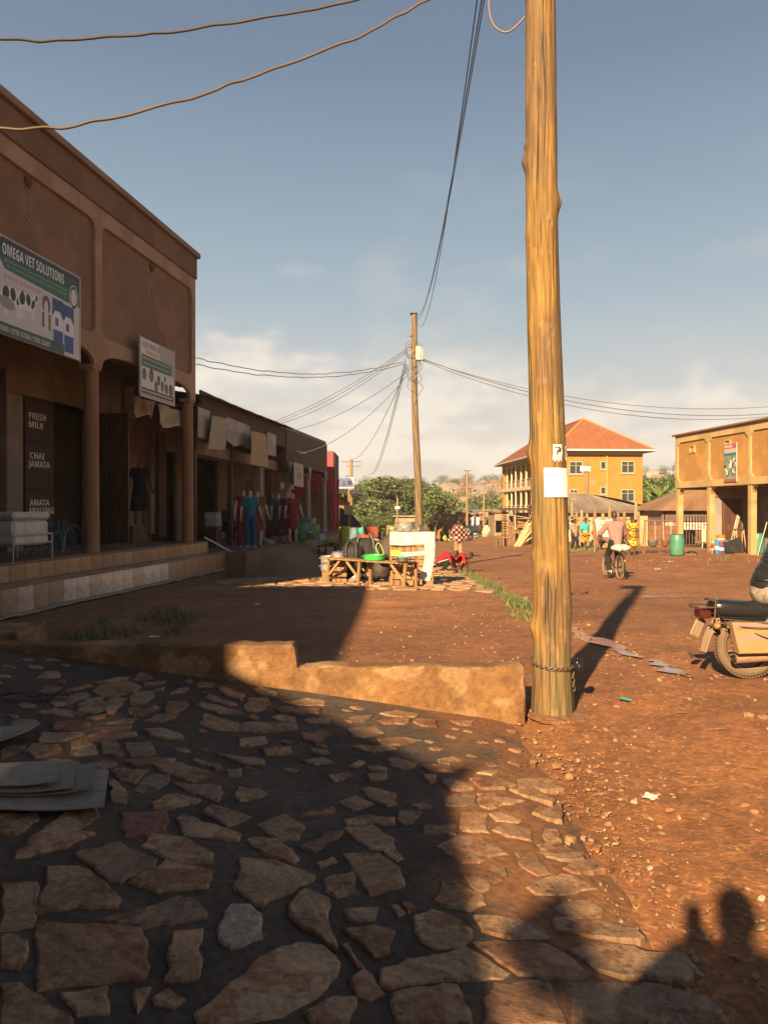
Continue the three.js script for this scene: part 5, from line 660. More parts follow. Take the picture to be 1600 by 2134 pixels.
function person(o) {
  const t = thing(o.name ?? 'person', o.label, o.category ?? 'person', o.pos, o.ry ?? 0, o.group), J = { ...basePose(), ...(o.J ?? {}) }, b = o.b ?? 1, B = bonesOf(J, b), cell = o.cell ?? 0.02, skinMat = M(o.skin ?? SKIN, { rough: 0.55 });
  const up = o.headUp ?? J.head.clone().sub(J.neck), look = o.look ?? V(0, 0, 1), hp = J.head.clone().add(up.clone().setLength(0.05));
  const parts = [skin([...B.torso, ...B.hips, ...B.neck, ...B.arm('L'), ...B.arm('R'), ...B.leg('L'), ...B.leg('R'), ...(o.barefoot === false ? [] : [...B.foot('L'), ...B.foot('R')])], cell, 0.04)];
  if (!o.headless) parts.push(place(headGeo, hp, up, look));
  for (const s of ['L', 'R']) { const d = J['el' + s].clone().sub(J['wr' + s]); parts.push(place(handGeo, J['wr' + s], d, o['thumb' + s] ?? V(0, 0, 1))); }
  mesh('body', parts, skinMat, t);
  if (!o.headless && o.hair !== false) mesh('hair', place(o.highHair ? hairHigh : hairShort, hp, up, look), M([0.012, 0.010, 0.009], { rough: 0.9 }), t);
  if (o.shirt) { const L = o.shirt.sleeve ?? 'long', k = o.shirt.grow ?? 0.018, bs = o.shirt.crop ? [...B.torso.slice(0, 1), ...B.torso.slice(1, 4).map((q) => [q[0], q[1], q[2], q[3] * 1.05]), [J.waist, J.waist.clone().lerp(J.pelvis, 0.6), 0.112 * b, 0.118 * b]] : [...B.torso]; for (const s of ['L', 'R']) { const [u, f] = B.arm(s); if (L === 'long') bs.push(u, f); else if (L === 'short') bs.push([u[0], u[0].clone().lerp(u[1], 0.75), u[2], u[3]]); } if (o.shirt.hem) bs.push([J.pelvis, J.pelvis.clone().add(o.shirt.hem), 0.118 * b, 0.125 * b]); mesh(o.shirt.name ?? 'shirt', skin(bs, cell * 0.8, 0.035, k, (x, y, z) => { const q = V(x, y, z), d = q.distanceTo(J.head); let c = -(d - 0.115); for (const s of ['L', 'R']) c = Math.max(c, -(q.distanceTo(J['wr' + s]) - 0.03)); return c; }), o.shirt.mat, t); }
  if (o.trousers) { const bs = [...B.hips], lg = o.trousers.len ?? 'long', k = o.trousers.grow ?? 0.016; for (const s of ['L', 'R']) { const [u, f] = B.leg(s); bs.push(u); if (lg === 'long') bs.push([f[0], f[0].clone().lerp(f[1], 0.92), f[2], f[3] + 0.012]); } mesh(o.trousers.name ?? 'trousers', skin(bs, cell * 0.8, 0.03, k), o.trousers.mat, t); }
  if (o.dress) { const bs = [...B.torso, ...(o.dress.sleeve === false ? [] : ['L', 'R'].map((s) => { const u = B.arm(s)[0]; return [u[0], u[0].clone().lerp(u[1], 0.5), u[2], u[3]]; }))]; const h = o.dress.hem ?? 0.5; for (const x of [-1, 1]) bs.push([J.pelvis.clone().add(V(x * 0.05, -0.02, 0)), V(J.pelvis.x + x * (o.dress.flare ?? 0.07), h, J.pelvis.z), 0.12 * b, o.dress.r ?? 0.13]); mesh('dress', skin(bs, cell * 0.8, 0.05, 0.016, (x, y, z) => Math.max(h - 0.02 + 0.01 * Math.sin(Math.atan2(z, x) * 7) - y, -(V(x, y, z).distanceTo(J.head) - 0.13))), o.dress.mat, t); }
  if (o.shoes) for (const s of ['L', 'R']) mesh('shoe', skin([[J['an' + s].clone().add(V(0, -0.02, -0.02)), J['to' + s], 0.045, 0.042]], 0.014, 0.02, 0), o.shoes, t);
  return t;
}
// cloth patterns, repeated on the cloth itself
const pat = (n, size, fn) => { const t = makeTex(n, fn); t.repeat.set(1 / size, 1 / size); return new THREE.MeshStandardMaterial({ map: t, roughness: 0.9 }); };
const clothCheck = pat(128, 0.24, (u, v) => { const a = Math.abs(((u + v) % 1) - 0.5) < 0.16, b = Math.abs(((u - v + 1) % 1) - 0.5) < 0.16; return a && b ? [0.93, 0.88, 0.8] : a || b ? [0.55, 0.32, 0.3] : [0.24, 0.1, 0.1]; });
const clothLeaf = pat(256, 0.4, (u, v) => { const a = fbm(u * 7, v * 7, 3, 301, 7), b = fbm(u * 13, v * 13, 2, 303, 13); return a > 0.52 ? [0.86, 0.62, 0.18] : b > 0.56 ? [0.62, 0.36, 0.1] : [0.16, 0.09, 0.05]; });
const clothZebra = pat(256, 0.35, (u, v) => { const a = fbm(u * 9, v * 5, 3, 305, 0); return Math.sin((a * 5 + u * 3) * 6.28) > 0.1 ? [0.72, 0.64, 0.55] : [0.2, 0.13, 0.12]; });
const clothTee = pat(128, 0.6, (u, v) => (Math.hypot(u - 0.35, v - 0.15) < 0.16 ? [0.6, 0.42, 0.6] : [0.16, 0.62, 0.66]));
const plainC = (r, g, b, rough = 0.9) => M(rgb(r, g, b), { rough, tex: 'fine', k: 1.5 });

// ================================================================ THE LOW ROW OF SHOPS BEYOND IT
const row = thing('shop_row', 'low dark shop row with wavy iron eave and pale boards beside the tall shop', 'building', [-4.95, 0, -20.3], Math.acos(0.0946));
const rowHit = (px, py, Z) => hitL(row, px, py, Z);
const whiteBd = M([0.50, 0.43, 0.37], { tex: 'blotch', rough: 0.7 });
{
  const XE = 10.0, eave = (x) => 4.50 + 0.02 * x;
  mesh('iron_roof', [sheet(140, 6, (u, v) => V(lerp(-0.1, XE + 0.1, u), eave(u * XE) + 0.06 + 0.9 * v + 0.018 * Math.sin(u * 420) + 0.03 * (fbm(u * 14, 3, 3, 311) - 0.5), 0.45 - 5.5 * v), 0.006)], M([0.36, 0.23, 0.15], { tex: 'wear', rough: 0.6, metal: 0.25 }), row);
  mesh('fascia', [bx(XE, 0.74, 0.06, XE / 2, 4.0, 0.10)], M([0.12, 0.07, 0.045], { tex: 'wood' }), row);
  mesh('lintel', [bx(XE, 0.35, 0.14, XE / 2, 3.1, -0.25)], M([0.30, 0.20, 0.13], { tex: 'blotch' }), row);
  mesh('rear_wall', [bx(XE, 5.2, 0.2, XE / 2, 0, -5.2)], plasterBrn, row);
  mesh('back_wall', [bx(2.2, 4.0, 0.12, 1.1, 0.4, -2.2), bx(1.4, 4.0, 0.12, 5.0, 0.4, -2.2), bx(1.4, 4.0, 0.12, 9.3, 0.4, -2.2), bx(XE, 0.9, 0.12, XE / 2, 3.4, -2.21)], M([0.30, 0.17, 0.10], { tex: 'blotch' }), row);
  mesh('room_wall', [bx(XE, 4.2, 0.1, XE / 2, 0.4, -4.4), bx(0.1, 4.2, 2.2, 0.1, 0.4, -3.3), bx(0.1, 4.2, 2.2, 9.9, 0.4, -3.3), bx(0.1, 4.2, 2.2, 5.0, 0.4, -3.3)], M([0.32, 0.20, 0.13], { tex: 'blotch' }), row);
  mesh('ceiling', [bx(XE, 0.06, 5.2, XE / 2, 4.3, -2.5)], M([0.24, 0.14, 0.09], { tex: 'wood' }), row);
  mesh('floor', [bx(20.2, 1.5, 6.6, 9.9, -1.05, -1.9)], M([0.20, 0.12, 0.075], { tex: 'blotch' }), row);
  mesh('earth_ramp', [sheet(30, 8, (u, v) => { const p = row.localToWorld(V(lerp(-0.5, 20.1, u), 0, lerp(1.38, 3.3, v))), g = ground(p.x, p.z); return V(lerp(-0.5, 20.1, u), lerp(lerp(g - 0.06, 0.43, sstep(0.0, 0.14, u)), g - 0.06, v ** 0.85) + 0.04 * (fbm(u * 20, v * 4, 3, 313) - 0.5), lerp(1.38, 3.3, v)); })], M([0.26, 0.125, 0.055], { tex: 'blotch', bump: 0.02, ds: true }), row);
  for (const px of [548, 570]) { const p = rowHit(px, 1050, -0.2); mesh('column', [bx(px === 548 ? 0.5 : 0.22, 3.2, 0.24, p.x, 0.45, -0.35)], px === 548 ? M([0.33, 0.24, 0.17], { tex: 'blotch' }) : darkWood, row); }
  for (const x of [0.35, 3.7]) mesh('post', [bx(0.14, 3.2, 0.14, x, 0.45, -0.2)], darkWood, row);
  // pale fascia boards, each nailed on its own
  const board = (px0, y0, px1, y1, Z, cut = 0) => { const a = rowHit(px0, 900, Z), b = rowHit(px1, 900, Z); const n = 2; for (let i = 0; i < n; i++) { const ya = lerp(y0, y1, i / n), yb = lerp(y0, y1, (i + 1) / n) - 0.012; mesh('board', [extr(i === 0 && cut ? [[a.x, ya + 0.1], [lerp(a.x, b.x, 0.3), ya - cut * 0.2], [lerp(a.x, b.x, 0.6), ya + cut * 0.5], [b.x, ya], [b.x, yb], [a.x, yb]] : [[a.x, ya], [b.x, ya], [b.x, yb], [a.x, yb]], 0.025, 0.004).translate(0, 0, Z)], i ? whiteBd : M([0.46, 0.39, 0.33], { tex: 'blotch', rough: 0.7 }), row); } };
  board(412, 3.45, 436, 4.25, 0.16); board(471, 3.5, 519, 4.28, 0.16, 0.15); board(556, 3.52, 574, 4.32, 0.17);
  // brown fronted shop at the end of the row
  const b = thing('brown_shop', 'dark brown fronted arcade with slim cream columns at the end of the low row', 'building', [-4.95, 0, -20.3], row.rotation.y), X0 = 10.0, X1 = 19.55, top = 4.78;
  const cols = [rowHit(597, 1040, 0).x, rowHit(638, 1040, 0).x, rowHit(672, 1040, 0).x];
  const s = new THREE.Shape(); s.moveTo(X0, top - 0.06); s.lineTo(X0, 3.1); let px = X0; const cs = [X0 + 0.6, ...cols]; for (let i = 0; i + 1 < cs.length; i++) { const a = cs[i] + 0.14, c = cs[i + 1] - 0.14; s.lineTo(a, 3.0); s.bezierCurveTo(a, 3.42, a + 0.3, 3.42, (a + c) / 2, 3.42); s.bezierCurveTo(c - 0.3, 3.42, c, 3.42, c, 3.0); } s.lineTo(X1, 3.0); s.lineTo(X1, top + 0.12); s.lineTo(X0, top - 0.06);
  const brown = M([0.090, 0.052, 0.032], { tex: 'blotch', rough: 0.8 });
  mesh('front_wall', triUV(new THREE.ExtrudeGeometry(s, { depth: 0.16, bevelEnabled: false })), brown, b);
  mesh('coping', [bar(V(X0, top, 0.07), V(X1 + 0.05, top + 0.17, 0.07), 0.24, 0.07)], M([0.26, 0.19, 0.14], { tex: 'wear' }), b);
  mesh('roof_slab', [bx(X1 - X0, 0.1, 5.2, (X0 + X1) / 2, 4.5, -2.6)], brown, b); mesh('arcade_ceiling', [bx(X1 - X0, 0.06, 1.9, (X0 + X1) / 2, 3.44, -0.98)], brown, b); mesh('end_wall', [bx(0.16, 4.9, 3.4, X1 - 0.1, 0.2, -3.4)], brown, b); mesh('back_wall', [bx(X1 - X0, 4.2, 0.12, (X0 + X1) / 2, 0.4, -2.0)], M([0.19, 0.095, 0.055], { tex: 'blotch' }), b); mesh('rear_wall', [bx(X1 - X0, 4.6, 0.16, (X0 + X1) / 2, 0.2, -5.2)], brown, b);
  const cr = M([0.47, 0.39, 0.31], { tex: 'blotch' }); [X0 + 0.6, ...cols].forEach((x) => { const c = mesh('column', [at(lathe([[0.17, 0], [0.15, 0.15], [0.13, 0.3], [0.115, 2.6]], 14), x, 0.45, 0.08)], cr, b); mesh('capital', [extr([[-0.14, 0], [0.14, 0], [0.24, 0.45], [-0.24, 0.45]], 0.2, 0.01).translate(x, 3.03, -0.01)], cr, c); });
  for (const x of [12.4, 16.2]) mesh('doorway', [bx(1.1, 2.3, 0.05, x, 0.46, -1.92)], M([0.16, 0.075, 0.04], { tex: 'wood' }), b);
  for (const x of [13.6, 17.6]) mesh('inner_post', [at(lathe([[0.1, 0], [0.09, 2.6]], 12), x, 0.45, -1.5)], cr, b);
  { const p = rowHit(633, 943, 0.4); mesh('lamp', [rod(V(p.x - 0.3, p.y + 0.05, 0.1), V(p.x, p.y, 0.42), 0.02), rod(V(p.x - 0.1, p.y + 0.01, 0.40), V(p.x + 0.22, p.y - 0.03, 0.44), 0.035)], M([0.7, 0.68, 0.62], { rough: 0.3 }), b); }
  row.updateMatrixWorld(true); b.updateMatrixWorld(true);
  // hanging signs and sheets
  const quad = (pts, Z, mat, name, label, cat, wav = 0.03) => { const [a, c, d, e] = pts.map(([x, y]) => rowHit(x, y, Z)); const g = sheet(8, 8, (u, v) => { const l = a.clone().lerp(e, v), r = c.clone().lerp(d, v), p = l.lerp(r, u); p.z = Z + wav * Math.sin(u * 5 + v * 3); return p; }, 0.012); g.applyMatrix4(row.matrixWorld); solo(name, g, mat, label, cat); };
  quad([[442, 866], [475, 873], [468, 938], [433, 935]], 0.35, M([0.46, 0.40, 0.27], { tex: 'wear' }), 'hanging_sign', 'faded yellowish sign hanging crooked from the low eave', 'sign', 0.01);
  quad([[522, 898], [556, 905], [557, 974], [521, 966]], 0.5, M([0.50, 0.38, 0.22], { tex: 'wear', k: 2 }), 'cloth_sign', 'stained tan cloth sign hanging down the middle of the low row', 'sign');
  quad([[612, 963], [632, 969], [632, 1016], [612, 1012]], 0.5, printMat(64, 128, (c) => { c.fillStyle = '#a89a8c'; c.fillRect(0, 0, 64, 128); c.fillStyle = '#6b5c50'; for (let i = 0; i < 9; i++) c.fillRect(10 + (i * 7) % 12, 30 + i * 9, 8 + (i * 13) % 26, 5); c.fillStyle = '#8b6a52'; c.fillRect(34, 44, 16, 34); }), 'hanging_sign', 'pale printed sign hanging before the cream columns', 'sign', 0.005);
  quad([[583, 1005], [612, 1010], [612, 1020], [583, 1018]], -1.2, M([0.45, 0.36, 0.28]), 'shelf_cloth', 'pale cloth strip inside the brown fronted shop', 'cloth');
}
// shop goods in the shade: mannequins, figure in the doorway, buckets
{
  const onRow = (px, Z, y = 0.46) => { const p = rowHit(px, 1060, Z); return row.localToWorld(V(p.x, y, Z)).toArray(); };
  const dummy = [0.48, 0.34, 0.25], gM = 'mannequins outside the clothes shop';
  const J0 = { elL: V(0.26, 1.16, 0.04), wrL: V(0.30, 0.93, 0.12), elR: V(-0.26, 1.16, 0.02), wrR: V(-0.30, 0.92, 0.08) };
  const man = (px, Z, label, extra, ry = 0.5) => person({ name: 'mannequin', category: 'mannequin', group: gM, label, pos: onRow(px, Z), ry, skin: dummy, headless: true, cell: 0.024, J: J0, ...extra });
  man(507, 0.75, 'headless mannequin in a red tunic and red trousers', { shirt: { mat: plainC(150, 16, 22), sleeve: 'none', hem: V(0, -0.4, 0), grow: 0.03, name: 'tunic' }, trousers: { mat: plainC(140, 14, 20) } }, 0.6);
  man(521, 0.95, 'headless mannequin in a teal top and blue trousers', { shirt: { mat: plainC(28, 120, 128), sleeve: 'short', grow: 0.02, name: 'top' }, trousers: { mat: plainC(20, 76, 130) } });
  man(536, 1.05, 'headless mannequin in a rust brown dress', { dress: { mat: plainC(136, 66, 26), hem: 0.55, r: 0.17, flare: 0.1 } });
  man(580, 0.8, 'headless mannequin in a long grey dress', { dress: { mat: plainC(92, 86, 96), hem: 0.25, r: 0.19, flare: 0.1 } });
  man(598, 1.2, 'headless mannequin in a wide maroon dress', { dress: { mat: plainC(110, 14, 42), hem: 0.3, r: 0.24, flare: 0.14 } });
  man(610, 1.45, 'headless mannequin in a narrow crimson dress', { dress: { mat: plainC(150, 20, 48), hem: 0.5, r: 0.11, flare: 0.05 } });
  man(293, -2.4, 'headless mannequin in a dark patterned dress inside the tall shop', { pos: (() => { const p = hitL(shop, 292, 1060, -1.55); return shop.localToWorld(V(p.x, 1.17, -1.55)).toArray(); })(), group: null, skin: [0.10, 0.055, 0.035], dress: { mat: plainC(26, 22, 26), hem: 0.4, r: 0.16 } });  // shop shade put into the skin colour, darker than the other mannequins
  person({ label: 'person in dark clothes sitting in the shadowed doorway of the low row', pos: onRow(472, -0.9, 0.46), ry: 1.1, cell: 0.024, J: { head: V(0, 1.2, 0.1), neck: V(0, 1.05, 0.04), chest: V(0, 0.9, 0.02), waist: V(0, 0.68, 0), pelvis: V(0, 0.5, 0), shL: V(0.19, 1.0, 0.02), elL: V(0.25, 0.72, 0.1), wrL: V(0.16, 0.6, 0.34), shR: V(-0.19, 1.0, 0.02), elR: V(-0.25, 0.72, 0.1), wrR: V(-0.16, 0.6, 0.34), hipL: V(0.1, 0.48, 0.02), knL: V(0.14, 0.5, 0.44), anL: V(0.14, 0.08, 0.42), toL: V(0.15, 0.035, 0.58), hipR: V(-0.1, 0.48, 0.02), knR: V(-0.14, 0.5, 0.44), anR: V(-0.14, 0.08, 0.42), toR: V(-0.15, 0.035, 0.58) }, shirt: { mat: plainC(60, 22, 36) }, trousers: { mat: plainC(24, 22, 26) }, highHair: true });
  { const st = thing('stool', 'dark wooden stool under the person in the doorway', 'stool', onRow(472, -0.9, 0.46), 1.1); mesh('seat', [bx(0.36, 0.04, 0.36, 0, 0.36, 0)], darkWood, st); for (const [x, z] of [[-1, -1], [1, -1], [-1, 1], [1, 1]]) mesh('leg', [bx(0.04, 0.36, 0.04, x * 0.15, 0, z * 0.15)], darkWood, st); }
  { const p = onRow(444, -0.3, 0.46), c = thing('crate', 'pale box standing on a plinth at the low row entrance', 'box', p, row.rotation.y); mesh('box', [bx(0.42, 0.36, 0.36, 0, 0.62, 0)], M([0.50, 0.45, 0.38], { tex: 'wear' }), c); mesh('lid', [bx(0.44, 0.04, 0.38, 0, 0.985, 0)], M([0.45, 0.40, 0.33]), c); mesh('pedestal', [bx(0.34, 0.62, 0.3)], darkWood, c); }
  { const p = onRow(556, 1.0, 0.455), m = solo('sack', [triUV(lump(33, 0.6).scale(0.26, 0.26, 0.2))], M([0.4, 0.33, 0.26], { tex: 'fine' }), 'pale soft bundle on the floor beside the mannequin feet', 'sack'); m.position.set(p[0], p[1] + 0.09, p[2]); }
  const bucket = (name, label, p, h, r0, r1, col, group) => { const t = thing(name, label, 'bucket', p, 0, group); mesh('shell', [lathe([[0, 0.01], [r0, 0], [r1, h], [r1 + 0.015, h], [r1 + 0.015, h + 0.02], [r1 - 0.012, h + 0.02], [r0 - 0.01, 0.03], [0, 0.03]], 22)], M(col, { rough: 0.35 }), t); mesh('handle', [tube([V(-r1, h, 0), V(-r1 * 0.7, h + r1 * 0.5, r1 * 0.4), V(r1 * 0.7, h + r1 * 0.5, r1 * 0.4), V(r1, h, 0)], 0.006, 5)], M([0.3, 0.3, 0.3], { metal: 0.6 }), t); return t; };
  const gb = 'plastic goods stacked before the cream columns', g = (px, Z, y) => onRow(px, Z, y);
  bucket('bin', 'tall dark green plastic bin beside the crimson dress', g(622, 1.35, 0.46), 0.62, 0.24, 0.30, [0.03, 0.22, 0.07], gb);
  bucket('basin', 'wide bright green plastic basin on the shop platform', g(643, 1.2, 0.46), 0.5, 0.36, 0.42, [0.08, 0.34, 0.09], gb);
  { const p = g(650, 1.2, 0.97); bucket('pail', 'small white pail stacked on the bright green basin', p, 0.24, 0.14, 0.16, [0.45, 0.42, 0.36], gb); }
  { const t = thing('plastic_chair', 'blue plastic child chair with white seat before the shop platform', 'chair', g(641, 1.55, 0.46), 0.4, gb), bm = M([0.03, 0.14, 0.32], { rough: 0.4 }); mesh('seat', [bx(0.34, 0.03, 0.34, 0, 0.28, 0)], M([0.55, 0.5, 0.45]), t); mesh('backrest', [bx(0.34, 0.3, 0.03, 0, 0.3, -0.17)], bm, t); for (const [x, z] of [[-1, -1], [1, -1], [-1, 1], [1, 1]]) mesh('leg', [rod(V(x * 0.17, 0, z * 0.17), V(x * 0.14, 0.29, z * 0.14), 0.018)], bm, t); }
  solo('folded_mat', [bar(V(...g(614, 1.2, 1.0)), V(...g(630, 1.3, 0.52)), 0.04, 0.5)], M([0.2, 0.42, 0.07], { tex: 'fine' }), 'lime green rolled mat leaning over the bins', 'mat'); solo('dark_box', [bx(0.5, 0.28, 0.4).translate(...g(631, 1.3, 0.85))], M([0.03, 0.10, 0.10]), 'dark teal box on top of the green bin', 'box');
  solo('red_bundle', [triUV(lump(35, 0.9).scale(0.2, 0.24, 0.18)).translate(...g(634, 1.5, 0.66))], M([0.4, 0.06, 0.04], { tex: 'fine' }), 'red cloth bundle between the bin and basin', 'bundle');
}
// red shop front and the shacks further down
{
  const red = M([0.60, 0.035, 0.05], { rough: 0.5, tex: 'fine', k: 0.3 }), t = thing('red_shop', 'small shop with a bright red boxed front and red pillar', 'building', [0, 0, 0]);
  const D = 41.2, a = W(604, 940, D), b = W(695, 996, D), gy = ground(b.x, -D);
  mesh('sign_box', [bx(b.x - a.x, a.y - b.y, 3.8, (a.x + b.x) / 2, b.y, -D - 1.9)], red, t);
  mesh('side_panel', [bx(0.06, a.y - b.y - 0.04, 3.7, b.x + 0.031, b.y, -D - 1.95)], M([0.12, 0.10, 0.09], { tex: 'wear' }), t);
  const arch = new THREE.Shape(); arch.moveTo(0, 0); arch.lineTo(0, -1.0); arch.lineTo(0.2, -1.0); arch.bezierCurveTo(0.5, -0.55, 1.6, -0.55, 2.0, -0.95); arch.lineTo(2.0, 0); mesh('arched_panel', triUV(new THREE.ExtrudeGeometry(arch, { depth: 0.12, bevelEnabled: false })).translate(b.x - 2.06, b.y - 0.003, -D - 0.16), red, t);
  const p0 = W(690, 1000, D + 0.2); mesh('pillar', [bx(0.28, b.y + 1.4, 0.28, b.x - 0.02, -1.4, -D - 0.3)], red, t); mesh('pillar', [bx(0.2, b.y + 1.4, 0.2, b.x - 0.02, -1.4, -D - 3.6)], red, t);
  mesh('back_wall', [bx(5, 4.5, 0.2, b.x - 2.7, -1, -D - 4)], M([0.34, 0.22, 0.14], { tex: 'blotch' }), t); mesh('side_wall', [bx(0.16, 4.5, 3.9, b.x - 4.9, -1, -D - 2)], M([0.34, 0.22, 0.14], { tex: 'blotch' }), t); mesh('ceiling', [bx(4.9, 0.1, 4.2, b.x - 2.7, b.y - 0.11, -D - 2)], M([0.34, 0.22, 0.14], { tex: 'blotch' }), t); mesh('floor', [bx(3.2, 1.3, 4.2, b.x - 1.5, gy - 0.6, -D - 2)], M([0.25, 0.14, 0.08], { tex: 'blotch' }), t);
  // blue sign on its post
  const sD = 50, s = thing('street_sign', 'blue and white board sign on a post past the red shop', 'sign'), s0 = W(699, 995, sD), s1 = W(738, 1018, sD); mesh('post', [rod(V(s1.x - 0.35, ground(s1.x, -sD) - 0.3, -sD - 0.05), V(s1.x - 0.35, s0.y, -sD - 0.05), 0.05)], M([0.35, 0.26, 0.14]), s); mesh('board', [bx(s1.x - s0.x, s0.y - s1.y, 0.05, (s0.x + s1.x) / 2, s1.y, -sD)], M([0.6, 0.6, 0.6]), s);
  const pf = new THREE.Mesh(new THREE.PlaneGeometry(s1.x - s0.x - 0.04, s0.y - s1.y - 0.04), printMat(256, 150, (c) => { c.fillStyle = '#5b6a92'; c.fillRect(0, 0, 256, 150); c.fillStyle = '#c9ccd6'; c.fillRect(0, 138, 256, 12); c.beginPath(); c.moveTo(210, 0); c.lineTo(256, 0); c.lineTo(256, 90); c.fill(); c.fillStyle = '#242b46'; for (const [x, y, w, h] of [[12, 24, 50, 24], [20, 62, 34, 40], [90, 50, 44, 16], [96, 80, 20, 40], [126, 74, 18, 44], [168, 40, 60, 70]]) c.fillRect(x, y, w, h); })); pf.name = 'printed_face'; pf.position.set((s0.x + s1.x) / 2, (s0.y + s1.y) / 2, -sD + 0.0275); s.add(pf);
  // timber shack with loose sheets
  const k = thing('timber_shack', 'sunlit timber shack with loose dark roof sheets past the red shop', 'shack'), kD = 54, wood = [M([0.50, 0.29, 0.13], { tex: 'wood' }), M([0.42, 0.24, 0.11], { tex: 'wood' }), M([0.55, 0.34, 0.16], { tex: 'wood' })], q0 = W(676, 1032, kD), q1 = W(726, 1098, kD); let i = 0; for (let x = q0.x; x < q1.x; x += 0.2, i++) mesh('plank', [bx(0.19, q0.y - q1.y + 1.6 + 0.1 * (i % 3), 0.04, x + 0.1, q1.y - 1.7, -kD)], wood[i % 3], k);
  mesh('roof_sheet', [bxc(2.6, 0.05, 2.4, q1.x - 0.3, q0.y + 0.25, -kD + 0.4, 0.12, 0.1, -0.08)], M([0.05, 0.04, 0.035]), k); mesh('roof_sheet', [bxc(1.5, 0.04, 1.2, q1.x + 0.5, q0.y + 0.02, -kD + 1.0, 0.1, 0, -0.22)], M([0.10, 0.085, 0.07], { rough: 0.4, metal: 0.4 }), k); mesh('post', [rod(V(q1.x + 0.3, q1.y - 1.7, -kD + 1.2), V(q1.x + 0.3, q0.y, -kD + 1.2), 0.05)], wood[1], k);
  mesh('tarpaulin', [extr([[0, 0], [1.7, 0], [0.9, 1.0], [0, 1.35]], 0.06, 0.01).translate(W(700, 1095, kD - 4).x, W(700, 1095, kD - 4).y - 0.1, -kD + 3.6)], M([0.05, 0.035, 0.06]), k);
  const y0 = W(717, 1053, 49), y1 = W(735, 1072, 49), ys = thing('notice_board', 'small pale yellow notice board on a post before the shack', 'sign'); mesh('board', [bx(y1.x - y0.x, y0.y - y1.y, 0.04, (y0.x + y1.x) / 2, y1.y, -49)], M([0.66, 0.60, 0.36], { tex: 'blotch' }), ys); mesh('post', [rod(V(y1.x - 0.1, ground(y1.x, -49) - 0.2, -49.05), V(y1.x - 0.1, y0.y, -49.05), 0.035)], wood[1], ys);
  const sp = thing('utility_pole', 'short far pole with crossed wires behind the blue sign', 'pole'), f = W(732, 957, 62); mesh('shaft', [rod(V(f.x, ground(f.x, -62) - 0.4, -62), f, 0.17, 0.12, 10)], M([0.48, 0.36, 0.16], { tex: 'wood' }), sp); mesh('crossarm', [bxc(1.6, 0.07, 0.07, f.x, f.y - 0.2, -62)], M([0.2, 0.17, 0.13]), sp); mesh('crossarm', [bxc(1.2, 0.06, 0.06, f.x + 0.2, f.y - 0.55, -62)], M([0.2, 0.17, 0.13]), sp);
}

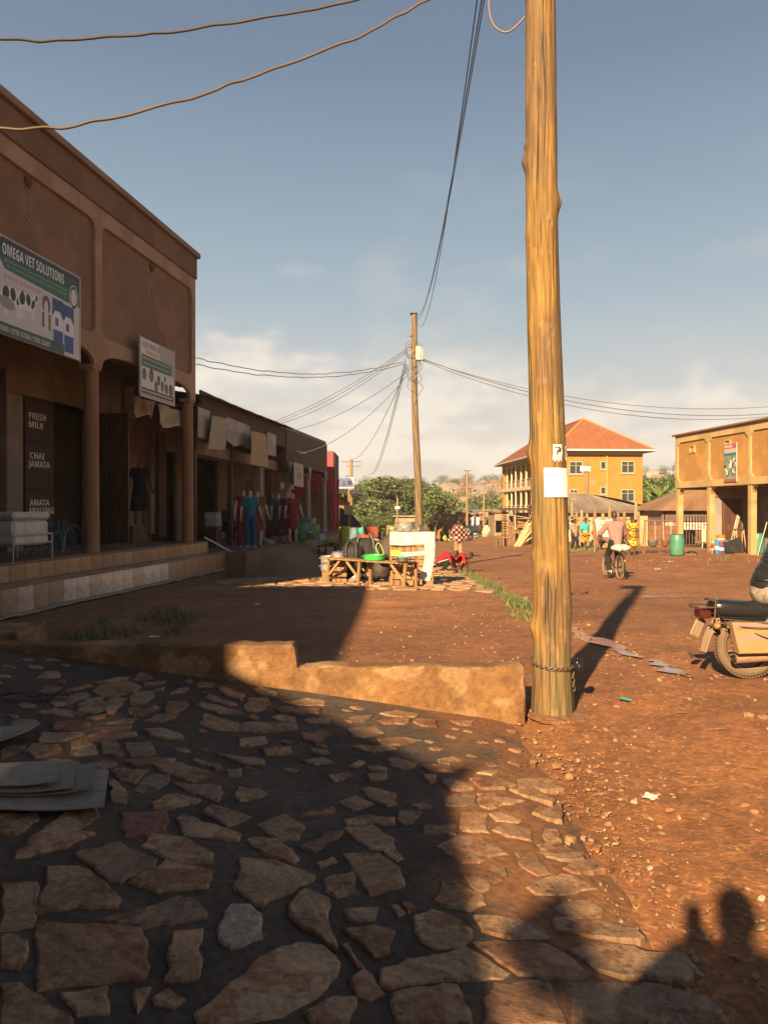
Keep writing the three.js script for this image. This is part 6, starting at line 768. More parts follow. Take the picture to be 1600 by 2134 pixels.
// ================================================================ THE STALL ON THE FOOTWAY
{
  const plank = [M([0.50, 0.30, 0.15], { tex: 'wood' }), M([0.44, 0.26, 0.125], { tex: 'wood' }), M([0.56, 0.35, 0.18], { tex: 'wood' })], alu = M([0.80, 0.76, 0.70], { metal: 0.6, rough: 0.36, tex: 'fine', k: 0.6 }), aluD = M([0.40, 0.37, 0.33], { metal: 0.8, rough: 0.4, tex: 'wear' });
  const gP = (px, py, dy = 0) => { const p = G(px, py); return [p.x, p.y + dy, p.z]; };
  // bench with splayed legs and braces
  const A = G(690, 1214), B = G(858, 1226), top = 0.555, t = thing('market_bench', 'long rough wooden bench with braced legs carrying pots and a green basin', 'bench', [(A.x + B.x) / 2, (A.y + B.y) / 2, (A.z + B.z) / 2], Math.atan2(-(B.z - A.z), B.x - A.x)), L = A.distanceTo(B);
  for (let i = 0; i < 3; i++) mesh('top_plank', [bx(L + 0.12, 0.03, 0.145, -0.03, top, -0.16 + i * 0.155, (i - 1) * 0.008)], plank[i], t);
  for (const x of [-L / 2 + 0.08, -0.18, L / 2 - 0.06]) for (const z of [-0.17, 0.17]) { mesh('leg', [bar(V(x, -0.05, z * 1.25), V(x + 0.02, top, z), 0.075, 0.05)], plank[1], t); mesh('brace', [bar(V(x + (x < -0.5 ? 0.06 : -0.03), 0.2, z * 1.1), V(x + (x < -0.5 ? 0.40 : -0.42), top - 0.02, z), 0.06, 0.03)], plank[2], t); }
  t.updateMatrixWorld(true); const onT = (x, z = 0) => t.localToWorld(V(x, top + 0.031, z)).toArray(), tx = (px) => lerp(-L / 2, L / 2, (px - 690) / 168);
  const pot = (label, pos, r, h, mat = alu, o = {}) => { const p = thing(o.name ?? 'cooking_pot', label, 'pot', pos, o.ry ?? 0, o.group ?? 'metal pots at the stall'); mesh('body', [lathe([[0, 0.004], [r * 0.86, 0], [r * 0.97, h * 0.12], [r, h * 0.5], [r, h - 0.012], [r * 1.06, h], [r * 1.06, h + 0.008], [r * 0.97, h], [r * 0.95, h * 0.15], [0, 0.015]], 26)], mat, p); for (const s of [-1, 1]) mesh('handle', [tube([V(s * r, h * 0.72, -0.05), V(s * (r + 0.04), h * 0.74, -0.03), V(s * (r + 0.04), h * 0.74, 0.03), V(s * r, h * 0.72, 0.05)], 0.007, 5)], mat, p); if (o.lid) mesh('lid', [lathe([[0, 0.035], [0.02, 0.035], [0.03, 0.02], [r * 0.9, 0.008], [r * 1.08, 0.0], [r * 1.08, -0.006]], 24).translate(0, h + 0.016, 0)], o.lid, p); if (o.tilt) p.rotation.z = o.tilt; return p; };
  const stump = G(682, 1211); solo('stump', [triUV(trunkGeo((y) => V(stump.x, y, stump.z), () => 0.135, stump.y - 0.05, stump.y + 0.24, 14, 3, (a) => 0.01 * Math.sin(a * 5)))], plank[1], 'sawn log standing under the stacked pots', 'log');
  pot('lower big aluminium pot on the sawn log', [stump.x, stump.y + 0.24, stump.z], 0.165, 0.19); pot('upper big aluminium pot turned over on the lower one', [stump.x, stump.y + 0.442, stump.z], 0.165, 0.185);
  pot('lidded aluminium pot with a blue rimmed lid behind the bench', [W(705, 1160, 18.9).x, ground(-1.1, -18.9) + 0.56, -18.9], 0.15, 0.17, alu, { lid: M([0.08, 0.10, 0.30], { rough: 0.4 }) });
  const crate2 = thing('wooden_crate', 'low wooden crate behind the bench under the lidded pot', 'crate', [W(705, 1160, 18.9).x, ground(-1.1, -18.9), -18.9]); for (let i = 0; i < 4; i++) mesh('slat', [bx(0.42, 0.1, 0.36, 0, i * 0.14, 0)], plank[i % 3], crate2);
  pot('small aluminium pot standing under the left end of the bench', gP(713, 1204), 0.15, 0.19, alu, {}); pot('tilted aluminium basin lying under the middle of the bench', gP(741, 1214, 0.05), 0.17, 0.10, alu, { tilt: 0.5, name: 'basin' }); pot('dark sooty saucepan under the middle of the bench', gP(728, 1208), 0.13, 0.12, M([0.03, 0.027, 0.025], { rough: 0.4 }), {}); pot('bright little pot under the middle of the bench', gP(748, 1204, 0.12), 0.09, 0.14, alu, {});
  { const p = pot('shallow green plastic basin on the bench', onT(tx(784)), 0.245, 0.125, M([0.06, 0.50, 0.10], { rough: 0.35 }), { name: 'basin', group: 'plastic goods on the bench' }); }
  pot('small dented pot with a mint lid at the right end of the bench', onT(tx(840)), 0.125, 0.10, aluD, { lid: M([0.10, 0.42, 0.30]) });
  solo('cane_handle', [tube([V(...onT(tx(781), -0.3)), W(783, 1140, 18.2), W(788, 1131, 18.2), W(794, 1138, 18.2), V(...onT(tx(791), -0.25))], 0.013, 6, 24)], M([0.62, 0.40, 0.13], { rough: 0.5 }), 'bent yellow cane handle sticking up behind the green basin', 'handle');
  solo('pan', [lathe([[0, 0], [0.2, 0.004], [0.22, 0.02]], 20).translate(...onT(tx(852), 0.05))], M([0.06, 0.04, 0.03]), 'flat dark pan on the right end of the bench', 'pan');
  solo('plank_offcut', [bxc(0.4, 0.02, 0.12, ...onT(tx(822)))], plank[2], 'short plank offcut on the bench by the dented pot', 'plank');
  { const p = gP(793, 1212), s = solo('plastic_sheet', [sheet(10, 8, (u, v) => V((u - 0.5) * 0.5, 0.1 * vnoise(u * 5, v * 4, 321) * Math.sin(u * 3.1), (v - 0.5) * 0.4))], M([0.03, 0.028, 0.03], { rough: 0.3, ds: true }), 'crumpled black plastic sheet under the bench', 'sheet'); s.position.set(...p); s.position.y += 0.02; }
  // slatted rack with a white cloth over its top and side
  const R0 = G(818, 1226), R1 = G(906, 1230), rw = 1.0, rx = (R0.x + R1.x) / 2, rz = -17.7, ry = ground(rx, rz), r = thing('slatted_rack', 'upright rack of rough planks behind the right end of the bench', 'rack', [rx, ry, rz], 0.03);
  for (const [x, z] of [[-0.47, 0.02], [0.47, 0.02], [-0.47, -0.42], [0.47, -0.42]]) mesh('post', [bx(0.06, 1.22, 0.05, x, -0.03, z)], plank[1], r);
  for (let i = 0; i < 8; i++) mesh('slat', [bx(0.97, 0.10 + 0.02 * (i % 2), 0.022, 0.01 * (i % 3), 0.03 + i * 0.148, 0.06)], plank[i % 3], r);
  for (let i = 0; i < 4; i++) mesh('top_board', [bx(1.0, 0.025, 0.12, 0, 1.20, -0.38 + i * 0.13)], plank[i % 3], r);
  for (let i = 0; i < 3; i++) mesh('side_slat', [bx(0.022, 0.12, 0.44, 0.50, 0.1 + i * 0.4, -0.2)], plank[i], r);
  mesh('foot_stone', [bx(0.2, 0.07, 0.16, 0.42, -0.05, 0.12, 0.2), bx(0.16, 0.06, 0.14, 0.22, -0.05, 0.14, -0.3)], stoneMats[0], r);
  const wc = M([0.80, 0.77, 0.72], { rough: 0.9, tex: 'fine', k: 0.4 });
  const cl = thing('white_cloth', 'bright white cloth draped over the top and down the side of the slatted rack', 'cloth', [rx, ry, rz], 0.03);
  mesh('top_drape', [sheet(24, 22, (u, v) => { const x = lerp(-0.51, 0.52, u), s = v * 0.74; const fold = 0.008 * Math.sin(u * 17) * v; return s < 0.46 ? V(x, 1.235 + 0.006 * Math.sin(u * 11), -0.42 + s * 1.1) : V(x, 1.235 - (s - 0.46) * 1.0 - 0.02 * Math.sin(u * 5), 0.088 + fold); }, 0.004)], wc, cl);
  mesh('side_drape', [sheet(10, 30, (u, v) => { const x = lerp(0.27 + 0.03 * Math.sin(v * 4), 0.525, u); return V(x - 0.11 * v * v, lerp(1.0, 0.12, v), 0.096 + 0.014 * Math.sin(u * 6 + v * 5)); }, 0.004)], wc, cl);
  mesh('middle_strip', [sheet(20, 5, (u, v) => V(lerp(-0.49, 0.34, u), lerp(0.80, 0.70, v) - 0.02 * Math.sin(u * 4), 0.09 + 0.006 * Math.sin(u * 13)), 0.004)], wc, cl); mesh('yellow_end', [sheet(6, 5, (u, v) => V(lerp(-0.49, -0.26, u), lerp(0.83, 0.71, v), 0.099), 0.003)], M([0.72, 0.48, 0.05], { rough: 0.8 }), cl);
  pot('large aluminium pot standing on top of the white cloth', [rx - 0.15, ry + 1.255, rz - 0.15], 0.20, 0.21, alu, {});
  { const m = solo('cabbage', [triUV(lump(41, 0.85).scale(0.11, 0.1, 0.1))], M([0.45, 0.46, 0.22], { tex: 'fine' }), 'pale green cabbage on the white cloth beside the large pot', 'cabbage'); m.position.set(rx - 0.42, ry + 1.31, rz - 0.2); const m2 = solo('tin_funnel', [lathe([[0.02, 0], [0.1, 0.1], [0.1, 0.11]], 16)], aluD, 'small tin funnel lying beside the large pot', 'funnel'); m2.position.set(rx + 0.28, ry + 1.3, rz - 0.2); m2.rotation.z = 1.4; }
  // low slatted box in front of the rack
  const bxo = thing('slatted_box', 'low box of rough slats under the right part of the bench', 'box', gP(838, 1221), 0.02); for (let i = 0; i < 3; i++) for (const z of [0.1, -0.1]) mesh('slat', [bx(0.5, 0.12, 0.02, 0, 0.02 + i * 0.15, z)], plank[(i + 1) % 3], bxo); for (const x of [-0.24, 0.24]) mesh('end_board', [bx(0.02, 0.46, 0.2, x, 0, 0)], plank[0], bxo);
  // travel bags and bundles heaped behind
  const gy = (x, z) => ground(x, z), soft = (name, label, cat, px, py, D, sx, sy, sz, col, seed, o = {}) => { const c = W(px, py, D), gx = Math.max(gy(c.x, c.z), 0); const g = nets((x, y, z) => { const k = (Math.abs(x / sx) ** 2.6 + Math.abs(y / sy) ** 2.6 + Math.abs(z / sz) ** 2.6) ** (1 / 2.6); return (k - 1) * Math.min(sx, sy, sz) + (o.rough ?? 0.05) * (fbm(x * 5 + seed, y * 5 + z * 4 + seed, 3, seed) - 0.5); }, [-sx * 1.25, -sy * 1.25, -sz * 1.25], [sx * 1.25, sy * 1.25, sz * 1.25], 0.035); const tt = thing(name, label, cat, [c.x, c.y, c.z], o.ry ?? 0, o.group); const b = mesh('body', g, M(col, { tex: 'fine', rough: o.gloss ?? 0.75 }), tt); if (o.tiltz) tt.rotation.z = o.tiltz; if (o.strap) for (const x of [-0.4, 0.4]) mesh('strap', [tube([V(sx * x, -sy * 0.5, sz * 1.02), V(sx * x, sy * 0.75, sz * 1.0), V(sx * x * 0.6, sy * 1.25, sz * 0.4), V(sx * x, sy * 0.9, -sz * 0.4)], 0.022, 6)], M(o.strap, { rough: 0.6 }), tt); return tt; };
  soft('travel_bag', 'big black travel bag with grey straps heaped behind the bench', 'bag', 757, 1152, 20.0, 0.52, 0.40, 0.32, [0.030, 0.026, 0.022], 331, { strap: [0.15, 0.13, 0.11], ry: 0.2 });
  soft('travel_bag', 'second black travel bag slumped left of the big one', 'bag', 733, 1162, 19.7, 0.32, 0.36, 0.3, [0.022, 0.02, 0.018], 333, { strap: [0.06, 0.05, 0.05] });
  soft('bag_base', 'dark lumpy bundle on the ground under the travel bags', 'bundle', 752, 1186, 20.2, 0.62, 0.42, 0.4, [0.03, 0.025, 0.02], 334, {});
  soft('rolled_tarpaulin', 'rolled brown tarpaulin standing between the bags and the white cloth', 'roll', 803, 1160, 19.9, 0.25, 0.62, 0.3, [0.10, 0.07, 0.05], 337, { tiltz: -0.3 }); soft('green_bag', 'small dark green bag beside the cane handle', 'bag', 786, 1152, 19.2, 0.12, 0.16, 0.1, [0.02, 0.07, 0.05], 338, { rough: 0.02 });
  soft('orange_cloth', 'bundled orange cloth lying on the black travel bag', 'cloth', 759, 1121, 20.3, 0.24, 0.09, 0.16, [0.62, 0.10, 0.025], 341, { rough: 0.09 }); soft('pink_cloth', 'small pink and white cloth on the travel bag', 'cloth', 780, 1126, 20.0, 0.12, 0.05, 0.1, [0.60, 0.38, 0.32], 343, { rough: 0.05 });
  soft('teal_bag', 'pale teal cloth bag behind the black bags', 'bag', 737, 1116, 22, 0.14, 0.22, 0.14, [0.20, 0.33, 0.34], 345, {});
  const chest = thing('blue_chest', 'dark blue storage chest behind the heap of bags', 'chest', [W(760, 1120, 23).x, ground(-0.6, -23), -23], -0.12); mesh('body', [bx(0.7, 0.98, 0.5)], M([0.02, 0.06, 0.16], { rough: 0.5 }), chest); mesh('lid', [bx(0.74, 0.08, 0.54, 0, 0.985, 0)], M([0.018, 0.05, 0.13], { rough: 0.5 }), chest);
  const lime = thing('backpack', 'bright lime green backpack on a stand by the vegetable heap', 'bag', [W(717, 1125, 27).x, ground(-1.4, -27), -27], 0.4); mesh('body', [skin([[V(0, 0.78, 0), V(0, 1.22, 0), 0.2, 0.17]], 0.03, 0.02, 0.02)], M([0.45, 0.62, 0.02], { rough: 0.6, tex: 'fine' }), lime); mesh('pocket', [skin([[V(0, 0.80, 0.16), V(0, 0.95, 0.16), 0.12, 0.12]], 0.03)], M([0.38, 0.54, 0.02], { rough: 0.6 }), lime); mesh('strap', [tube([V(-0.1, 0.7, 0.17), V(-0.12, 1.0, 0.24), V(-0.1, 1.3, 0.12)], 0.025, 6), tube([V(-0.16, 0.62, 0.1), V(-0.28, 0.95, 0.14), V(-0.2, 1.3, 0.05)], 0.02, 6)], M([0.7, 0.35, 0.15]), lime); mesh('stand', [bx(0.5, 0.62, 0.4)], darkWood, lime);
  const um = thing('mint_funnel', 'mint green plastic funnel shape above the blue chest', 'funnel', [W(744, 1100, 23).x, ground(-0.8, -23) + 1.075, -23], 0); mesh('cone', [lathe([[0.02, 0.26], [0.2, 0.04], [0.2, 0.02], [0.0, 0.2]], 18)], M([0.10, 0.45, 0.32], { rough: 0.4 }), um); um.rotation.z = -0.5; um.position.y += 0.06; um.position.x += 0.05;
  const can = thing('water_can', 'white lidded can standing behind the lime backpack', 'can', [W(735, 1100, 27.5).x, ground(-1.1, -27.5), -27.5]); mesh('body', [lathe([[0, 0], [0.11, 0], [0.12, 0.1], [0.12, 1.0], [0.06, 1.1], [0.06, 1.16], [0, 1.16]], 16)], M([0.6, 0.55, 0.48], { rough: 0.4 }), can);
  const rb = thing('red_board', 'rust red board leaning behind the blue chest', 'board', [W(768, 1108, 25).x, ground(-0.5, -25), -25], 0.1); mesh('panel', [bx(0.62, 1.38, 0.05)], M([0.32, 0.07, 0.03], { tex: 'wear' }), rb);
  const fr = thing('chair_frame', 'wooden chair frame standing left of the white cloth', 'chair', [W(818, 1120, 20.6).x, ground(0.2, -20.6), -20.6], -0.3); for (const [x, z, h] of [[-0.2, 0.2, 0.95], [0.2, 0.2, 0.95], [-0.2, -0.2, 1.38], [0.2, -0.2, 1.38]]) mesh('leg', [bx(0.045, h, 0.045, x, 0, z)], plank[0], fr); mesh('seat', [bx(0.46, 0.04, 0.46, 0, 0.93, 0)], M([0.25, 0.12, 0.07]), fr); mesh('backrest', [bx(0.44, 0.07, 0.03, 0, 1.32, -0.2)], plank[2], fr);
  // vegetable heap by the platform
  const vp = rowHit(690, 1105, 2.0), vt = thing('vegetable_table', 'low dark table heaped with green vegetables and bottles at the shade edge', 'table', [W(688, 1110, 27).x, ground(-1.9, -27), -27], row.rotation.y); mesh('top', [bx(1.6, 0.05, 0.7, 0, 0.72, 0)], darkWood, vt); for (const [x, z] of [[-1, -1], [1, -1], [-1, 1], [1, 1]]) mesh('leg', [bx(0.06, 0.72, 0.06, x * 0.7, 0, z * 0.28)], darkWood, vt); mesh('skirt', [bx(1.56, 0.5, 0.03, 0, 0.2, 0.36)], M([0.14, 0.06, 0.04], { tex: 'wood' }), vt);
  const rr = rng(83); for (let i = 0; i < 22; i++) { const m = solo('green_vegetable', [triUV(lump(50 + i % 4, 0.7).scale(0.08, 0.08, 0.08))], M([0.12 + 0.1 * rr(), 0.2 + 0.1 * rr(), 0.04], {}), 'round green vegetable in the heap on the dark table', 'vegetable', 'vegetables on the dark table'); const p = vt.localToWorld(V(lerp(-0.7, 0.7, rr()), 0.80 + (i % 3 === 0 ? 0.07 : 0), lerp(-0.28, 0.28, rr()))); m.position.copy(p); m.rotation.y = i; }
  for (let i = 0; i < 6; i++) { const b = thing('bottle', 'small clear bottle standing in a row behind the vegetables', 'bottle', vt.localToWorld(V(-0.5 + i * 0.2, 0.775, -0.28)).toArray(), 0, 'bottles on the dark table'); mesh('glass', [lathe([[0, 0], [0.05, 0], [0.05, 0.22], [0.02, 0.29], [0.02, 0.33], [0, 0.33]], 12)], M([0.3, 0.32, 0.34], { rough: 0.15 }), b); mesh('cap', [lathe([[0.022, 0], [0.022, 0.03], [0, 0.03]], 10).translate(0, 0.33, 0)], M([0.5, 0.5, 0.5]), b); }
}

// ================================================================ RIGHT SIDE: YELLOW ARCADE, ORANGE HOTEL, HOUSES, FENCES
const OCH = M([0.56, 0.29, 0.082], { tex: 'blotch' }), OCHF = M([0.60, 0.41, 0.18], { tex: 'blotch' });
const arc = thing('yellow_arcade', 'ochre two tone shop block with a columned arcade and panelled parapet across the road', 'building', [14.8, 0, -39], -Math.atan2(7.5, 0.95));
{ // frame: x along the facade towards the camera, z towards the road
  arc.rotation.y = -Math.atan2(7.5, 0.95) ; const dir = V(0.95, 0, 7.5).normalize(); arc.rotation.y = Math.atan2(-dir.z, dir.x); arc.updateMatrixWorld(true);
  const nz = V(0, 0, 1).applyQuaternion(arc.quaternion); const sgn = nz.x < 0 ? 1 : -1; // z side facing the road
  const Lx = 17, yT = 5.25, yP = 2.64, g0 = -0.55, Z = (z) => z * sgn, colX = [0.14, 3.02, 6.25, 9.4, 12.6, 15.8];
  const px = [0.2, 3.02, 6.25, 9.4, 12.6, 15.8, 16.9], s = new THREE.Shape(); s.moveTo(0, yP); s.lineTo(Lx, yP); s.lineTo(Lx, yT); s.lineTo(0, yT); s.lineTo(0, yP);
  for (let i = 0; i + 1 < px.length; i++) { const a = px[i] + (i ? 0.1 : 0.0), b = px[i + 1] - 0.1, y0 = 2.92, y1 = 4.92, c = 0.2, p = new THREE.Path(); p.moveTo(a + c, y0); p.lineTo(b - c, y0); p.quadraticCurveTo(b - c * 0.7, y0 + c * 0.9, b, y0 + c); p.lineTo(b, y1 - c); p.quadraticCurveTo(b - c * 0.7, y1 - c * 0.6, b - c, y1); p.lineTo(a + c, y1); p.quadraticCurveTo(a + c * 0.7, y1 - c * 0.6, a, y1 - c); p.lineTo(a, y0 + c); p.quadraticCurveTo(a + c * 0.7, y0 + c * 0.9, a + c, y0); s.holes.push(p); }
  const fg = triUV(new THREE.ExtrudeGeometry(s, { depth: 0.08, bevelEnabled: true, bevelSize: 0.015, bevelThickness: 0.01, bevelSegments: 1, curveSegments: 5 })); fg.translate(0, 0, sgn > 0 ? -0.06 : -0.02); mesh('parapet_frame', fg, OCHF, arc);
  for (let i = 0; i + 1 < px.length; i++) { const a = px[i], b = px[i + 1], p = mesh('wall_panel', [bx(b - a - 0.01, 2.3, 0.1, (a + b) / 2, 2.8, Z(-0.09))], OCH, arc); mesh('vent', [bx(0.42, 0.05, 0.12, (a + b) / 2, 4.62, Z(0.0)), bx(0.34, 0.26, 0.06, (a + b) / 2, 4.33, Z(-0.03)), bx(0.05, 0.3, 0.1, (a + b) / 2 - 0.2, 4.31, Z(0.0)), bx(0.05, 0.3, 0.1, (a + b) / 2 + 0.2, 4.31, Z(0.0))], OCHF, p); }
  mesh('end_face', [bx(0.1, yT - yP, 0.4, 0.02, yP + 0.002, Z(-0.27))], OCHF, arc);
  mesh('coping', [bx(Lx + 0.2, 0.09, 0.5, Lx / 2 - 0.05, yT + 0.002, Z(-0.1))], M([0.27, 0.13, 0.08], { tex: 'wear' }), arc);
  colX.forEach((x) => { const c = mesh('column', [bx(0.26, yP - g0, 0.26, x, g0, Z(-0.14))], OCHF, arc); mesh('column_head', [extr([[-0.13, 0], [0.13, 0], [0.13, 0.35], [0.4, 0.35], [-0.13, 0.35]].slice(0, 4), 0.2, 0).translate(x, yP - 0.352, Z(-0.14) - 0.1)], OCHF, c); });
  mesh('arcade_floor', [bx(Lx, 0.5, 2.4, Lx / 2 + 0.2, -0.86, Z(-1.2))], M([0.36, 0.19, 0.09], { tex: 'blotch' }), arc);
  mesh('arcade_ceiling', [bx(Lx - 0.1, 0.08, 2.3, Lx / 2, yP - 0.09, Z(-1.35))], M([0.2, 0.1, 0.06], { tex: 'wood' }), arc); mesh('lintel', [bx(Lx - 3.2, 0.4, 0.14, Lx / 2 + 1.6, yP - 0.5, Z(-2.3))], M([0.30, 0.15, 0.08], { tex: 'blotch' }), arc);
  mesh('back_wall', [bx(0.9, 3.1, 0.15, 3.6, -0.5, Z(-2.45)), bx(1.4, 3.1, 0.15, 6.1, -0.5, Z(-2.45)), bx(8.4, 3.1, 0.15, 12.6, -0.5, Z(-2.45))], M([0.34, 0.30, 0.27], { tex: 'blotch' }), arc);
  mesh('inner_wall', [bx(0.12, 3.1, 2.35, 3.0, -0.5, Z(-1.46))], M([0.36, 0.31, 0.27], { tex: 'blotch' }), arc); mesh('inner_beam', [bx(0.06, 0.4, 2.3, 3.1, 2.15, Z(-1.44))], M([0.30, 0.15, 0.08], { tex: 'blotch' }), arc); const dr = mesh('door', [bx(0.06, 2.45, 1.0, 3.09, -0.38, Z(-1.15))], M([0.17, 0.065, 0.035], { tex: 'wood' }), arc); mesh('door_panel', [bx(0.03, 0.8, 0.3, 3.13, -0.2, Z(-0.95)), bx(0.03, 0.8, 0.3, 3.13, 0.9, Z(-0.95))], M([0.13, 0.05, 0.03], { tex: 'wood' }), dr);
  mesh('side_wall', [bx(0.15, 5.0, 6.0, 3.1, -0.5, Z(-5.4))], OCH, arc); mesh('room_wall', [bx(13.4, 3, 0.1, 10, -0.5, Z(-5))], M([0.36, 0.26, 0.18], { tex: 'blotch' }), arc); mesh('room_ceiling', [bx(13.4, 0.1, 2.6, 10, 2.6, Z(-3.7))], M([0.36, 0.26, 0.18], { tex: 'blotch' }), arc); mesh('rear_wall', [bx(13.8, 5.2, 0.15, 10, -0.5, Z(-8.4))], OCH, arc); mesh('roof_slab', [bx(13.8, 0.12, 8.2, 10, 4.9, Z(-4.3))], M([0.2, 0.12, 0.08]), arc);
  arc.updateMatrixWorld(true);
  const aw = (x, y, z) => arc.localToWorld(V(x, y, Z(z))).toArray();
  // poster sign on the parapet
  const pr = printMat(160, 330, (c) => { c.fillStyle = '#c9b79e'; c.fillRect(0, 0, 160, 330); c.fillStyle = '#b0584f'; c.fillRect(0, 0, 160, 44); c.fillStyle = '#efd9c8'; c.font = 'bold 34px sans-serif'; c.save(); c.translate(6, 34); c.scale(0.62, 1); c.fillText('BUILDING', 0, 0); c.restore(); c.fillStyle = '#b9b3a6'; c.fillRect(0, 44, 160, 40); c.fillStyle = '#3f6e8c'; c.fillRect(0, 80, 160, 26); c.fillStyle = '#8a917c'; c.fillRect(0, 106, 160, 200); const r = rng(3); for (let i = 0; i < 60; i++) { c.fillStyle = ['#2f322c', '#d9d6c8', '#6d7460', '#4e6370', '#a89a78'][i % 5]; c.fillRect(r() * 140, 110 + r() * 170, 8 + r() * 30, 6 + r() * 34); } c.fillStyle = '#9c5a50'; c.fillRect(0, 306, 160, 24); });
  const sp = thing('wall_poster', 'tall printed poster sign with a red heading fixed on the yellow parapet', 'sign', aw(4.95, 2.78, 0.06), arc.rotation.y); mesh('board', [bx(0.98, 1.72, 0.05)], M([0.5, 0.4, 0.35]), sp); const pm = new THREE.Mesh(new THREE.PlaneGeometry(0.95, 1.69), pr); pm.name = 'printed_face'; pm.position.set(0, 0.86, Z(0.0275)); if (sgn < 0) pm.rotation.y = Math.PI; sp.add(pm);
  // barrels
  const gm = M([0.085, 0.30, 0.205], { rough: 0.45, tex: 'wear' }), barrel = (label, p) => { const t = thing('plastic_barrel', label, 'barrel', p, 0, 'green barrels at the yellow arcade'); mesh('drum', [lathe([[0, 0], [0.25, 0], [0.275, 0.05], [0.285, 0.1], [0.30, 0.3], [0.31, 0.33], [0.302, 0.36], [0.31, 0.5], [0.302, 0.62], [0.31, 0.65], [0.30, 0.68], [0.285, 0.84], [0.26, 0.9], [0.24, 0.9], [0.24, 0.86], [0, 0.86]], 30)], gm, t); mesh('rim', [lathe([[0.235, 0.885], [0.262, 0.885], [0.265, 0.915], [0.235, 0.915], [0.235, 0.885]], 30)], M([0.02, 0.05, 0.04], { rough: 0.5 }), t); return t; };
  { const b = G(1410, 1158); barrel('green plastic barrel standing in front of the first yellow column', [b.x, b.y, b.z]); const c = G(1573, 1156); barrel('green plastic barrel behind the third yellow column', [c.x + 0.35, ground(c.x, c.z), c.z - 0.6]); }
  // wares under the arcade
  const wr = (px, py) => { const p = G(px, py); return [p.x, p.y, p.z]; }, jar = (label, p, r, h, col, name = 'plastic_pail') => { const t = thing(name, label, 'pail', p, 0, 'paint pails under the arcade'); mesh('body', [lathe([[0, 0], [r * 0.85, 0], [r, h], [r * 1.05, h], [r * 1.05, h + 0.02], [0, h + 0.02]], 18)], M(col, { rough: 0.4 }), t); mesh('band', [lathe([[r * 0.94, h * 0.3], [r * 0.98, h * 0.3], [r * 1.0, h * 0.55], [r * 0.95, h * 0.55]], 18)], M([0.6, 0.55, 0.45]), t); return t; };
  jar('red paint pail beside the second yellow column', wr(1487, 1152), 0.15, 0.36, [0.55, 0.06, 0.03]); const o1 = wr(1487, 1152); jar('yellow pail stacked on the red pail', [o1[0], o1[1] + 0.385, o1[2]], 0.13, 0.26, [0.7, 0.36, 0.03]); jar('slim blue pail in the row of paint pails', wr(1493, 1154), 0.11, 0.62, [0.03, 0.24, 0.58]); const vi = wr(1501, 1154); jar('violet pail in the row of paint pails', vi, 0.15, 0.5, [0.13, 0.07, 0.28]); jar('orange pail stacked on the violet pail', [vi[0], vi[1] + 0.525, vi[2]], 0.19, 0.28, [0.75, 0.22, 0.02]); jar('grey and cream pail at the end of the row', wr(1511, 1153), 0.19, 0.56, [0.20, 0.24, 0.24]);
  for (const [px, c, l] of [[1498, [0.75, 0.14, 0.03], 'orange plastic traffic spike behind the pails'], [1503, [0.7, 0.2, 0.05], 'short orange spike behind the pails']]) { const p = wr(px, 1149); solo('spike', [lathe([[0, 0], [0.09, 0], [0.05, 0.9], [0.02, px === 1498 ? 1.45 : 1.2], [0, px === 1498 ? 1.46 : 1.21]], 12).translate(p[0], p[1], p[2] - 0.2)], M(c, { rough: 0.5 }), l, 'spike'); }
  { const p = wr(1484, 1148); const c = thing('plastic_chair', 'cream plastic chair back beside the second column', 'chair', [p[0], p[1], p[2] - 0.5], 0.3), cm = M([0.62, 0.52, 0.36], { rough: 0.5 }); mesh('backrest', [bx(0.44, 0.62, 0.05, 0, 0.42, -0.2, 0, 0.02)], cm, c); mesh('seat', [bx(0.44, 0.04, 0.42, 0, 0.4, 0)], cm, c); for (const [x, z] of [[-1, -1], [1, -1], [-1, 1], [1, 1]]) mesh('leg', [rod(V(x * 0.2, 0, z * 0.2), V(x * 0.18, 0.4, z * 0.17), 0.022)], cm, c); }
  { const a = V(...wr(1519, 1152)), b = W(1538, 1075, -a.z + 0.6); solo('leaning_board', [bar(a, b, 0.24, 0.03, 0.6)], M([0.66, 0.60, 0.50], { tex: 'wear' }), 'long white board leaning against the arcade wall', 'board'); const e = thing('trestle', 'small wooden trestle frame beside the leaning board', 'trestle', wr(1540, 1153), 0.2); for (const x of [-0.22, 0.22]) for (const z of [-0.18, 0.18]) mesh('leg', [bar(V(x, 0, z), V(x * 0.8, 1.05, z * 0.2), 0.045)], OCHF, e); mesh('top', [bx(0.56, 0.05, 0.14, 0, 1.04, 0)], darkWood, e); const s = solo('black_sheet', [sheet(10, 8, (u, v) => V((u - 0.5) * 0.8, 0.7 * v * (0.6 + 0.4 * u) + 0.05, -0.3 * v + 0.08 * vnoise(u * 6, v * 5, 351)), 0.004)], M([0.03, 0.028, 0.03], { rough: 0.2 }), 'crumpled black plastic sheet heaped by the trestle', 'sheet'); s.position.set(...wr(1530, 1154)); }
  { const a = V(...wr(1578, 1158)), b = W(1597, 1088, -a.z + 0.3); solo('leaning_rod', [bar(a, b, 0.03)], M([0.6, 0.5, 0.4]), 'thin pale rod leaning by the third column', 'rod'); for (const px of [1477, 1563]) { const p = wr(px, 1152); const m = solo('rubble', [triUV(lump(px, 0.8).scale(0.14, 0.16, 0.12))], stoneMats[3], 'broken lump of masonry at the foot of a yellow column', 'rubble', 'rubble at the columns'); m.position.set(p[0] + 0.1, p[1] + 0.06, p[2] + 0.05); } }
}
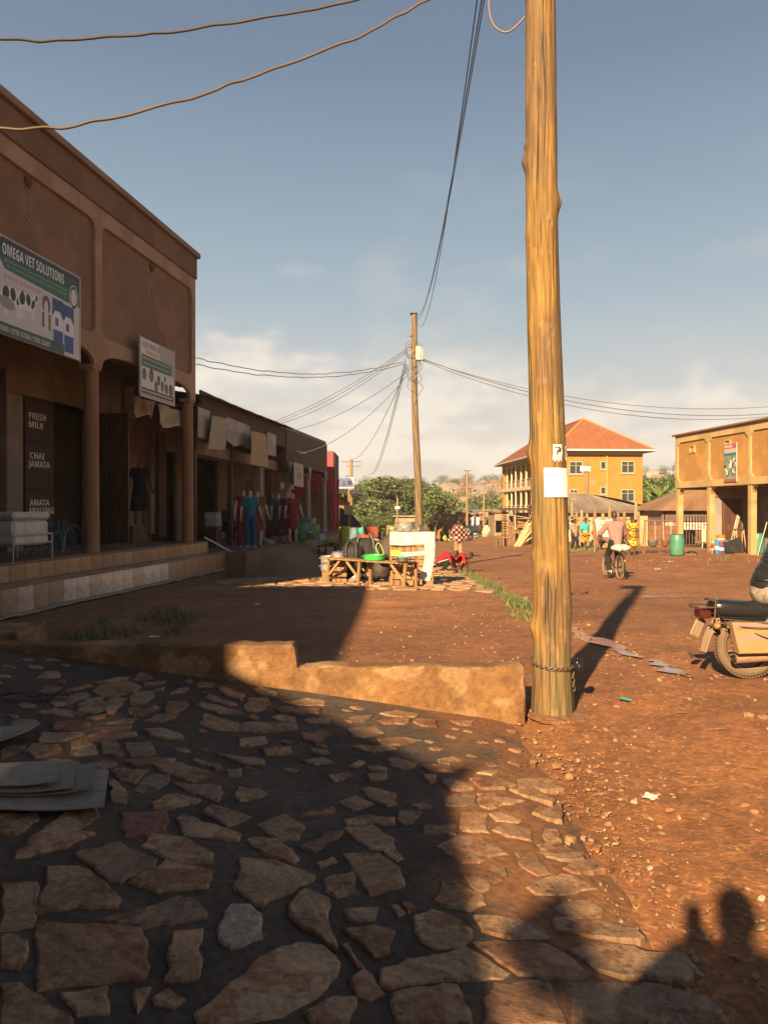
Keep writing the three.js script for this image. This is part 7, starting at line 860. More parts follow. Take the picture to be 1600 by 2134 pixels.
// orange hotel with hipped tile roof
{
  const c = V(17.1, 0, -75), c2 = V(25.4, 0, -75.5), t = thing('hotel_building', 'three storey orange building with arcaded balconies and a hipped red tile roof', 'building', [c.x, 0, c.z], Math.atan2(-(c2.z - c.z), c2.x - c.x)), Wd = c.distanceTo(c2), Ln = 26, g0 = -1.6, eY = 7.35;
  const och = M([0.50, 0.25, 0.045], { tex: 'wear' }), trim = M([0.72, 0.60, 0.40], { tex: 'wear' }), glass = M([0.05, 0.06, 0.07], { rough: 0.08, metal: 0.2 });
  mesh('front_wall', [bx(Wd, eY - g0, 0.25, Wd / 2, g0, -0.13)], och, t); mesh('right_wall', [bx(0.25, eY - g0, Ln, Wd - 0.13, g0, -Ln / 2)], och, t); mesh('left_wall', [bx(0.25, eY - g0, Ln - 0.4, 1.9, g0, -Ln / 2 - 0.2)], och, t); mesh('rear_wall', [bx(Wd, eY - g0, 0.25, Wd / 2, g0, -Ln)], och, t);
  mesh('frieze', [bx(Wd + 0.06, 0.42, 0.06, Wd / 2, eY - 0.44, 0.03)], trim, t);
  // hipped roof of four tiled slopes
  const ov = 0.9, ry0 = eY - 0.05, x0 = -ov, x1 = Wd + ov, z0 = ov, z1 = -Ln - ov, rx = Wd / 2, rz0 = -5.6, rz1 = -Ln + 5.6, ryT = 11.0; const face = (pts) => { const g = new THREE.BufferGeometry(), idx = pts.length === 3 ? [0, 1, 2] : [0, 1, 2, 0, 2, 3]; g.setAttribute('position', new THREE.Float32BufferAttribute(pts.flat(), 3)); g.setIndex(idx); const q = triUV(g); q.computeVertexNormals(); return q; };
  const tile = M([0.50, 0.18, 0.08], { tex: 'streak', k: 0.5, bump: 0.05, bumpTex: 'grain' });
  mesh('roof_slope', face([[x0, ry0, z0], [x1, ry0, z0], [rx, ryT, rz0]]), tile, t); mesh('roof_slope', face([[x0, ry0, z1], [x0, ry0, z0], [rx, ryT, rz0], [rx, ryT, rz1]]), tile, t); mesh('roof_slope', face([[x1, ry0, z0], [x1, ry0, z1], [rx, ryT, rz1], [rx, ryT, rz0]]), tile, t); mesh('roof_slope', face([[x1, ry0, z1], [x0, ry0, z1], [rx, ryT, rz1]]), tile, t);
  const rowsG = []; for (let k = 1; k < 26; k++) { const f = k / 26, y = lerp(ry0, ryT, f) + 0.015; rowsG.push(bxc(lerp(x1 - x0, 0.1, f), 0.035, 0.05, lerp((x0 + x1) / 2, rx, f), y, lerp(z0, rz0, f))); } mesh('tile_course', rowsG, M([0.44, 0.15, 0.065], { tex: 'streak' }), t);
  const rowsL = []; for (let k = 1; k < 26; k++) { const f = k / 26, y = lerp(ry0, ryT, f) + 0.015; rowsL.push(bar(V(lerp(x0, rx, f), y, lerp(z1, rz1, f)), V(lerp(x0, rx, f), y, lerp(z0, rz0, f)), 0.05, 0.035)); } mesh('tile_course', rowsL, M([0.44, 0.15, 0.065], { tex: 'streak' }), t);
  mesh('ridge_cap', [bar(V(x0, ry0 + 0.05, z0), V(rx, ryT + 0.06, rz0), 0.2, 0.1), bar(V(x1, ry0 + 0.05, z0), V(rx, ryT + 0.06, rz0), 0.2, 0.1), bar(V(rx, ryT + 0.05, rz0), V(rx, ryT + 0.05, rz1), 0.2, 0.12)], M([0.62, 0.2, 0.075]), t);
  mesh('gutter', [bxc(x1 - x0, 0.16, 0.16, (x0 + x1) / 2, ry0 - 0.02, z0 + 0.02)], M([0.72, 0.70, 0.64], { rough: 0.5 }), t); mesh('gutter', [bxc(0.14, 0.14, z0 - z1, x0, ry0 - 0.02, (z0 + z1) / 2)], M([0.5, 0.46, 0.4]), t); mesh('soffit', [bx(x1 - x0 - 0.1, 0.06, z0 - z1 - 0.1, (x0 + x1) / 2, ry0 - 0.16, (z0 + z1) / 2)], M([0.34, 0.24, 0.16]), t);
  mesh('downpipe', [rod(V(4.7, 0.5, 0.12), V(4.7, ry0 + 0.3, 0.12), 0.05), rod(V(4.7, 1.9, 0.12), V(8.0, 2.0, 0.12), 0.035), rod(V(2.6, 1.9, 0.12), V(4.7, 1.9, 0.12), 0.035)], M([0.6, 0.38, 0.15]), t);
  const win = (x, y, w, h, split) => { const f = mesh('window', [bx(w + 0.14, 0.1, 0.16, x, y - 0.12, 0.05), bx(0.07, h, 0.1, x - w / 2, y, 0.02), bx(0.07, h, 0.1, x + w / 2, y, 0.02), bx(w, 0.07, 0.1, x, y + h - 0.04, 0.02), bx(w, 0.06, 0.1, x, y, 0.02), ...(split ? [bx(0.05, h, 0.09, x, y, 0.03), bx(w, 0.04, 0.09, x, y + h * 0.66, 0.03)] : [])], M([0.52, 0.42, 0.30]), t); mesh('pane', [bx(w - 0.06, h - 0.04, 0.03, x, y + 0.02, 0.005)], glass, f); };
  const wx = (px) => { const p = hitL(t, px, 1000, 0); return p.x; }, wy = (py, px) => hitL(t, px, py, 0).y;
  win(wx(1199), wy(988, 1199), 1.25, 1.2, true); win(wx(1256), wy(978, 1256), 0.5, 0.75, false); win(wx(1307), wy(986, 1307), 1.25, 1.15, true); win(wx(1195), wy(1040, 1195), 0.75, 0.9, true); win(wx(1256), wy(1030, 1256), 0.5, 0.7, false); win(wx(1307), wy(1045, 1307), 1.25, 1.15, true);
  // balconies along the left flank
  const slabs = [1.1, 4.15]; for (const y of slabs) mesh('balcony_slab', [bx(2.0, 0.42, Ln - 0.4, 0.95, y - 0.42, -Ln / 2 - 0.2)], trim, t);
  mesh('corner_pier', [bx(0.5, eY - g0, 0.5, 0.25, g0, -Ln + 0.3), bx(1.8, eY - g0, 0.3, 0.95, g0, -0.16)], och, t); mesh('eave_beam', [bx(0.4, 0.6, Ln, 0.2, eY - 0.62, -Ln / 2)], M([0.36, 0.22, 0.1]), t);
  for (const y of slabs) { for (let i = 0; i < 10; i++) { const z = -1.5 - i * 2.5, c2_ = mesh('column', [at(lathe([[0.15, 0], [0.12, 0.2], [0.15, 1.0], [0.12, 1.2], [0.12, 2.5], [0.18, 2.62]], 10), 0.22, y, z)], trim, t); } const bal = []; for (let i = 0; i < 62; i++) bal.push(at(lathe([[0.05, 0], [0.035, 0.1], [0.06, 0.4], [0.035, 0.7], [0.05, 0.8]], 6), 0.22, y, -0.8 - i * 0.4)); mesh('balustrade', bal, M([0.2, 0.13, 0.09]), t).userData.kind = 'stuff'; mesh('handrail', [bxc(0.14, 0.1, Ln - 1, 0.22, y + 0.85, -Ln / 2)], M([0.34, 0.25, 0.17]), t); }
  for (const y of slabs) for (let i = 0; i < 5; i++) mesh('balcony_door', [bx(0.06, 2.1, 1.1, 1.74, y + 0.01, -3 - i * 5)], M([0.10, 0.05, 0.03]), t);
  mesh('drain_pipe', [rod(V(0.02, -1.4, -18.5), V(0.02, 6.9, -18.5), 0.07)], M([0.7, 0.62, 0.42]), t);
  // pole in front of it
  const hp = thing('utility_pole', 'pole with a boxed sign in front of the orange building', 'pole'), p = spot(1222, 62), tp = W(1222, 962, 62); mesh('shaft', [rod(V(p.x, p.y - 0.3, p.z), V(p.x, tp.y, p.z), 0.17, 0.14, 10)], M([0.50, 0.36, 0.2], { tex: 'wood' }), hp); const s0 = W(1222, 977, 61.7); mesh('sign_box', [bx(0.85, 0.4, 0.06, s0.x - 0.1, s0.y - 0.2, -61.75)], M([0.7, 0.66, 0.6]), hp); mesh('sign_box', [bx(0.45, 0.45, 0.06, s0.x + 0.5, s0.y - 1.35, -61.75)], M([0.38, 0.22, 0.1]), hp);
}
// pale house with grey iron roof, brown roofed house, banana plants, walls and fences
function corrRoof(x0, x1, y0, y1, z0, z1, n) { return sheet(n * 4, 4, (u, v) => V(lerp(x0, x1, u), lerp(y0, y1, v) + 0.025 * Math.sin(u * n * 6.283), lerp(z0, z1, v)), 0.008); }
{
  const D = 54, a = W(1146, 1062, D), b = W(1362, 1062, D), t = thing('roadside_house', 'long pale yellow house with a grey brown iron roof behind the fence posts', 'building', [0, 0, 0]), w = b.x - a.x, gy = -1.0;
  mesh('front_wall', [bx(w - 0.9, 1.55 - gy, 0.2, (a.x + b.x) / 2 - 0.1, gy, -D - 0.9)], M([0.55, 0.47, 0.28], { tex: 'blotch' }), t); mesh('side_wall', [bx(0.2, 2.6, 7, b.x - 0.6, gy, -D - 4.5)], M([0.55, 0.47, 0.28], { tex: 'blotch' }), t); mesh('rear_wall', [bx(w - 0.9, 2.6, 0.2, (a.x + b.x) / 2, gy, -D - 8)], M([0.55, 0.47, 0.28]), t);
  const rf = corrRoof(0, w, 0, 1.25, 0, -4.4, 60); rf.translate(a.x, 1.5, -D - 0.2); { const p = rf.attributes.position; for (let i = 0; i < p.count; i++) { const k = (p.getY(i) - 1.5) / 1.25; if (p.getX(i) > b.x - 3.6 * k && k > 0) p.setX(i, b.x - 3.6 * k + (p.getX(i) - (b.x - 3.6 * k)) * 0.0); } rf.computeVertexNormals(); } mesh('iron_roof', rf, M([0.42, 0.33, 0.25], { tex: 'streak', rough: 0.6, metal: 0.2 }), t); mesh('rear_roof', [corrRoof(a.x, b.x - 3.6, 2.74, 1.4, -D - 4.62, -D - 8.8, 30)], M([0.42, 0.33, 0.25], { tex: 'streak' }), t); mesh('hip_roof', [sheet(6, 6, (u, v) => V(lerp(b.x - 3.6 * (1 - v) + 0.0, b.x, v), lerp(2.75, 1.5, v), lerp(-D - 4.6, lerp(-D - 0.2, -D - 9, u), v)), 0.008)], M([0.30, 0.24, 0.18], { tex: 'streak' }), t); mesh('ridge_cap', [bxc(w - 3.5, 0.1, 0.3, (a.x + b.x - 3.6) / 2, 2.77, -D - 4.6)], M([0.30, 0.2, 0.13]), t); mesh('fascia', [bxc(w, 0.22, 0.05, (a.x + b.x) / 2, 1.40, -D - 0.25)], M([0.16, 0.10, 0.07]), t);
  const wn = W(1176, 1080, D + 0.8), f = mesh('window', [bx(0.85, 1.15, 0.1, wn.x, 0.0, -D - 0.82)], M([0.6, 0.55, 0.42]), t); mesh('pane', [bx(0.68, 0.98, 0.04, wn.x, 0.08, -D - 0.765)], M([0.03, 0.035, 0.05], { rough: 0.1 }), f); mesh('window_bar', [bx(0.03, 1.0, 0.03, wn.x, 0.07, -D - 0.73), bx(0.7, 0.03, 0.03, wn.x, 0.55, -D - 0.73)], M([0.7, 0.65, 0.55]), f);
  const b2 = thing('brown_roof_house', 'small house with a rusty brown iron roof seen through the first arcade bay', 'building', [0, 0, 0]), D2 = 50, e0 = W(1372, 1064, D2), e1 = W(1500, 1064, D2), r1 = W(1478, 1012, D2 + 3.5); mesh('wall', [bx(e1.x - e0.x - 0.6, 2.5, 0.2, (e0.x + e1.x) / 2 + 0.2, -1.0, -D2 - 0.6)], M([0.20, 0.13, 0.10], { tex: 'blotch' }), b2); mesh('band', [bx(e1.x - e0.x - 0.7, 0.5, 0.06, (e0.x + e1.x) / 2 + 0.2, 0.2, -D2 - 0.46)], M([0.5, 0.42, 0.36]), b2); mesh('side_wall', [bx(0.2, 2.5, 5, e0.x + 0.5, -1, -D2 - 3)], M([0.2, 0.13, 0.1]), b2);
  mesh('iron_roof', [sheet(120, 4, (u, v) => V(lerp(lerp(e0.x, r1.x - 1.2, v), e1.x + 2, u), lerp(e0.y, r1.y, v) + 0.03 * Math.sin(u * 300), lerp(-D2, -D2 - 3.5, v)), 0.008), sheet(8, 6, (u, v) => V(lerp(e0.x, r1.x - 1.2, v), lerp(e0.y, r1.y, v), lerp(lerp(-D2, -D2 - 7, u), -D2 - 3.5, v)), 0.008)], M([0.40, 0.215, 0.105], { tex: 'streak', rough: 0.6 }), b2);
  // boundary wall with pillar, railing and barred gate
  const wl = thing('boundary_wall', 'low mud brick wall with a pillar and iron railing beside the road', 'wall'), mud = [M([0.34, 0.16, 0.085], { tex: 'blotch', bump: 0.02 }), M([0.30, 0.14, 0.075], { tex: 'blotch', bump: 0.02 }), M([0.37, 0.18, 0.1], { tex: 'blotch', bump: 0.02 })]; const D3 = 44, m0 = W(1240, 1092, D3), m1 = W(1418, 1092, D3), m2 = W(1478, 1092, D3), gy3 = ground(m0.x, -D3) - 0.1; const rr = rng(91); for (let rI = 0; rI < 5; rI++) for (let x = m0.x - (rI % 2) * 0.2; x < m1.x - 0.2; x += 0.42) mesh('block', [bx(0.405, 0.265, 0.2, x + 0.2, gy3 + rI * 0.275, -D3 + 0.01 * rr())], mud[Math.floor(rr() * 3)], wl);
  const pw = W(1337, 1075, D3 - 0.2); mesh('pillar', [bx(0.45, pw.y - gy3, 0.45, pw.x, gy3, -D3 + 0.3)], M([0.62, 0.44, 0.22], { tex: 'blotch' }), wl);
  const ir = M([0.13, 0.08, 0.06], { rough: 0.6 }), ra = thing('railing', 'thin iron railing on the mud brick wall', 'railing'); for (let x = pw.x + 0.3; x < m1.x; x += 0.3) mesh('bar', [rod(V(x, m0.y - 0.05, -D3), V(x, m0.y + 0.36, -D3), 0.014, 0.014, 5)], ir, ra); mesh('rail', [bxc(m1.x - pw.x, 0.03, 0.03, (m1.x + pw.x) / 2, m0.y + 0.36, -D3)], ir, ra);
  const gt = thing('iron_gate', 'rusty barred iron gate between the mud brick wall and the yellow arcade', 'gate'), gx0 = W(1417, 1080, 42).x, gx1 = W(1472, 1080, 42).x, gyB = ground(gx0, -42), gyT = W(1440, 1077, 42).y; for (let i = 0; i <= 9; i++) { const x = lerp(gx0, gx1, i / 9); mesh('bar', [bx(0.035, gyT - gyB, 0.035, x, gyB + 0.05, -42)], ir, gt); } for (const y of [0.12, 0.45, 1.1, 1.4]) for (let i = 0; i < 9; i++) if ((i + Math.round(y * 10)) % 2 || y < 0.2 || y > 1.2) mesh('crossbar', [bx((gx1 - gx0) / 9, 0.03, 0.03, lerp(gx0, gx1, (i + 0.5) / 9), gyB + Math.min(y, gyT - gyB - 0.03) + (i % 3) * 0.06 * (y > 0.2 && y < 1.2 ? 1 : 0), -42.0)], ir, gt); solo('mud_bank', [bx(3.2, 0.95, 0.6, (gx0 + gx1) / 2, gyB - 0.1, -46)], M([0.30, 0.2, 0.1], { tex: 'blotch' }), 'low earth bank behind the barred gate', 'bank');
  // rough fence posts along the verge
  const posts = [[1193, 1042, 1100], [1201, 1066, 1098], [1210, 1063, 1100], [1224, 1070, 1100], [1239, 1063, 1100], [1254, 1070, 1098], [1271, 1054, 1100], [1300, 1066, 1118], [1323, 1047, 1120], [1331, 1066, 1110], [1287, 1068, 1100]], fm = [M([0.52, 0.40, 0.24], { tex: 'wood' }), M([0.44, 0.32, 0.19], { tex: 'wood' }), M([0.58, 0.46, 0.28], { tex: 'wood' })]; posts.forEach(([px, py, pb], i) => { const Dp = 46.5 - (i % 4) * 0.25, tp = W(px, py, Dp), gy = ground(tp.x, -Dp) - 0.2; const m = solo('fence_post', [rod(V(tp.x, gy, -Dp), V(tp.x + 0.05 * ((i % 3) - 1), tp.y, -Dp), 0.11 + 0.02 * (i % 3), 0.10, 7)], fm[i % 3], 'rough timber fence post standing in the grass verge', 'post', 'rough fence posts by the verge'); });
  { const c = W(1193, 1042, 46.5); solo('post_cap', [bxc(0.32, 0.12, 0.3, c.x, c.y + 0.02, -46.5)], fm[2], 'block nailed on top of the tallest thin fence post', 'block'); for (const [x0, y0, x1, y1] of [[1182, 1082, 1236, 1086], [1291, 1083, 1336, 1082], [1183, 1078, 1200, 1075]]) solo('fence_rail', [rod(W(x0, y0, 46.2), W(x1, y1, 46.2), 0.06, 0.05, 6)], fm[0], 'crooked rail tied across the fence posts', 'rail', 'fence rails'); }
  { // white sack banner on sticks, left of the cyclist
    const q = [W(1239, 1082, 40), W(1278, 1080, 40), W(1272, 1120, 40), W(1242, 1116, 40)], n = thing('sack_stall', 'printed white sack stretched on sticks beside the cyclist', 'stall'); const g = sheet(12, 10, (u, v) => { const p = q[0].clone().lerp(q[1], u).lerp(q[3].clone().lerp(q[2], u), v); p.z += 0.08 * Math.sin(u * 6 + v * 3) + (v > 0.55 ? 0.15 * (v - 0.55) : 0); p.y -= 0.08 * Math.sin(u * 3.14) * (1 - v); return p; }, 0.01); mesh('sack', g, printMat(128, 128, (c) => { c.fillStyle = '#d8cfbf'; c.fillRect(0, 0, 128, 128); c.fillStyle = '#8f9aa6'; c.font = 'bold 20px sans-serif'; for (let i = 0; i < 7; i++) c.fillRect(14 + i * 14, 84, 10, 14); c.fillStyle = '#a8865c'; c.fillRect(0, 22, 128, 10); }, 0.9), n); for (const i of [0, 1]) { const p = q[i]; mesh('stick', [rod(V(p.x, ground(p.x, p.z) - 0.1, p.z - 0.05), V(p.x, p.y + 0.05, p.z - 0.05), 0.04, 0.03, 6)], fm[i], n); }
  }
  { // forge stand: bent iron frame with stoves and hanging tongs
    const p = spot(1375, 35.5), t2 = thing('stove_stand', 'wire frame stand with clay stoves and hanging iron rods by the green barrel', 'stand', [p.x, p.y, p.z], -0.1), rust = M([0.26, 0.12, 0.07], { tex: 'wear', rough: 0.7 }), grey = M([0.16, 0.15, 0.14], { rough: 0.6 }); for (const x of [-0.75, 0.75]) for (const z of [-0.2, 0.2]) mesh('leg', [rod(V(x, 0, z), V(x * 0.9, 1.5, z * 0.6), 0.022)], rust, t2); mesh('top_rail', [rod(V(-0.7, 1.5, 0), V(0.7, 1.48, 0), 0.03), rod(V(-0.72, 0.3, 0.1), V(0.72, 0.3, 0.1), 0.025)], rust, t2); const r2 = rng(97); for (let i = 0; i < 11; i++) { const x = -0.6 + i * 0.12; mesh('iron_rod', [tube([V(x, 1.48, 0), V(x + 0.04 * (r2() - 0.5), 1.0, 0.05), V(x + 0.1 * (r2() - 0.5), 0.55 - 0.2 * r2(), 0.06)], 0.016, 5, 10)], i % 3 ? rust : M([0.55, 0.42, 0.3]), t2); } for (const [x, r, m] of [[-0.35, 0.24, grey], [0.2, 0.2, rust], [0.55, 0.2, grey]]) mesh('stove', [lathe([[0, 0], [r * 0.6, 0], [r * 0.7, 0.05], [r, 0.26], [r, 0.3], [r * 0.85, 0.3], [r * 0.5, 0.1]], 14).translate(x, 0.31, 0.05)], m, t2);
    const j = thing('junk_heap', 'dark tangle of scrap and cloth before the stove stand', 'scrap', [p.x + 0.35, ground(p.x, p.z + 1.6), p.z + 1.6]); for (let i = 0; i < 6; i++) mesh('scrap_piece', [triUV(lump(70 + i, 0.7).scale(0.1 + 0.18 * r2(), 0.1 + 0.15 * r2(), 0.15)).translate((r2() - 0.5) * 1.2, 0.08, (r2() - 0.5) * 0.4)], i % 2 ? M([0.02, 0.018, 0.018], { rough: 0.5 }) : rust, j); mesh('stick', [rod(V(-0.4, 0, 0.2), V(-0.35, 0.5, 0.1), 0.02), rod(V(-0.5, 0.03, 0.3), V(0.5, 0.03, 0.35), 0.02)], fm[0], j);
  }
}

// ================================================================ FAR END OF THE STREET, VALLEY AND HILL
const hillY = (x, D) => { const n = fbm(x * 0.012 + 30, D * 0.012 + 30, 3, 401); const rise = sstep(150, 520, D); return lerp(-9, 12 + 9 * n + 3 * sstep(-120, 60, x) * 0 + (x > 120 ? 10 * sstep(120, 220, x) : 0), rise) + 2 * (n - 0.5) + 9 * sstep(88, 92, 0) * 0 + (D < 130 ? lerp(0, 1, 0) : 0) + (D > 520 ? (D - 520) * 0.012 : 0); };
{
  const P = [], C = [], UV = [], I = [], nx = 90, nd = 70; for (let j = 0; j <= nd; j++) for (let i = 0; i <= nx; i++) { const D = 118 + 900 * (j / nd) ** 1.7, x = lerp(-1, 1, i / nx) * (120 + D * 0.75); P.push(x, hillY(x, D), -D); UV.push(x, -D); const k = fbm(x * 0.03 + 11, D * 0.03 + 11, 4, 403), g = sstep(0.46, 0.56, k); C.push(lerp(0.30, 0.09, g), lerp(0.16, 0.10, g), lerp(0.085, 0.035, g)); }
  for (let j = 0; j < nd; j++) for (let i = 0; i < nx; i++) { const a = j * (nx + 1) + i; I.push(a, a + 1, a + nx + 2, a, a + nx + 2, a + nx + 1); }
  const g = new THREE.BufferGeometry(); g.setAttribute('position', new THREE.Float32BufferAttribute(P, 3)); g.setAttribute('color', new THREE.Float32BufferAttribute(C, 3)); g.setAttribute('uv', new THREE.Float32BufferAttribute(UV, 2)); g.setIndex(I); g.computeVertexNormals(); const m = new THREE.Mesh(g, M([1, 1, 1], { vc: true, rough: 1 })); m.name = 'hill'; m.receiveShadow = true; tag(m, 'settled hillside of red soil and green across the valley', null, null, 'structure'); scene.add(m);
}
// trees: tapered trunk with limbs, crown of many small leaf faces gathered in clumps
function leafCloud(blobs, n, size, seed, cols) {
  const r = rng(seed), P = [], C = [], N = []; const tot = blobs.reduce((s, b) => s + b[3] * b[3], 0);
  for (const [bx0, by, bz, br] of blobs) { const k = Math.round(n * br * br / tot); const tone = 0.75 + 0.5 * r(); for (let i = 0; i < k; i++) { const u = r() * 2 - 1, a = r() * 6.283, q = Math.sqrt(1 - u * u), rad = br * (0.62 + 0.42 * Math.pow(r(), 0.5)), d = V(q * Math.cos(a), u * 0.85, q * Math.sin(a)), c = V(bx0, by, bz).addScaledVector(d, rad); const t = V(r() - 0.5, r() - 0.5, r() - 0.5).normalize(), e = V(0, 0, 0).crossVectors(d, t).normalize(), f = V(0, 0, 0).crossVectors(e, t).normalize(), s = size * (0.6 + 0.8 * r()); const A = c.clone().addScaledVector(e, s), B = c.clone().addScaledVector(e, -s * 0.5).addScaledVector(f, s * 0.8), D = c.clone().addScaledVector(e, -s * 0.5).addScaledVector(f, -s * 0.8); P.push(A.x, A.y, A.z, B.x, B.y, B.z, D.x, D.y, D.z); const col = cols[Math.floor(r() * cols.length)], v = tone * (0.8 + 0.4 * r()); for (let q2 = 0; q2 < 3; q2++) { C.push(col[0] * v, col[1] * v, col[2] * v); N.push(d.x, d.y, d.z); } } }
  const g = new THREE.BufferGeometry(); g.setAttribute('position', new THREE.Float32BufferAttribute(P, 3)); g.setAttribute('color', new THREE.Float32BufferAttribute(C, 3)); g.setAttribute('uv', new THREE.Float32BufferAttribute(new Float32Array(P.length / 3 * 2), 2)); g.computeVertexNormals(); return g;
}
const leafMat = (() => { const m = new THREE.MeshPhysicalMaterial({ vertexColors: true, roughness: 0.8, side: THREE.DoubleSide, transmission: 0 }); return m; })(), bark = M([0.20, 0.14, 0.09], { tex: 'wood' });
const greens = [[[0.055, 0.085, 0.022], [0.075, 0.11, 0.03], [0.045, 0.07, 0.02]], [[0.085, 0.115, 0.035], [0.11, 0.14, 0.045], [0.065, 0.09, 0.03]], [[0.07, 0.085, 0.035], [0.095, 0.105, 0.04], [0.055, 0.07, 0.03]]];
function makeTree(seed, kind, leaves) { // unit tree: height 1, crown radius about 0.36
  const r = rng(seed), o = new THREE.Group(), blobs = [], limbs = []; const n = 11; for (let i = 0; i < n; i++) { const a = i / n * 6.283 * 1.7 + r(), q = 0.08 + 0.22 * r(), y = 0.45 + 0.42 * r(); blobs.push([Math.cos(a) * q, y, Math.sin(a) * q, 0.10 + 0.09 * r()]); limbs.push(rod(V(0, 0.22 + 0.2 * r(), 0), V(Math.cos(a) * q * 0.8, y - 0.02, Math.sin(a) * q * 0.8), 0.012, 0.005, 5)); } blobs.push([0, 0.84, 0, 0.14]);
  const t = new THREE.Mesh(merge([rod(V(0, -0.1, 0), V(0.01, 0.5, 0), 0.028, 0.015, 7), ...limbs]), bark); t.name = 'trunk'; t.castShadow = true; o.add(t); const c = new THREE.Mesh(leafCloud(blobs, leaves, 0.024, seed, greens[kind]), leafMat); c.name = 'crown'; c.castShadow = c.receiveShadow = true; o.add(c); return o;
}
const treeKinds = [[501, 0], [502, 1], [503, 2], [504, 0], [505, 1]].map(([s, k]) => makeTree(s, k, 2600));
const farKinds = [[511, 0], [512, 2], [513, 1]].map(([s, k]) => makeTree(s, k, 420));
function putTree(kinds, i, px, pyTop, D, wide, label, group, name = 'tree', base) { const p = W(px, pyTop, D), gy = base ?? (D > 125 ? hillY(p.x, D) : ground(p.x, -D)), h = p.y - gy, o = kinds[i % kinds.length].clone(); o.name = numbered(name); o.position.set(p.x, gy, -D); o.scale.set(h * wide, h, h * wide); o.rotation.y = i * 2.3 + px; tag(o, label, 'tree', group); scene.add(o); return o; }
{
  const big = [[762, 996, 100, 1.1], [790, 990, 104, 1.2], [818, 994, 101, 1.15], [846, 992, 106, 1.2], [872, 1000, 103, 1.1], [742, 1008, 98, 1.0], [758, 1035, 92, 1.2], [800, 1040, 93, 1.3], [835, 1042, 94, 1.2], [780, 1062, 88, 1.4], [815, 1066, 88, 1.5], [846, 1070, 90, 1.3]];
  big.forEach(([px, py, D, w], i) => putTree(treeKinds, i, px, py, D, w, 'dark leafy tree in the dense clump beyond the stall', 'trees of the dense clump'));
  putTree(treeKinds, 1, 907, 1014, 92, 1.05, 'broad tree with a bare forked trunk right of the meter box pole');
  [[1018, 1032, 132, 0.9], [1030, 1036, 140, 1.0], [1042, 1022, 150, 1.1], [965, 1042, 135, 0.8], [1000, 1048, 128, 1.2]].forEach(([px, py, D, w], i) => putTree(treeKinds, i + 2, px, py, D, w, 'green tree below the hill between far shops and orange building', 'trees below the hill'));
  [[1356, 992, 110, 1.1], [1370, 988, 118, 1.2], [1385, 990, 115, 1.1], [1398, 994, 108, 1.2], [1412, 1000, 112, 1.2], [1440, 1004, 110, 1.3], [1362, 1012, 95, 1.4], [1392, 1022, 92, 1.4]].forEach(([px, py, D, w], i) => putTree(treeKinds, i, px, py, D, w, 'dark tree on the rise behind the brown roofed house', 'trees behind the brown roof'));
  // hill: scattered trees and houses
  const r = rng(601), roofs = [M([0.24, 0.13, 0.085]), M([0.31, 0.21, 0.15]), M([0.23, 0.10, 0.07]), M([0.32, 0.28, 0.24], { metal: 0.2, rough: 0.6 })], walls = [M([0.30, 0.19, 0.12]), M([0.36, 0.27, 0.19]), M([0.25, 0.14, 0.085]), M([0.40, 0.34, 0.27])];
  const hProto = []; for (let k = 0; k < 4; k++) { const o = new THREE.Group(), g = (n, geo, m) => { const q = new THREE.Mesh(merge(geo), m); q.name = n; q.castShadow = q.receiveShadow = true; o.add(q); return q; }; g('wall', [bx(8, 4.2, 6, 0, -1.4, 0)], walls[k]); g('roof', [extr([[-4.6, 0], [4.6, 0], [0, 1.9]], 7, 0).translate(0, 2.8, -3.5)], roofs[k]).rotation.y = k % 2 ? Math.PI / 2 : 0; for (const x of [-2.2, 2.2]) { const w = g('window', [bx(1.1, 1.1, 0.1, x, 0.9, 3.0)], M([0.04, 0.035, 0.03])); w.userData = {}; } g('door', [bx(1, 2, 0.1, 0, 0, 3.0)], M([0.08, 0.045, 0.03])); hProto.push(o); }
  const lh = ['brown roofed far house on the hillside', 'tan roofed far house on the hillside', 'red roofed far house on the hillside', 'pale iron roofed far house on the hillside'];
  for (let i = 0; i < 78; i++) { const D = 170 + 330 * r(), px = i < 56 ? lerp(925, 1046, r()) : i < 68 ? lerp(700, 925, r()) : lerp(1346, 1440, r()), x = (px - 800) / F * D, k = Math.floor(r() * 4), o = hProto[k].clone(); o.name = numbered('far_house'); o.position.set(x, hillY(x, D), -D); o.rotation.y = (r() - 0.5) * 1.4; o.scale.setScalar(0.75 + 0.5 * r()); tag(o, lh[k], 'house', 'houses on the hill'); scene.add(o); }
  for (let i = 0; i < 150; i++) { const D = 150 + 380 * r(), px = i < 48 ? lerp(915, 1060, r()) : i < 112 ? lerp(690, 925, r()) : lerp(1340, 1480, r()), x = (px - 800) / F * D, gy = hillY(x, D), h = 5 + 5 * r(), o = farKinds[i % 3].clone(); o.name = numbered('hill_tree'); o.position.set(x, gy, -D); o.scale.set(h * (0.9 + 0.6 * r()), h, h * (0.9 + 0.6 * r())); o.rotation.y = r() * 6; tag(o, 'small far tree on the settled hillside', 'tree', 'trees on the hill'); scene.add(o); }
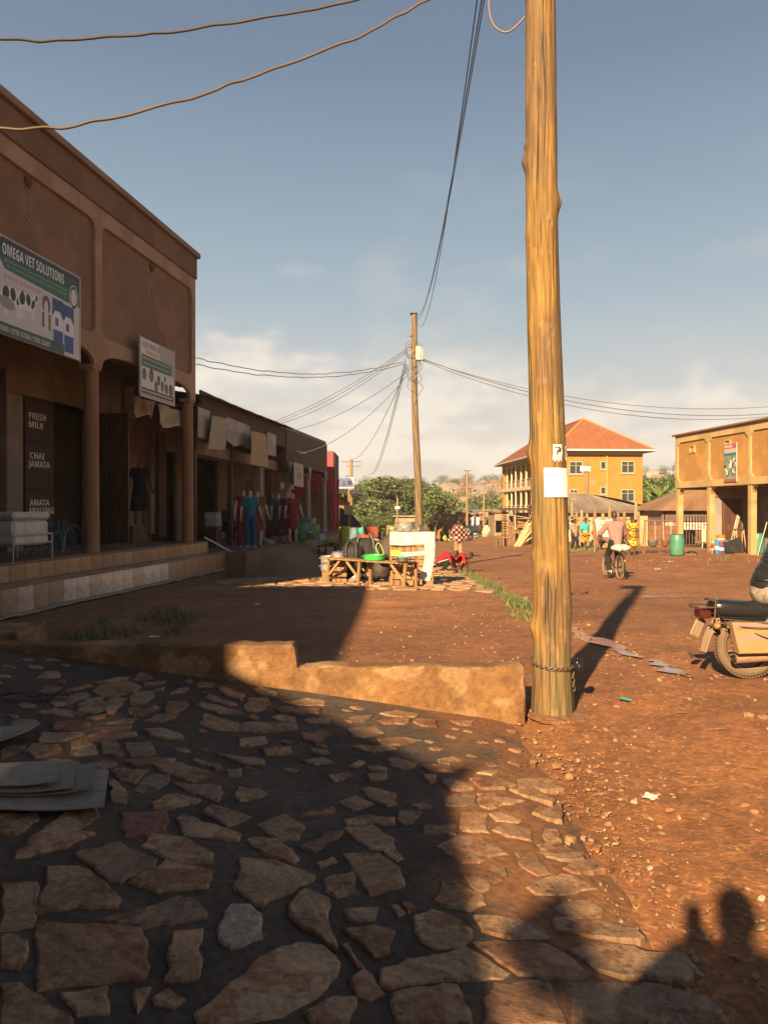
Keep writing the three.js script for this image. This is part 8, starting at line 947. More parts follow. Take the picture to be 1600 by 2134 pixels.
  // banana plants
  const leafG = (L, w, droop) => sheet(4, 10, (u, v) => { const s = (u - 0.5) * 2, y = v * L * (1 - 0.45 * droop * v), x = droop * L * 0.75 * v * v; return V(x + Math.abs(s) * 0.04, y - Math.abs(s) * w * 0.25, s * w * Math.sin(Math.min(1, v * 1.05 + 0.06) * Math.PI) ** 0.6); }); const bm = [M([0.13, 0.19, 0.04], { ds: true, rough: 0.5 }), M([0.17, 0.22, 0.06], { ds: true, rough: 0.5 })], bp = new THREE.Group(); const tr = new THREE.Mesh(merge([rod(V(0, -0.2, 0), V(0, 2.0, 0), 0.16, 0.1, 8)]), M([0.28, 0.25, 0.1])); tr.name = 'stem'; bp.add(tr); for (let i = 0; i < 11; i++) { const g = leafG(1.7 + 0.5 * r(), 0.28, 0.3 + 0.6 * r()); g.rotateY(i * 2.4); const m = new THREE.Mesh(g.translate(0, 1.8, 0), bm[i % 2]); m.name = 'leaf'; m.castShadow = true; bp.add(m); }
  [[1362, 57.5, 1.0], [1376, 58, 1.25], [1388, 59, 1.15], [1397, 57.8, 0.95], [1370, 60, 1.3], [1015, 118, 1.3], [1035, 116, 1.4]].forEach(([px, D, s], i) => { const x = (px - 800) / F * D, o = bp.clone(); o.name = numbered('banana_plant'); o.position.set(x, D > 100 ? ground(x, -D) + 1 : ground(x, -D), -D); o.scale.setScalar(s); o.rotation.y = i * 1.7; tag(o, D > 100 ? 'far banana plant below the hill beyond the shops' : 'banana plant with broad torn leaves between the two houses', 'plant', D > 100 ? 'far banana plants' : 'banana plants between the houses'); scene.add(o); });
}
scene.fog = new THREE.FogExp2(new THREE.Color().setRGB(0.86, 0.80, 0.72), 0.00042);
// shops and sheds closing the street
{
  const mud = M([0.36, 0.20, 0.105], { tex: 'blotch' }), tanW = M([0.50, 0.33, 0.19], { tex: 'blotch' }), drk = M([0.06, 0.06, 0.065], { rough: 0.1 }), rust = M([0.40, 0.20, 0.10], { tex: 'streak' }), D = 96;
  const shed = (label, px0, px1, py0, py1, Dd, dep, wm, rm, o = {}) => { const a = W(px0, py0, Dd), b = W(px1, py1, Dd), t = thing(o.name ?? 'far_shop', label, 'building'), w = b.x - a.x, gy = ground((a.x + b.x) / 2, -Dd) - 0.3, h = a.y - gy, cx = (a.x + b.x) / 2; if (o.open) { const q = W(px0, o.open[0], Dd).y, q2 = Math.max(gy, W(px0, o.open[1], Dd).y), ow = w * 0.86, e = (w - ow) / 2; mesh('wall', [bx(w, a.y - q, 0.2, cx, q, -Dd - 0.1), bx(e, q - gy, 0.2, a.x + e / 2, gy, -Dd - 0.1), bx(e, q - gy, 0.2, b.x - e / 2, gy, -Dd - 0.1), bx(ow, Math.max(0.05, q2 - gy), 0.2, cx, gy, -Dd - 0.1), bx(w, h, 0.2, cx, gy, -Dd - dep), bx(0.2, h, dep - 0.4, a.x + 0.1, gy, -Dd - dep / 2), bx(0.2, h, dep - 0.4, b.x - 0.1, gy, -Dd - dep / 2)], wm, t); } else mesh('wall', [bx(w, h, dep, cx, gy, -Dd - dep / 2)], wm, t); mesh('roof', [bx(w + 0.5, 0.12, dep + 0.6, cx, a.y, -Dd - dep / 2)], rm, t); if (o.awn) { const q = W(px0, o.awn, Dd); mesh('awning', [bxc(w + 0.8, 0.06, 1.6, cx, q.y - 0.1, -Dd + 0.8, 0.18)], rust, t); for (let i = 0; i <= 3; i++) mesh('awning_post', [rod(V(lerp(a.x, b.x, i / 3), gy, -Dd + 1.5), V(lerp(a.x, b.x, i / 3), q.y - 0.2, -Dd + 1.5), 0.05, 0.05, 6)], tanW, t); } if (o.win) for (let i = 0; i < o.win; i++) mesh('window', [bx(0.8, 0.8, 0.06, lerp(a.x, b.x, (i + 0.5) / o.win), gy + h * 0.55, -Dd + 0.03)], drk, t); return t; };
  shed('brown fronted shop with a wide rusty awning at the end of the street', 893, 954, 1073, 1132, D, 5, mud, rust, { open: [1094, 1128], awn: 1089 }); shed('small shop with a pale panel beside the brown fronted shop', 955, 974, 1068, 1132, D - 0.5, 4, M([0.32, 0.18, 0.1], { tex: 'blotch' }), rust, { open: [1092, 1120] }); shed('dark walled shop carrying the white billboard', 974, 1011, 1072, 1132, D + 0.5, 5, M([0.30, 0.165, 0.09], { tex: 'blotch' }), tanW, { win: 2 }); shed('long low shop with a blank brown front right of the billboard', 1011, 1040, 1078, 1132, D - 1, 4, M([0.33, 0.20, 0.12], { tex: 'blotch' }), tanW, { open: [1082, 1099] }); shed('pale tin roofed house behind the billboard shop', 985, 1045, 1064, 1110, D + 14, 6, tanW, M([0.5, 0.42, 0.34], { tex: 'streak' }), { win: 4 }); shed('reddish roofed shed right of the tall poles', 1030, 1060, 1068, 1130, D - 12, 5, M([0.44, 0.30, 0.2], { tex: 'blotch' }), M([0.42, 0.26, 0.22], { tex: 'streak' }), { open: [1085, 1110] }); shed('low tan shed half hidden behind the stall and the second pole', 824, 868, 1077, 1130, 84, 5, M([0.42, 0.33, 0.21], { tex: 'blotch' }), tanW, { win: 2 });
  const bb = thing('billboard', 'white and blue billboard on the far dark walled shop', 'sign'), b0 = W(982, 1078, D - 0.6), b1 = W(998, 1096, D - 0.6); mesh('panel', [bx(b1.x - b0.x, b0.y - b1.y, 0.08, (b0.x + b1.x) / 2, b1.y, b0.z)], M([0.72, 0.70, 0.66]), bb); mesh('blue_band', [bx(b1.x - b0.x, 0.18, 0.03, (b0.x + b1.x) / 2, b1.y + 0.02, b0.z + 0.06)], M([0.10, 0.24, 0.48]), bb); mesh('text_line', [bx(0.7, 0.05, 0.02, (b0.x + b1.x) / 2, b1.y + 0.62, b0.z + 0.05), bx(0.6, 0.05, 0.02, (b0.x + b1.x) / 2, b1.y + 0.5, b0.z + 0.05)], M([0.5, 0.55, 0.65]), bb);
  const rs = thing('wall_sign', 'small red lettered sign on the brown fronted shop', 'sign'), r0 = W(893, 1067, D - 0.1), r1 = W(900, 1086, D - 0.1); mesh('panel', [bx(r1.x - r0.x, r0.y - r1.y, 0.06, (r0.x + r1.x) / 2, r1.y, r0.z)], M([0.6, 0.42, 0.34]), rs); mesh('lettering', [bx(0.22, 0.8, 0.02, (r0.x + r1.x) / 2, r1.y + 0.15, r0.z + 0.04)], M([0.45, 0.1, 0.08]), rs);
  // twin transformer poles with cross rails
  const hp = thing('transformer_poles', 'pair of tall timber poles joined by cross rails at the end of the street', 'pole'), pm = M([0.52, 0.40, 0.27], { tex: 'wood' }), pole2 = (px, py, Dd, r) => { const t = W(px, py, Dd), gy = ground(t.x, -Dd) - 0.4; mesh('pole', [rod(V(t.x, gy, -Dd), t, r, r * 0.75, 9)], pm, hp); return t; }, pa = pole2(973, 981, 92, 0.16), pb = pole2(1008, 1010, 91, 0.15); for (const py of [1010, 1029]) mesh('cross_rail', [rod(W(973, py, 91.8), W(1010, py, 90.8), 0.05)], pm, hp); mesh('top_arm', [bxc(0.9, 0.1, 0.12, pa.x + 0.02, pa.y, -92, 0, 0.3)], M([0.15, 0.13, 0.12]), hp); const bx2 = W(990, 1066, 92); mesh('transformer', [bx(0.8, 0.45, 0.4, bx2.x, bx2.y - 0.2, -91.6), bx(0.14, 0.3, 0.14, bx2.x - 0.2, bx2.y + 0.24, -91.6), bx(0.14, 0.3, 0.14, bx2.x + 0.15, bx2.y + 0.24, -91.6)], M([0.10, 0.12, 0.12]), hp);
  const fp = thing('utility_pole', 'thin far pole with a white board before the dense trees', 'pole'), f0 = W(828, 1038, 78); mesh('shaft', [rod(V(f0.x, ground(f0.x, -78) - 0.3, -78), f0, 0.11, 0.09, 8)], pm, fp); mesh('board', [bx(0.5, 0.28, 0.05, f0.x, W(828, 1061, 78).y, -77.85)], M([0.65, 0.62, 0.55]), fp);
  // goods and bales before the shops
  const bale = (px, py, r, h, c, label) => { const p = spot(px, 88), m = solo('bale', [triUV(lump(px, 1.3).scale(r, h / 2.4, r * 0.8))], M(c, { tex: 'fine' }), label, 'bale', 'bales at the far shops'); m.position.set(p.x, p.y + h / 2.2, p.z); }; bale(1010, 1122, 0.55, 1.6, [0.62, 0.52, 0.36], 'tall cream bale by the second transformer pole'); bale(1024, 1122, 0.5, 1.5, [0.72, 0.70, 0.66], 'white sack standing right of the cream bale'); bale(928, 1128, 0.4, 0.8, [0.36, 0.42, 0.05], 'heap of green melons before the brown fronted shop'); bale(938, 1130, 0.35, 0.5, [0.6, 0.52, 0.2], 'heap of yellow fruit before the brown fronted shop'); bale(897, 1122, 0.4, 0.8, [0.5, 0.3, 0.28], 'pinkish bundle beside the far awning'); bale(950, 1122, 0.4, 0.9, [0.4, 0.38, 0.36], 'grey bundle beside the far shop door');
  // dark car seen from the front
  const cp = spot(989, 90), car = thing('parked_car', 'dark car facing up the street before the billboard shop', 'car', [cp.x, cp.y, cp.z], 0.15), paint = M([0.02, 0.024, 0.035], { rough: 0.25 }), gl = M([0.03, 0.035, 0.04], { rough: 0.08 }); mesh('body', [extr([[-2.1, 0.35], [2.1, 0.35], [2.15, 0.8], [1.0, 0.98], [0.45, 1.55], [-1.3, 1.58], [-1.9, 1.0], [-2.1, 0.9]], 1.6, 0.06).rotateY(-Math.PI / 2).translate(0.8, 0, 0)], paint, car); mesh('windscreen', [bxc(1.35, 0.62, 0.03, 0, 1.28, 0.80, -0.75)], gl, car); for (const s of [-1, 1]) { mesh('headlight', [bx(0.3, 0.14, 0.06, s * 0.58, 0.68, 2.2)], M([0.7, 0.68, 0.62], { rough: 0.1 }), car); for (const z of [1.4, -1.35]) { const w = mesh('wheel', [lathe([[0.12, -0.1], [0.31, -0.1], [0.33, 0], [0.31, 0.1], [0.12, 0.1]], 16).rotateZ(Math.PI / 2).translate(s * 0.78, 0.33, z)], M([0.02, 0.02, 0.02]), car); mesh('rim', [lathe([[0, 0.02], [0.18, 0.02], [0.19, -0.02]], 12).rotateZ(Math.PI / 2).translate(s * 0.9, 0.33, z)], steelGrey, w); } } mesh('bumper', [bx(1.62, 0.2, 0.12, 0, 0.35, 2.22)], M([0.3, 0.3, 0.32], { metal: 0.4, rough: 0.4 }), car); mesh('number_plate', [bx(0.5, 0.13, 0.02, 0, 0.5, 2.29)], M([0.62, 0.42, 0.04]), car); mesh('grille', [bx(0.7, 0.16, 0.03, 0, 0.66, 2.21)], M([0.2, 0.2, 0.2], { metal: 0.6 }), car);
  // timber yard: rack of frames, stacked poles leaning in a fan
  const ty = thing('timber_rack', 'rickety timber rack with crossed laths left of the near pole', 'rack'), Dt = 57, wd = [M([0.44, 0.27, 0.14], { tex: 'wood' }), M([0.36, 0.20, 0.11], { tex: 'wood' }), M([0.52, 0.36, 0.19], { tex: 'wood' })], X = (px) => (px - 800) / F * Dt, gyt = ground(X(1070), -Dt), Y = (py) => EYE - (py - HOR) * Dt / F; mesh('canopy', [bxc(X(1108) - X(1040), 0.08, 2.2, (X(1108) + X(1040)) / 2, Y(1061), -Dt - 0.4, 0.05)], M([0.14, 0.09, 0.07], { tex: 'wood' }), ty); [1048, 1056, 1071, 1080, 1104].forEach((px, i) => mesh('post', [bx(0.12, Y(1061) - gyt + 0.1, 0.12, X(px), gyt - 0.1, -Dt - (i % 2) * 0.8)], wd[i % 3], ty)); for (let i = 0; i < 11; i++) mesh('lath', [bxc(X(1058) - X(1044), 0.09, 0.05, X(1051), Y(1068 + i * 5.2), -Dt + 0.1, 0, 0, (i % 3 - 1) * 0.06)], wd[(i + 1) % 3], ty); for (const [a, b, c, d] of [[1058, 1080, 1075, 1110], [1060, 1122, 1078, 1098], [1075, 1075, 1104, 1080], [1075, 1095, 1104, 1092], [1060, 1100, 1074, 1082], [1076, 1110, 1104, 1112]]) mesh('brace', [bar(V(X(a), Y(b), -Dt + 0.16), V(X(c), Y(d), -Dt + 0.16), 0.09, 0.04)], wd[2], ty); mesh('door_panel', [bx(X(1072) - X(1058), Y(1085) - Y(1130), 0.06, (X(1072) + X(1058)) / 2, gyt, -Dt + 0.05)], wd[1], ty); mesh('pale_board', [bx(X(1104) - X(1080), 0.5, 0.05, (X(1104) + X(1080)) / 2, Y(1082), -Dt - 0.5)], M([0.58, 0.48, 0.34], { tex: 'wood' }), ty); for (let i = 0; i < 4; i++) mesh('shelf_plank', [bx(X(1104) - X(1080), 0.22, 0.06, (X(1104) + X(1080)) / 2, Y(1092 + i * 9), -Dt - 0.5)], wd[i % 3], ty);
  const r = rng(611), pl = thing('leaning_poles', 'fan of pale cane poles leaning on the timber rack', 'poles'); for (let i = 0; i < 26; i++) { const t = r(), a = V(X(1064 + 14 * t), ground(X(1070), -Dt + 1.2), -Dt + 1.1 + 0.5 * r()), b = V(X(1096 + 20 * r()), Y(1080 + 30 * t + 6 * r()), -Dt + 0.2 + 0.3 * r()); mesh('cane', [rod(a, b, 0.045, 0.03, 6)], [M([0.66, 0.50, 0.24]), M([0.58, 0.42, 0.19]), M([0.70, 0.56, 0.30])][i % 3], pl); } const sm = thing('lath_bundle', 'small bundle of loose laths left of the timber rack', 'laths'); for (let i = 0; i < 9; i++) mesh('lath', [rod(V(X(1028 + 8 * r()), gyt + 0.03, -Dt + 0.5 + r()), V(X(1034 + 10 * r()), gyt + 0.4 + 0.7 * r(), -Dt + 0.2), 0.03, 0.025, 5)], wd[i % 3], sm);
}

// ================================================================ PEOPLE, BICYCLE, MOTORCYCLE
function wheelParts(t, x, r, tw, spokes, tyreM, rimM, hubM) { // wheel in the xy plane, centre at (x, r)
  const w = mesh('wheel', [rod(V(x, r, -0.05), V(x, r, 0.05), 0.03, 0.03, 10)], hubM, t); mesh('tyre', [new THREE.TorusGeometry(r - tw, tw, 10, 44).toNonIndexed().translate(x, r, 0)], tyreM, w); mesh('rim', [lathe([[r - tw * 1.9, -tw * 0.7], [r - tw * 1.35, -tw * 0.8], [r - tw * 1.35, tw * 0.8], [r - tw * 1.9, tw * 0.7], [r - tw * 1.75, 0], [r - tw * 1.9, -tw * 0.7]], 44).rotateX(Math.PI / 2).translate(x, r, 0)], rimM, w); const s = []; for (let i = 0; i < spokes; i++) { const a = i / spokes * 6.283, b = a + (i % 2 ? 0.5 : -0.5), z = i % 4 < 2 ? 0.03 : -0.03; s.push(rod(V(x + Math.cos(b) * 0.03, r + Math.sin(b) * 0.03, z), V(x + Math.cos(a) * (r - tw * 1.8), r + Math.sin(a) * (r - tw * 1.8), 0), 0.0022, 0.0022, 4)); } mesh('spokes', s, rimM, w); return w;
}
{ // motorcycle
  const gx = 3.36, gz = -7.1, t = thing('motorcycle', 'dusty motorcycle with a long black seat and a carton strapped to its side', 'motorcycle', [gx, ground(gx, gz) + 0.005, gz], 0.03), dust = M([0.40, 0.26, 0.15], { tex: 'wear', rough: 0.8 }), rub = M([0.20, 0.135, 0.085], { tex: 'wear', rough: 0.9 }), chr = M([0.58, 0.46, 0.34], { metal: 0.6, rough: 0.35, tex: 'wear' }), blk = M([0.018, 0.017, 0.016], { rough: 0.4 });
  wheelParts(t, 0, 0.305, 0.05, 36, rub, chr, dust); wheelParts(t, 1.27, 0.305, 0.045, 36, rub, chr, dust);
  const tread = []; for (let i = 0; i < 64; i++) { const a = i / 64 * 6.283; for (const z of [-0.028, 0.028]) tread.push(at(bx(0.02, 0.012, 0.03, 0, -0.006, 0), Math.cos(a) * 0.303, 0.305 + Math.sin(a) * 0.303, z, 0, 0, a + Math.PI / 2)); } mesh('tread', tread, rub, t);
  const seat = nets((x, y, z) => { const q = clamp((x + 0.36) / 0.95), w = 0.125 - 0.02 * q, h = 0.085, cy = 0.635 - 0.025 * Math.sin(q * 3) + 0.02 * (1 - q); return (Math.abs((x - 0.115) / 0.48) ** 6 + Math.abs((y - cy) / h) ** 3.2 + Math.abs(z / w) ** 3.2) ** (1 / 3.2) * 0.085 - 0.085; }, [-0.45, 0.5, -0.17], [0.68, 0.78, 0.17], 0.016); mesh('seat', seat, M([0.016, 0.015, 0.015], { rough: 0.3 }), t); mesh('seat_piping', [tube([V(-0.34, 0.575, 0.118), V(0.1, 0.56, 0.128), V(0.58, 0.56, 0.108)], 0.006, 6)], blk, t);
  mesh('fuel_tank', skin([[V(0.62, 0.68, 0), V(0.98, 0.74, 0), 0.11, 0.13]], 0.025, 0.02), M([0.30, 0.03, 0.02], { rough: 0.3 }), t); mesh('engine', [bx(0.34, 0.3, 0.2, 0.62, 0.2, 0), at(lathe([[0.1, -0.12], [0.1, 0.12], [0.05, 0.14]], 16), 0.66, 0.34, 0, Math.PI / 2)], dust, t);
  mesh('frame', [tube([V(-0.3, 0.56, 0.1), V(0.1, 0.54, 0.1), V(0.6, 0.56, 0.08), V(0.98, 0.72, 0.03)], 0.016, 6), tube([V(-0.3, 0.56, -0.1), V(0.1, 0.54, -0.1), V(0.6, 0.56, -0.08), V(0.98, 0.72, -0.03)], 0.016, 6), tube([V(0.98, 0.7, 0), V(0.85, 0.3, 0), V(0.6, 0.18, 0), V(0.4, 0.3, 0)], 0.018, 6)], blk, t); for (const z of [-0.1, 0.1]) { mesh('swing_arm', [bar(V(0, 0.305, z * 0.8), V(0.44, 0.32, z * 0.8), 0.03, 0.045)], dust, t); mesh('shock_absorber', [rod(V(0.02, 0.33, z), V(0.14, 0.56, z), 0.03)], blk, t); mesh('fork', [rod(V(1.27, 0.305, z * 0.8), V(1.02, 0.86, z * 0.8), 0.022)], chr, t); }
  mesh('handlebar', [tube([V(0.82, 0.98, -0.36), V(0.96, 0.96, -0.2), V(1.0, 0.9, 0), V(0.96, 0.96, 0.2), V(0.82, 0.98, 0.36)], 0.013, 6)], blk, t); mesh('headlight', [at(lathe([[0, 0.1], [0.09, 0.08], [0.1, 0], [0.05, -0.09], [0, -0.1]], 16), 1.12, 0.82, 0, 0, 0, -Math.PI / 2)], chr, t);
  const fen = (x, a0, a1, r) => sheet(16, 6, (u, v) => { const a = lerp(a0, a1, u), k = r - 0.03 * (Math.abs(v - 0.5) * 2) ** 2; return V(x + Math.cos(a) * k, 0.305 + Math.sin(a) * k, (v - 0.5) * 0.15); }, 0.004); mesh('rear_fender', [fen(0, 0.9, 2.75, 0.37)], M([0.10, 0.07, 0.05], { tex: 'wear' }), t); mesh('front_fender', [fen(1.27, 0.3, 2.3, 0.345)], dust, t); mesh('mud_flap', [sheet(6, 10, (u, v) => V(-0.27 - 0.16 * v - 0.02 * Math.sin(v * 4), lerp(0.55, 0.24, v), (u - 0.5) * 0.15 * (1 - 0.25 * v)), 0.006)], M([0.50, 0.36, 0.23], { tex: 'wear' }), t);
  mesh('tail_light', [bx(0.11, 0.085, 0.14, -0.42, 0.555, 0)], M([0.10, 0.014, 0.012], { rough: 0.35, tex: 'wear' }), t); mesh('rear_rack', [tube([V(-0.3, 0.66, 0.12), V(-0.5, 0.665, 0.1), V(-0.53, 0.66, 0), V(-0.5, 0.665, -0.1), V(-0.3, 0.66, -0.12)], 0.008, 6), tube([V(-0.34, 0.71, 0.12), V(-0.38, 0.73, 0), V(-0.34, 0.71, -0.12)], 0.012, 6), rod(V(-0.36, 0.55, 0.11), V(-0.35, 0.72, 0.11), 0.009), rod(V(-0.53, 0.66, 0), V(-0.52, 0.53, 0), 0.008), rod(V(-0.4, 0.51, 0.1), V(-0.25, 0.52, 0.12), 0.008)], M([0.14, 0.09, 0.065], { metal: 0.5, rough: 0.5 }), t); for (const z of [-0.16, 0.16]) mesh('indicator', [at(lathe([[0, 0.035], [0.028, 0.025], [0.028, -0.025], [0, -0.035]], 12), -0.36, 0.5, z, Math.PI / 2), rod(V(-0.36, 0.5, 0), V(-0.36, 0.5, z), 0.008)], M([0.5, 0.26, 0.1], { rough: 0.3, tex: 'wear' }), t); mesh('number_plate', [bxc(0.13, 0.15, 0.012, -0.50, 0.46, 0.06, 0.2, 0.5, -0.5)], M([0.52, 0.36, 0.24], { tex: 'wear' }), t);
  mesh('exhaust', [rod(V(-0.205, 0.205, 0.17), V(0.5, 0.245, 0.17), 0.045, 0.038, 16), tube([V(0.5, 0.245, 0.17), V(0.7, 0.2, 0.15), V(0.85, 0.3, 0.08)], 0.02, 8)], M([0.50, 0.30, 0.18], { metal: 0.35, rough: 0.5, tex: 'wear' }), t); mesh('exhaust_mouth', [at(lathe([[0.022, 0], [0.036, 0], [0.036, 0.012], [0.022, 0.012]], 14), -0.208, 0.205, 0.17, 0, 0, Math.PI / 2)], blk, t); mesh('foot_rest', [rod(V(0.42, 0.25, -0.3), V(0.42, 0.25, 0.3), 0.014), bx(0.1, 0.03, 0.1, 0.42, 0.25, 0.27)], blk, t); mesh('chain_guard', [bx(0.4, 0.07, 0.03, 0.22, 0.3, 0.13)], dust, t);
  // carton and cords
  const cm = printMat(512, 220, (c, w, h) => { c.fillStyle = '#a08256'; c.fillRect(0, 0, w, h); const r = rng(9); for (let i = 0; i < 70; i++) { c.fillStyle = `rgba(${110 + r() * 60},${80 + r() * 40},${40 + r() * 30},.14)`; c.fillRect(r() * w, r() * h, 20 + r() * 90, 3 + r() * 14); } c.fillStyle = 'rgba(150,124,142,.85)'; c.fillRect(0, 0, w, 20); c.beginPath(); c.moveTo(14, 110); c.bezierCurveTo(120, 76, 260, 84, 512, 84); c.lineTo(512, 104); c.bezierCurveTo(280, 104, 130, 96, 14, 134); c.fill(); c.fillStyle = 'rgba(90,70,55,.7)'; c.fillRect(8, 34, 74, 4); c.fillRect(8, 44, 60, 4); c.fillRect(110, 40, 60, 4); c.strokeStyle = 'rgba(120,90,60,.5)'; c.strokeRect(4, 26, 90, 28); }, 0.9);
  const ct = thing('cardboard_carton', 'flattened brown carton with purple tape strapped to the motorcycle side', 'carton', [gx, ground(gx, gz) + 0.005, gz], 0.03); mesh('panel', [extr([[-0.28, 0.545], [0.66, 0.53], [0.66, 0.29], [-0.215, 0.275]], 0.07, 0.006).translate(0, 0, 0.215)], M([0.44, 0.29, 0.14], { tex: 'wear' }), ct); const fg = sheet(12, 6, (u, v) => V(lerp(lerp(-0.278, -0.214, v), 0.655, u), lerp(lerp(0.543, 0.277, v), lerp(0.528, 0.292, v), u), 0.2935 + 0.003 * Math.sin(u * 9))); { const uv = fg.attributes.uv; for (let i = 0; i < uv.count; i++) uv.setY(i, 1 - uv.getY(i)); } mesh('printed_side', fg.toNonIndexed(), cm, ct); const cord = M([0.07, 0.05, 0.04], { rough: 0.7 }); mesh('cord', [tube([V(-0.3, 0.52, 0.2), V(-0.2, 0.515, 0.31), V(0.2, 0.5, 0.305), V(0.66, 0.525, 0.3)], 0.0045, 5, 30), tube([V(-0.3, 0.545, 0.18), V(-0.05, 0.44, 0.305), V(0.1, 0.385, 0.305), V(0.33, 0.29, 0.305), V(0.4, 0.25, 0.25)], 0.0055, 5, 40), tube([V(-0.3, 0.56, 0.15), V(0.0, 0.545, 0.3), V(0.3, 0.52, 0.305), V(0.66, 0.56, 0.28)], 0.0045, 5, 30)], cord, ct); mesh('foot_peg', [rod(V(0.1, 0.262, 0.26), V(0.36, 0.27, 0.26), 0.02)], M([0.2, 0.15, 0.1], { tex: 'wear' }), ct);
  // rider
  const J = { pelvis: V(0, 0.80, 0), waist: V(0, 0.94, 0.07), chest: V(0, 1.17, 0.20), neck: V(0, 1.34, 0.29), head: V(0, 1.47, 0.34), shL: V(0.19, 1.28, 0.25), elL: V(0.30, 1.08, 0.45), wrL: V(0.34, 1.0, 0.64), shR: V(-0.19, 1.28, 0.25), elR: V(-0.30, 1.08, 0.45), wrR: V(-0.34, 1.0, 0.64), hipL: V(0.1, 0.78, 0.03), knL: V(0.2, 0.66, 0.45), anL: V(0.2, 0.33, 0.28), toL: V(0.21, 0.29, 0.45), hipR: V(-0.1, 0.78, 0.03), knR: V(-0.2, 0.66, 0.45), anR: V(-0.2, 0.33, 0.28), toR: V(-0.21, 0.29, 0.45) };
  person({ label: 'motorcycle rider in a glossy black jacket and beige trousers, seen from the side', pos: [gx + 0.17, ground(gx, gz) + 0.005, gz], ry: Math.PI / 2 + 0.03, J, cell: 0.02, shirt: { name: 'jacket', mat: (() => { const m = new THREE.MeshStandardMaterial({ color: new THREE.Color().setRGB(0.018, 0.017, 0.017), roughness: 0.32, bumpMap: makeTex(256, (u, v) => g3(fbm(u * 3, v * 16, 4, 421, 0)), false), bumpScale: 0.06 }); m.bumpMap.repeat.set(2, 2); return m; })(), grow: 0.042, crop: true }, trousers: { mat: M([0.46, 0.36, 0.28], { tex: 'fine', rough: 0.9, bump: 0.01 }), grow: 0.02 }, shoes: M([0.03, 0.025, 0.02]) });
}
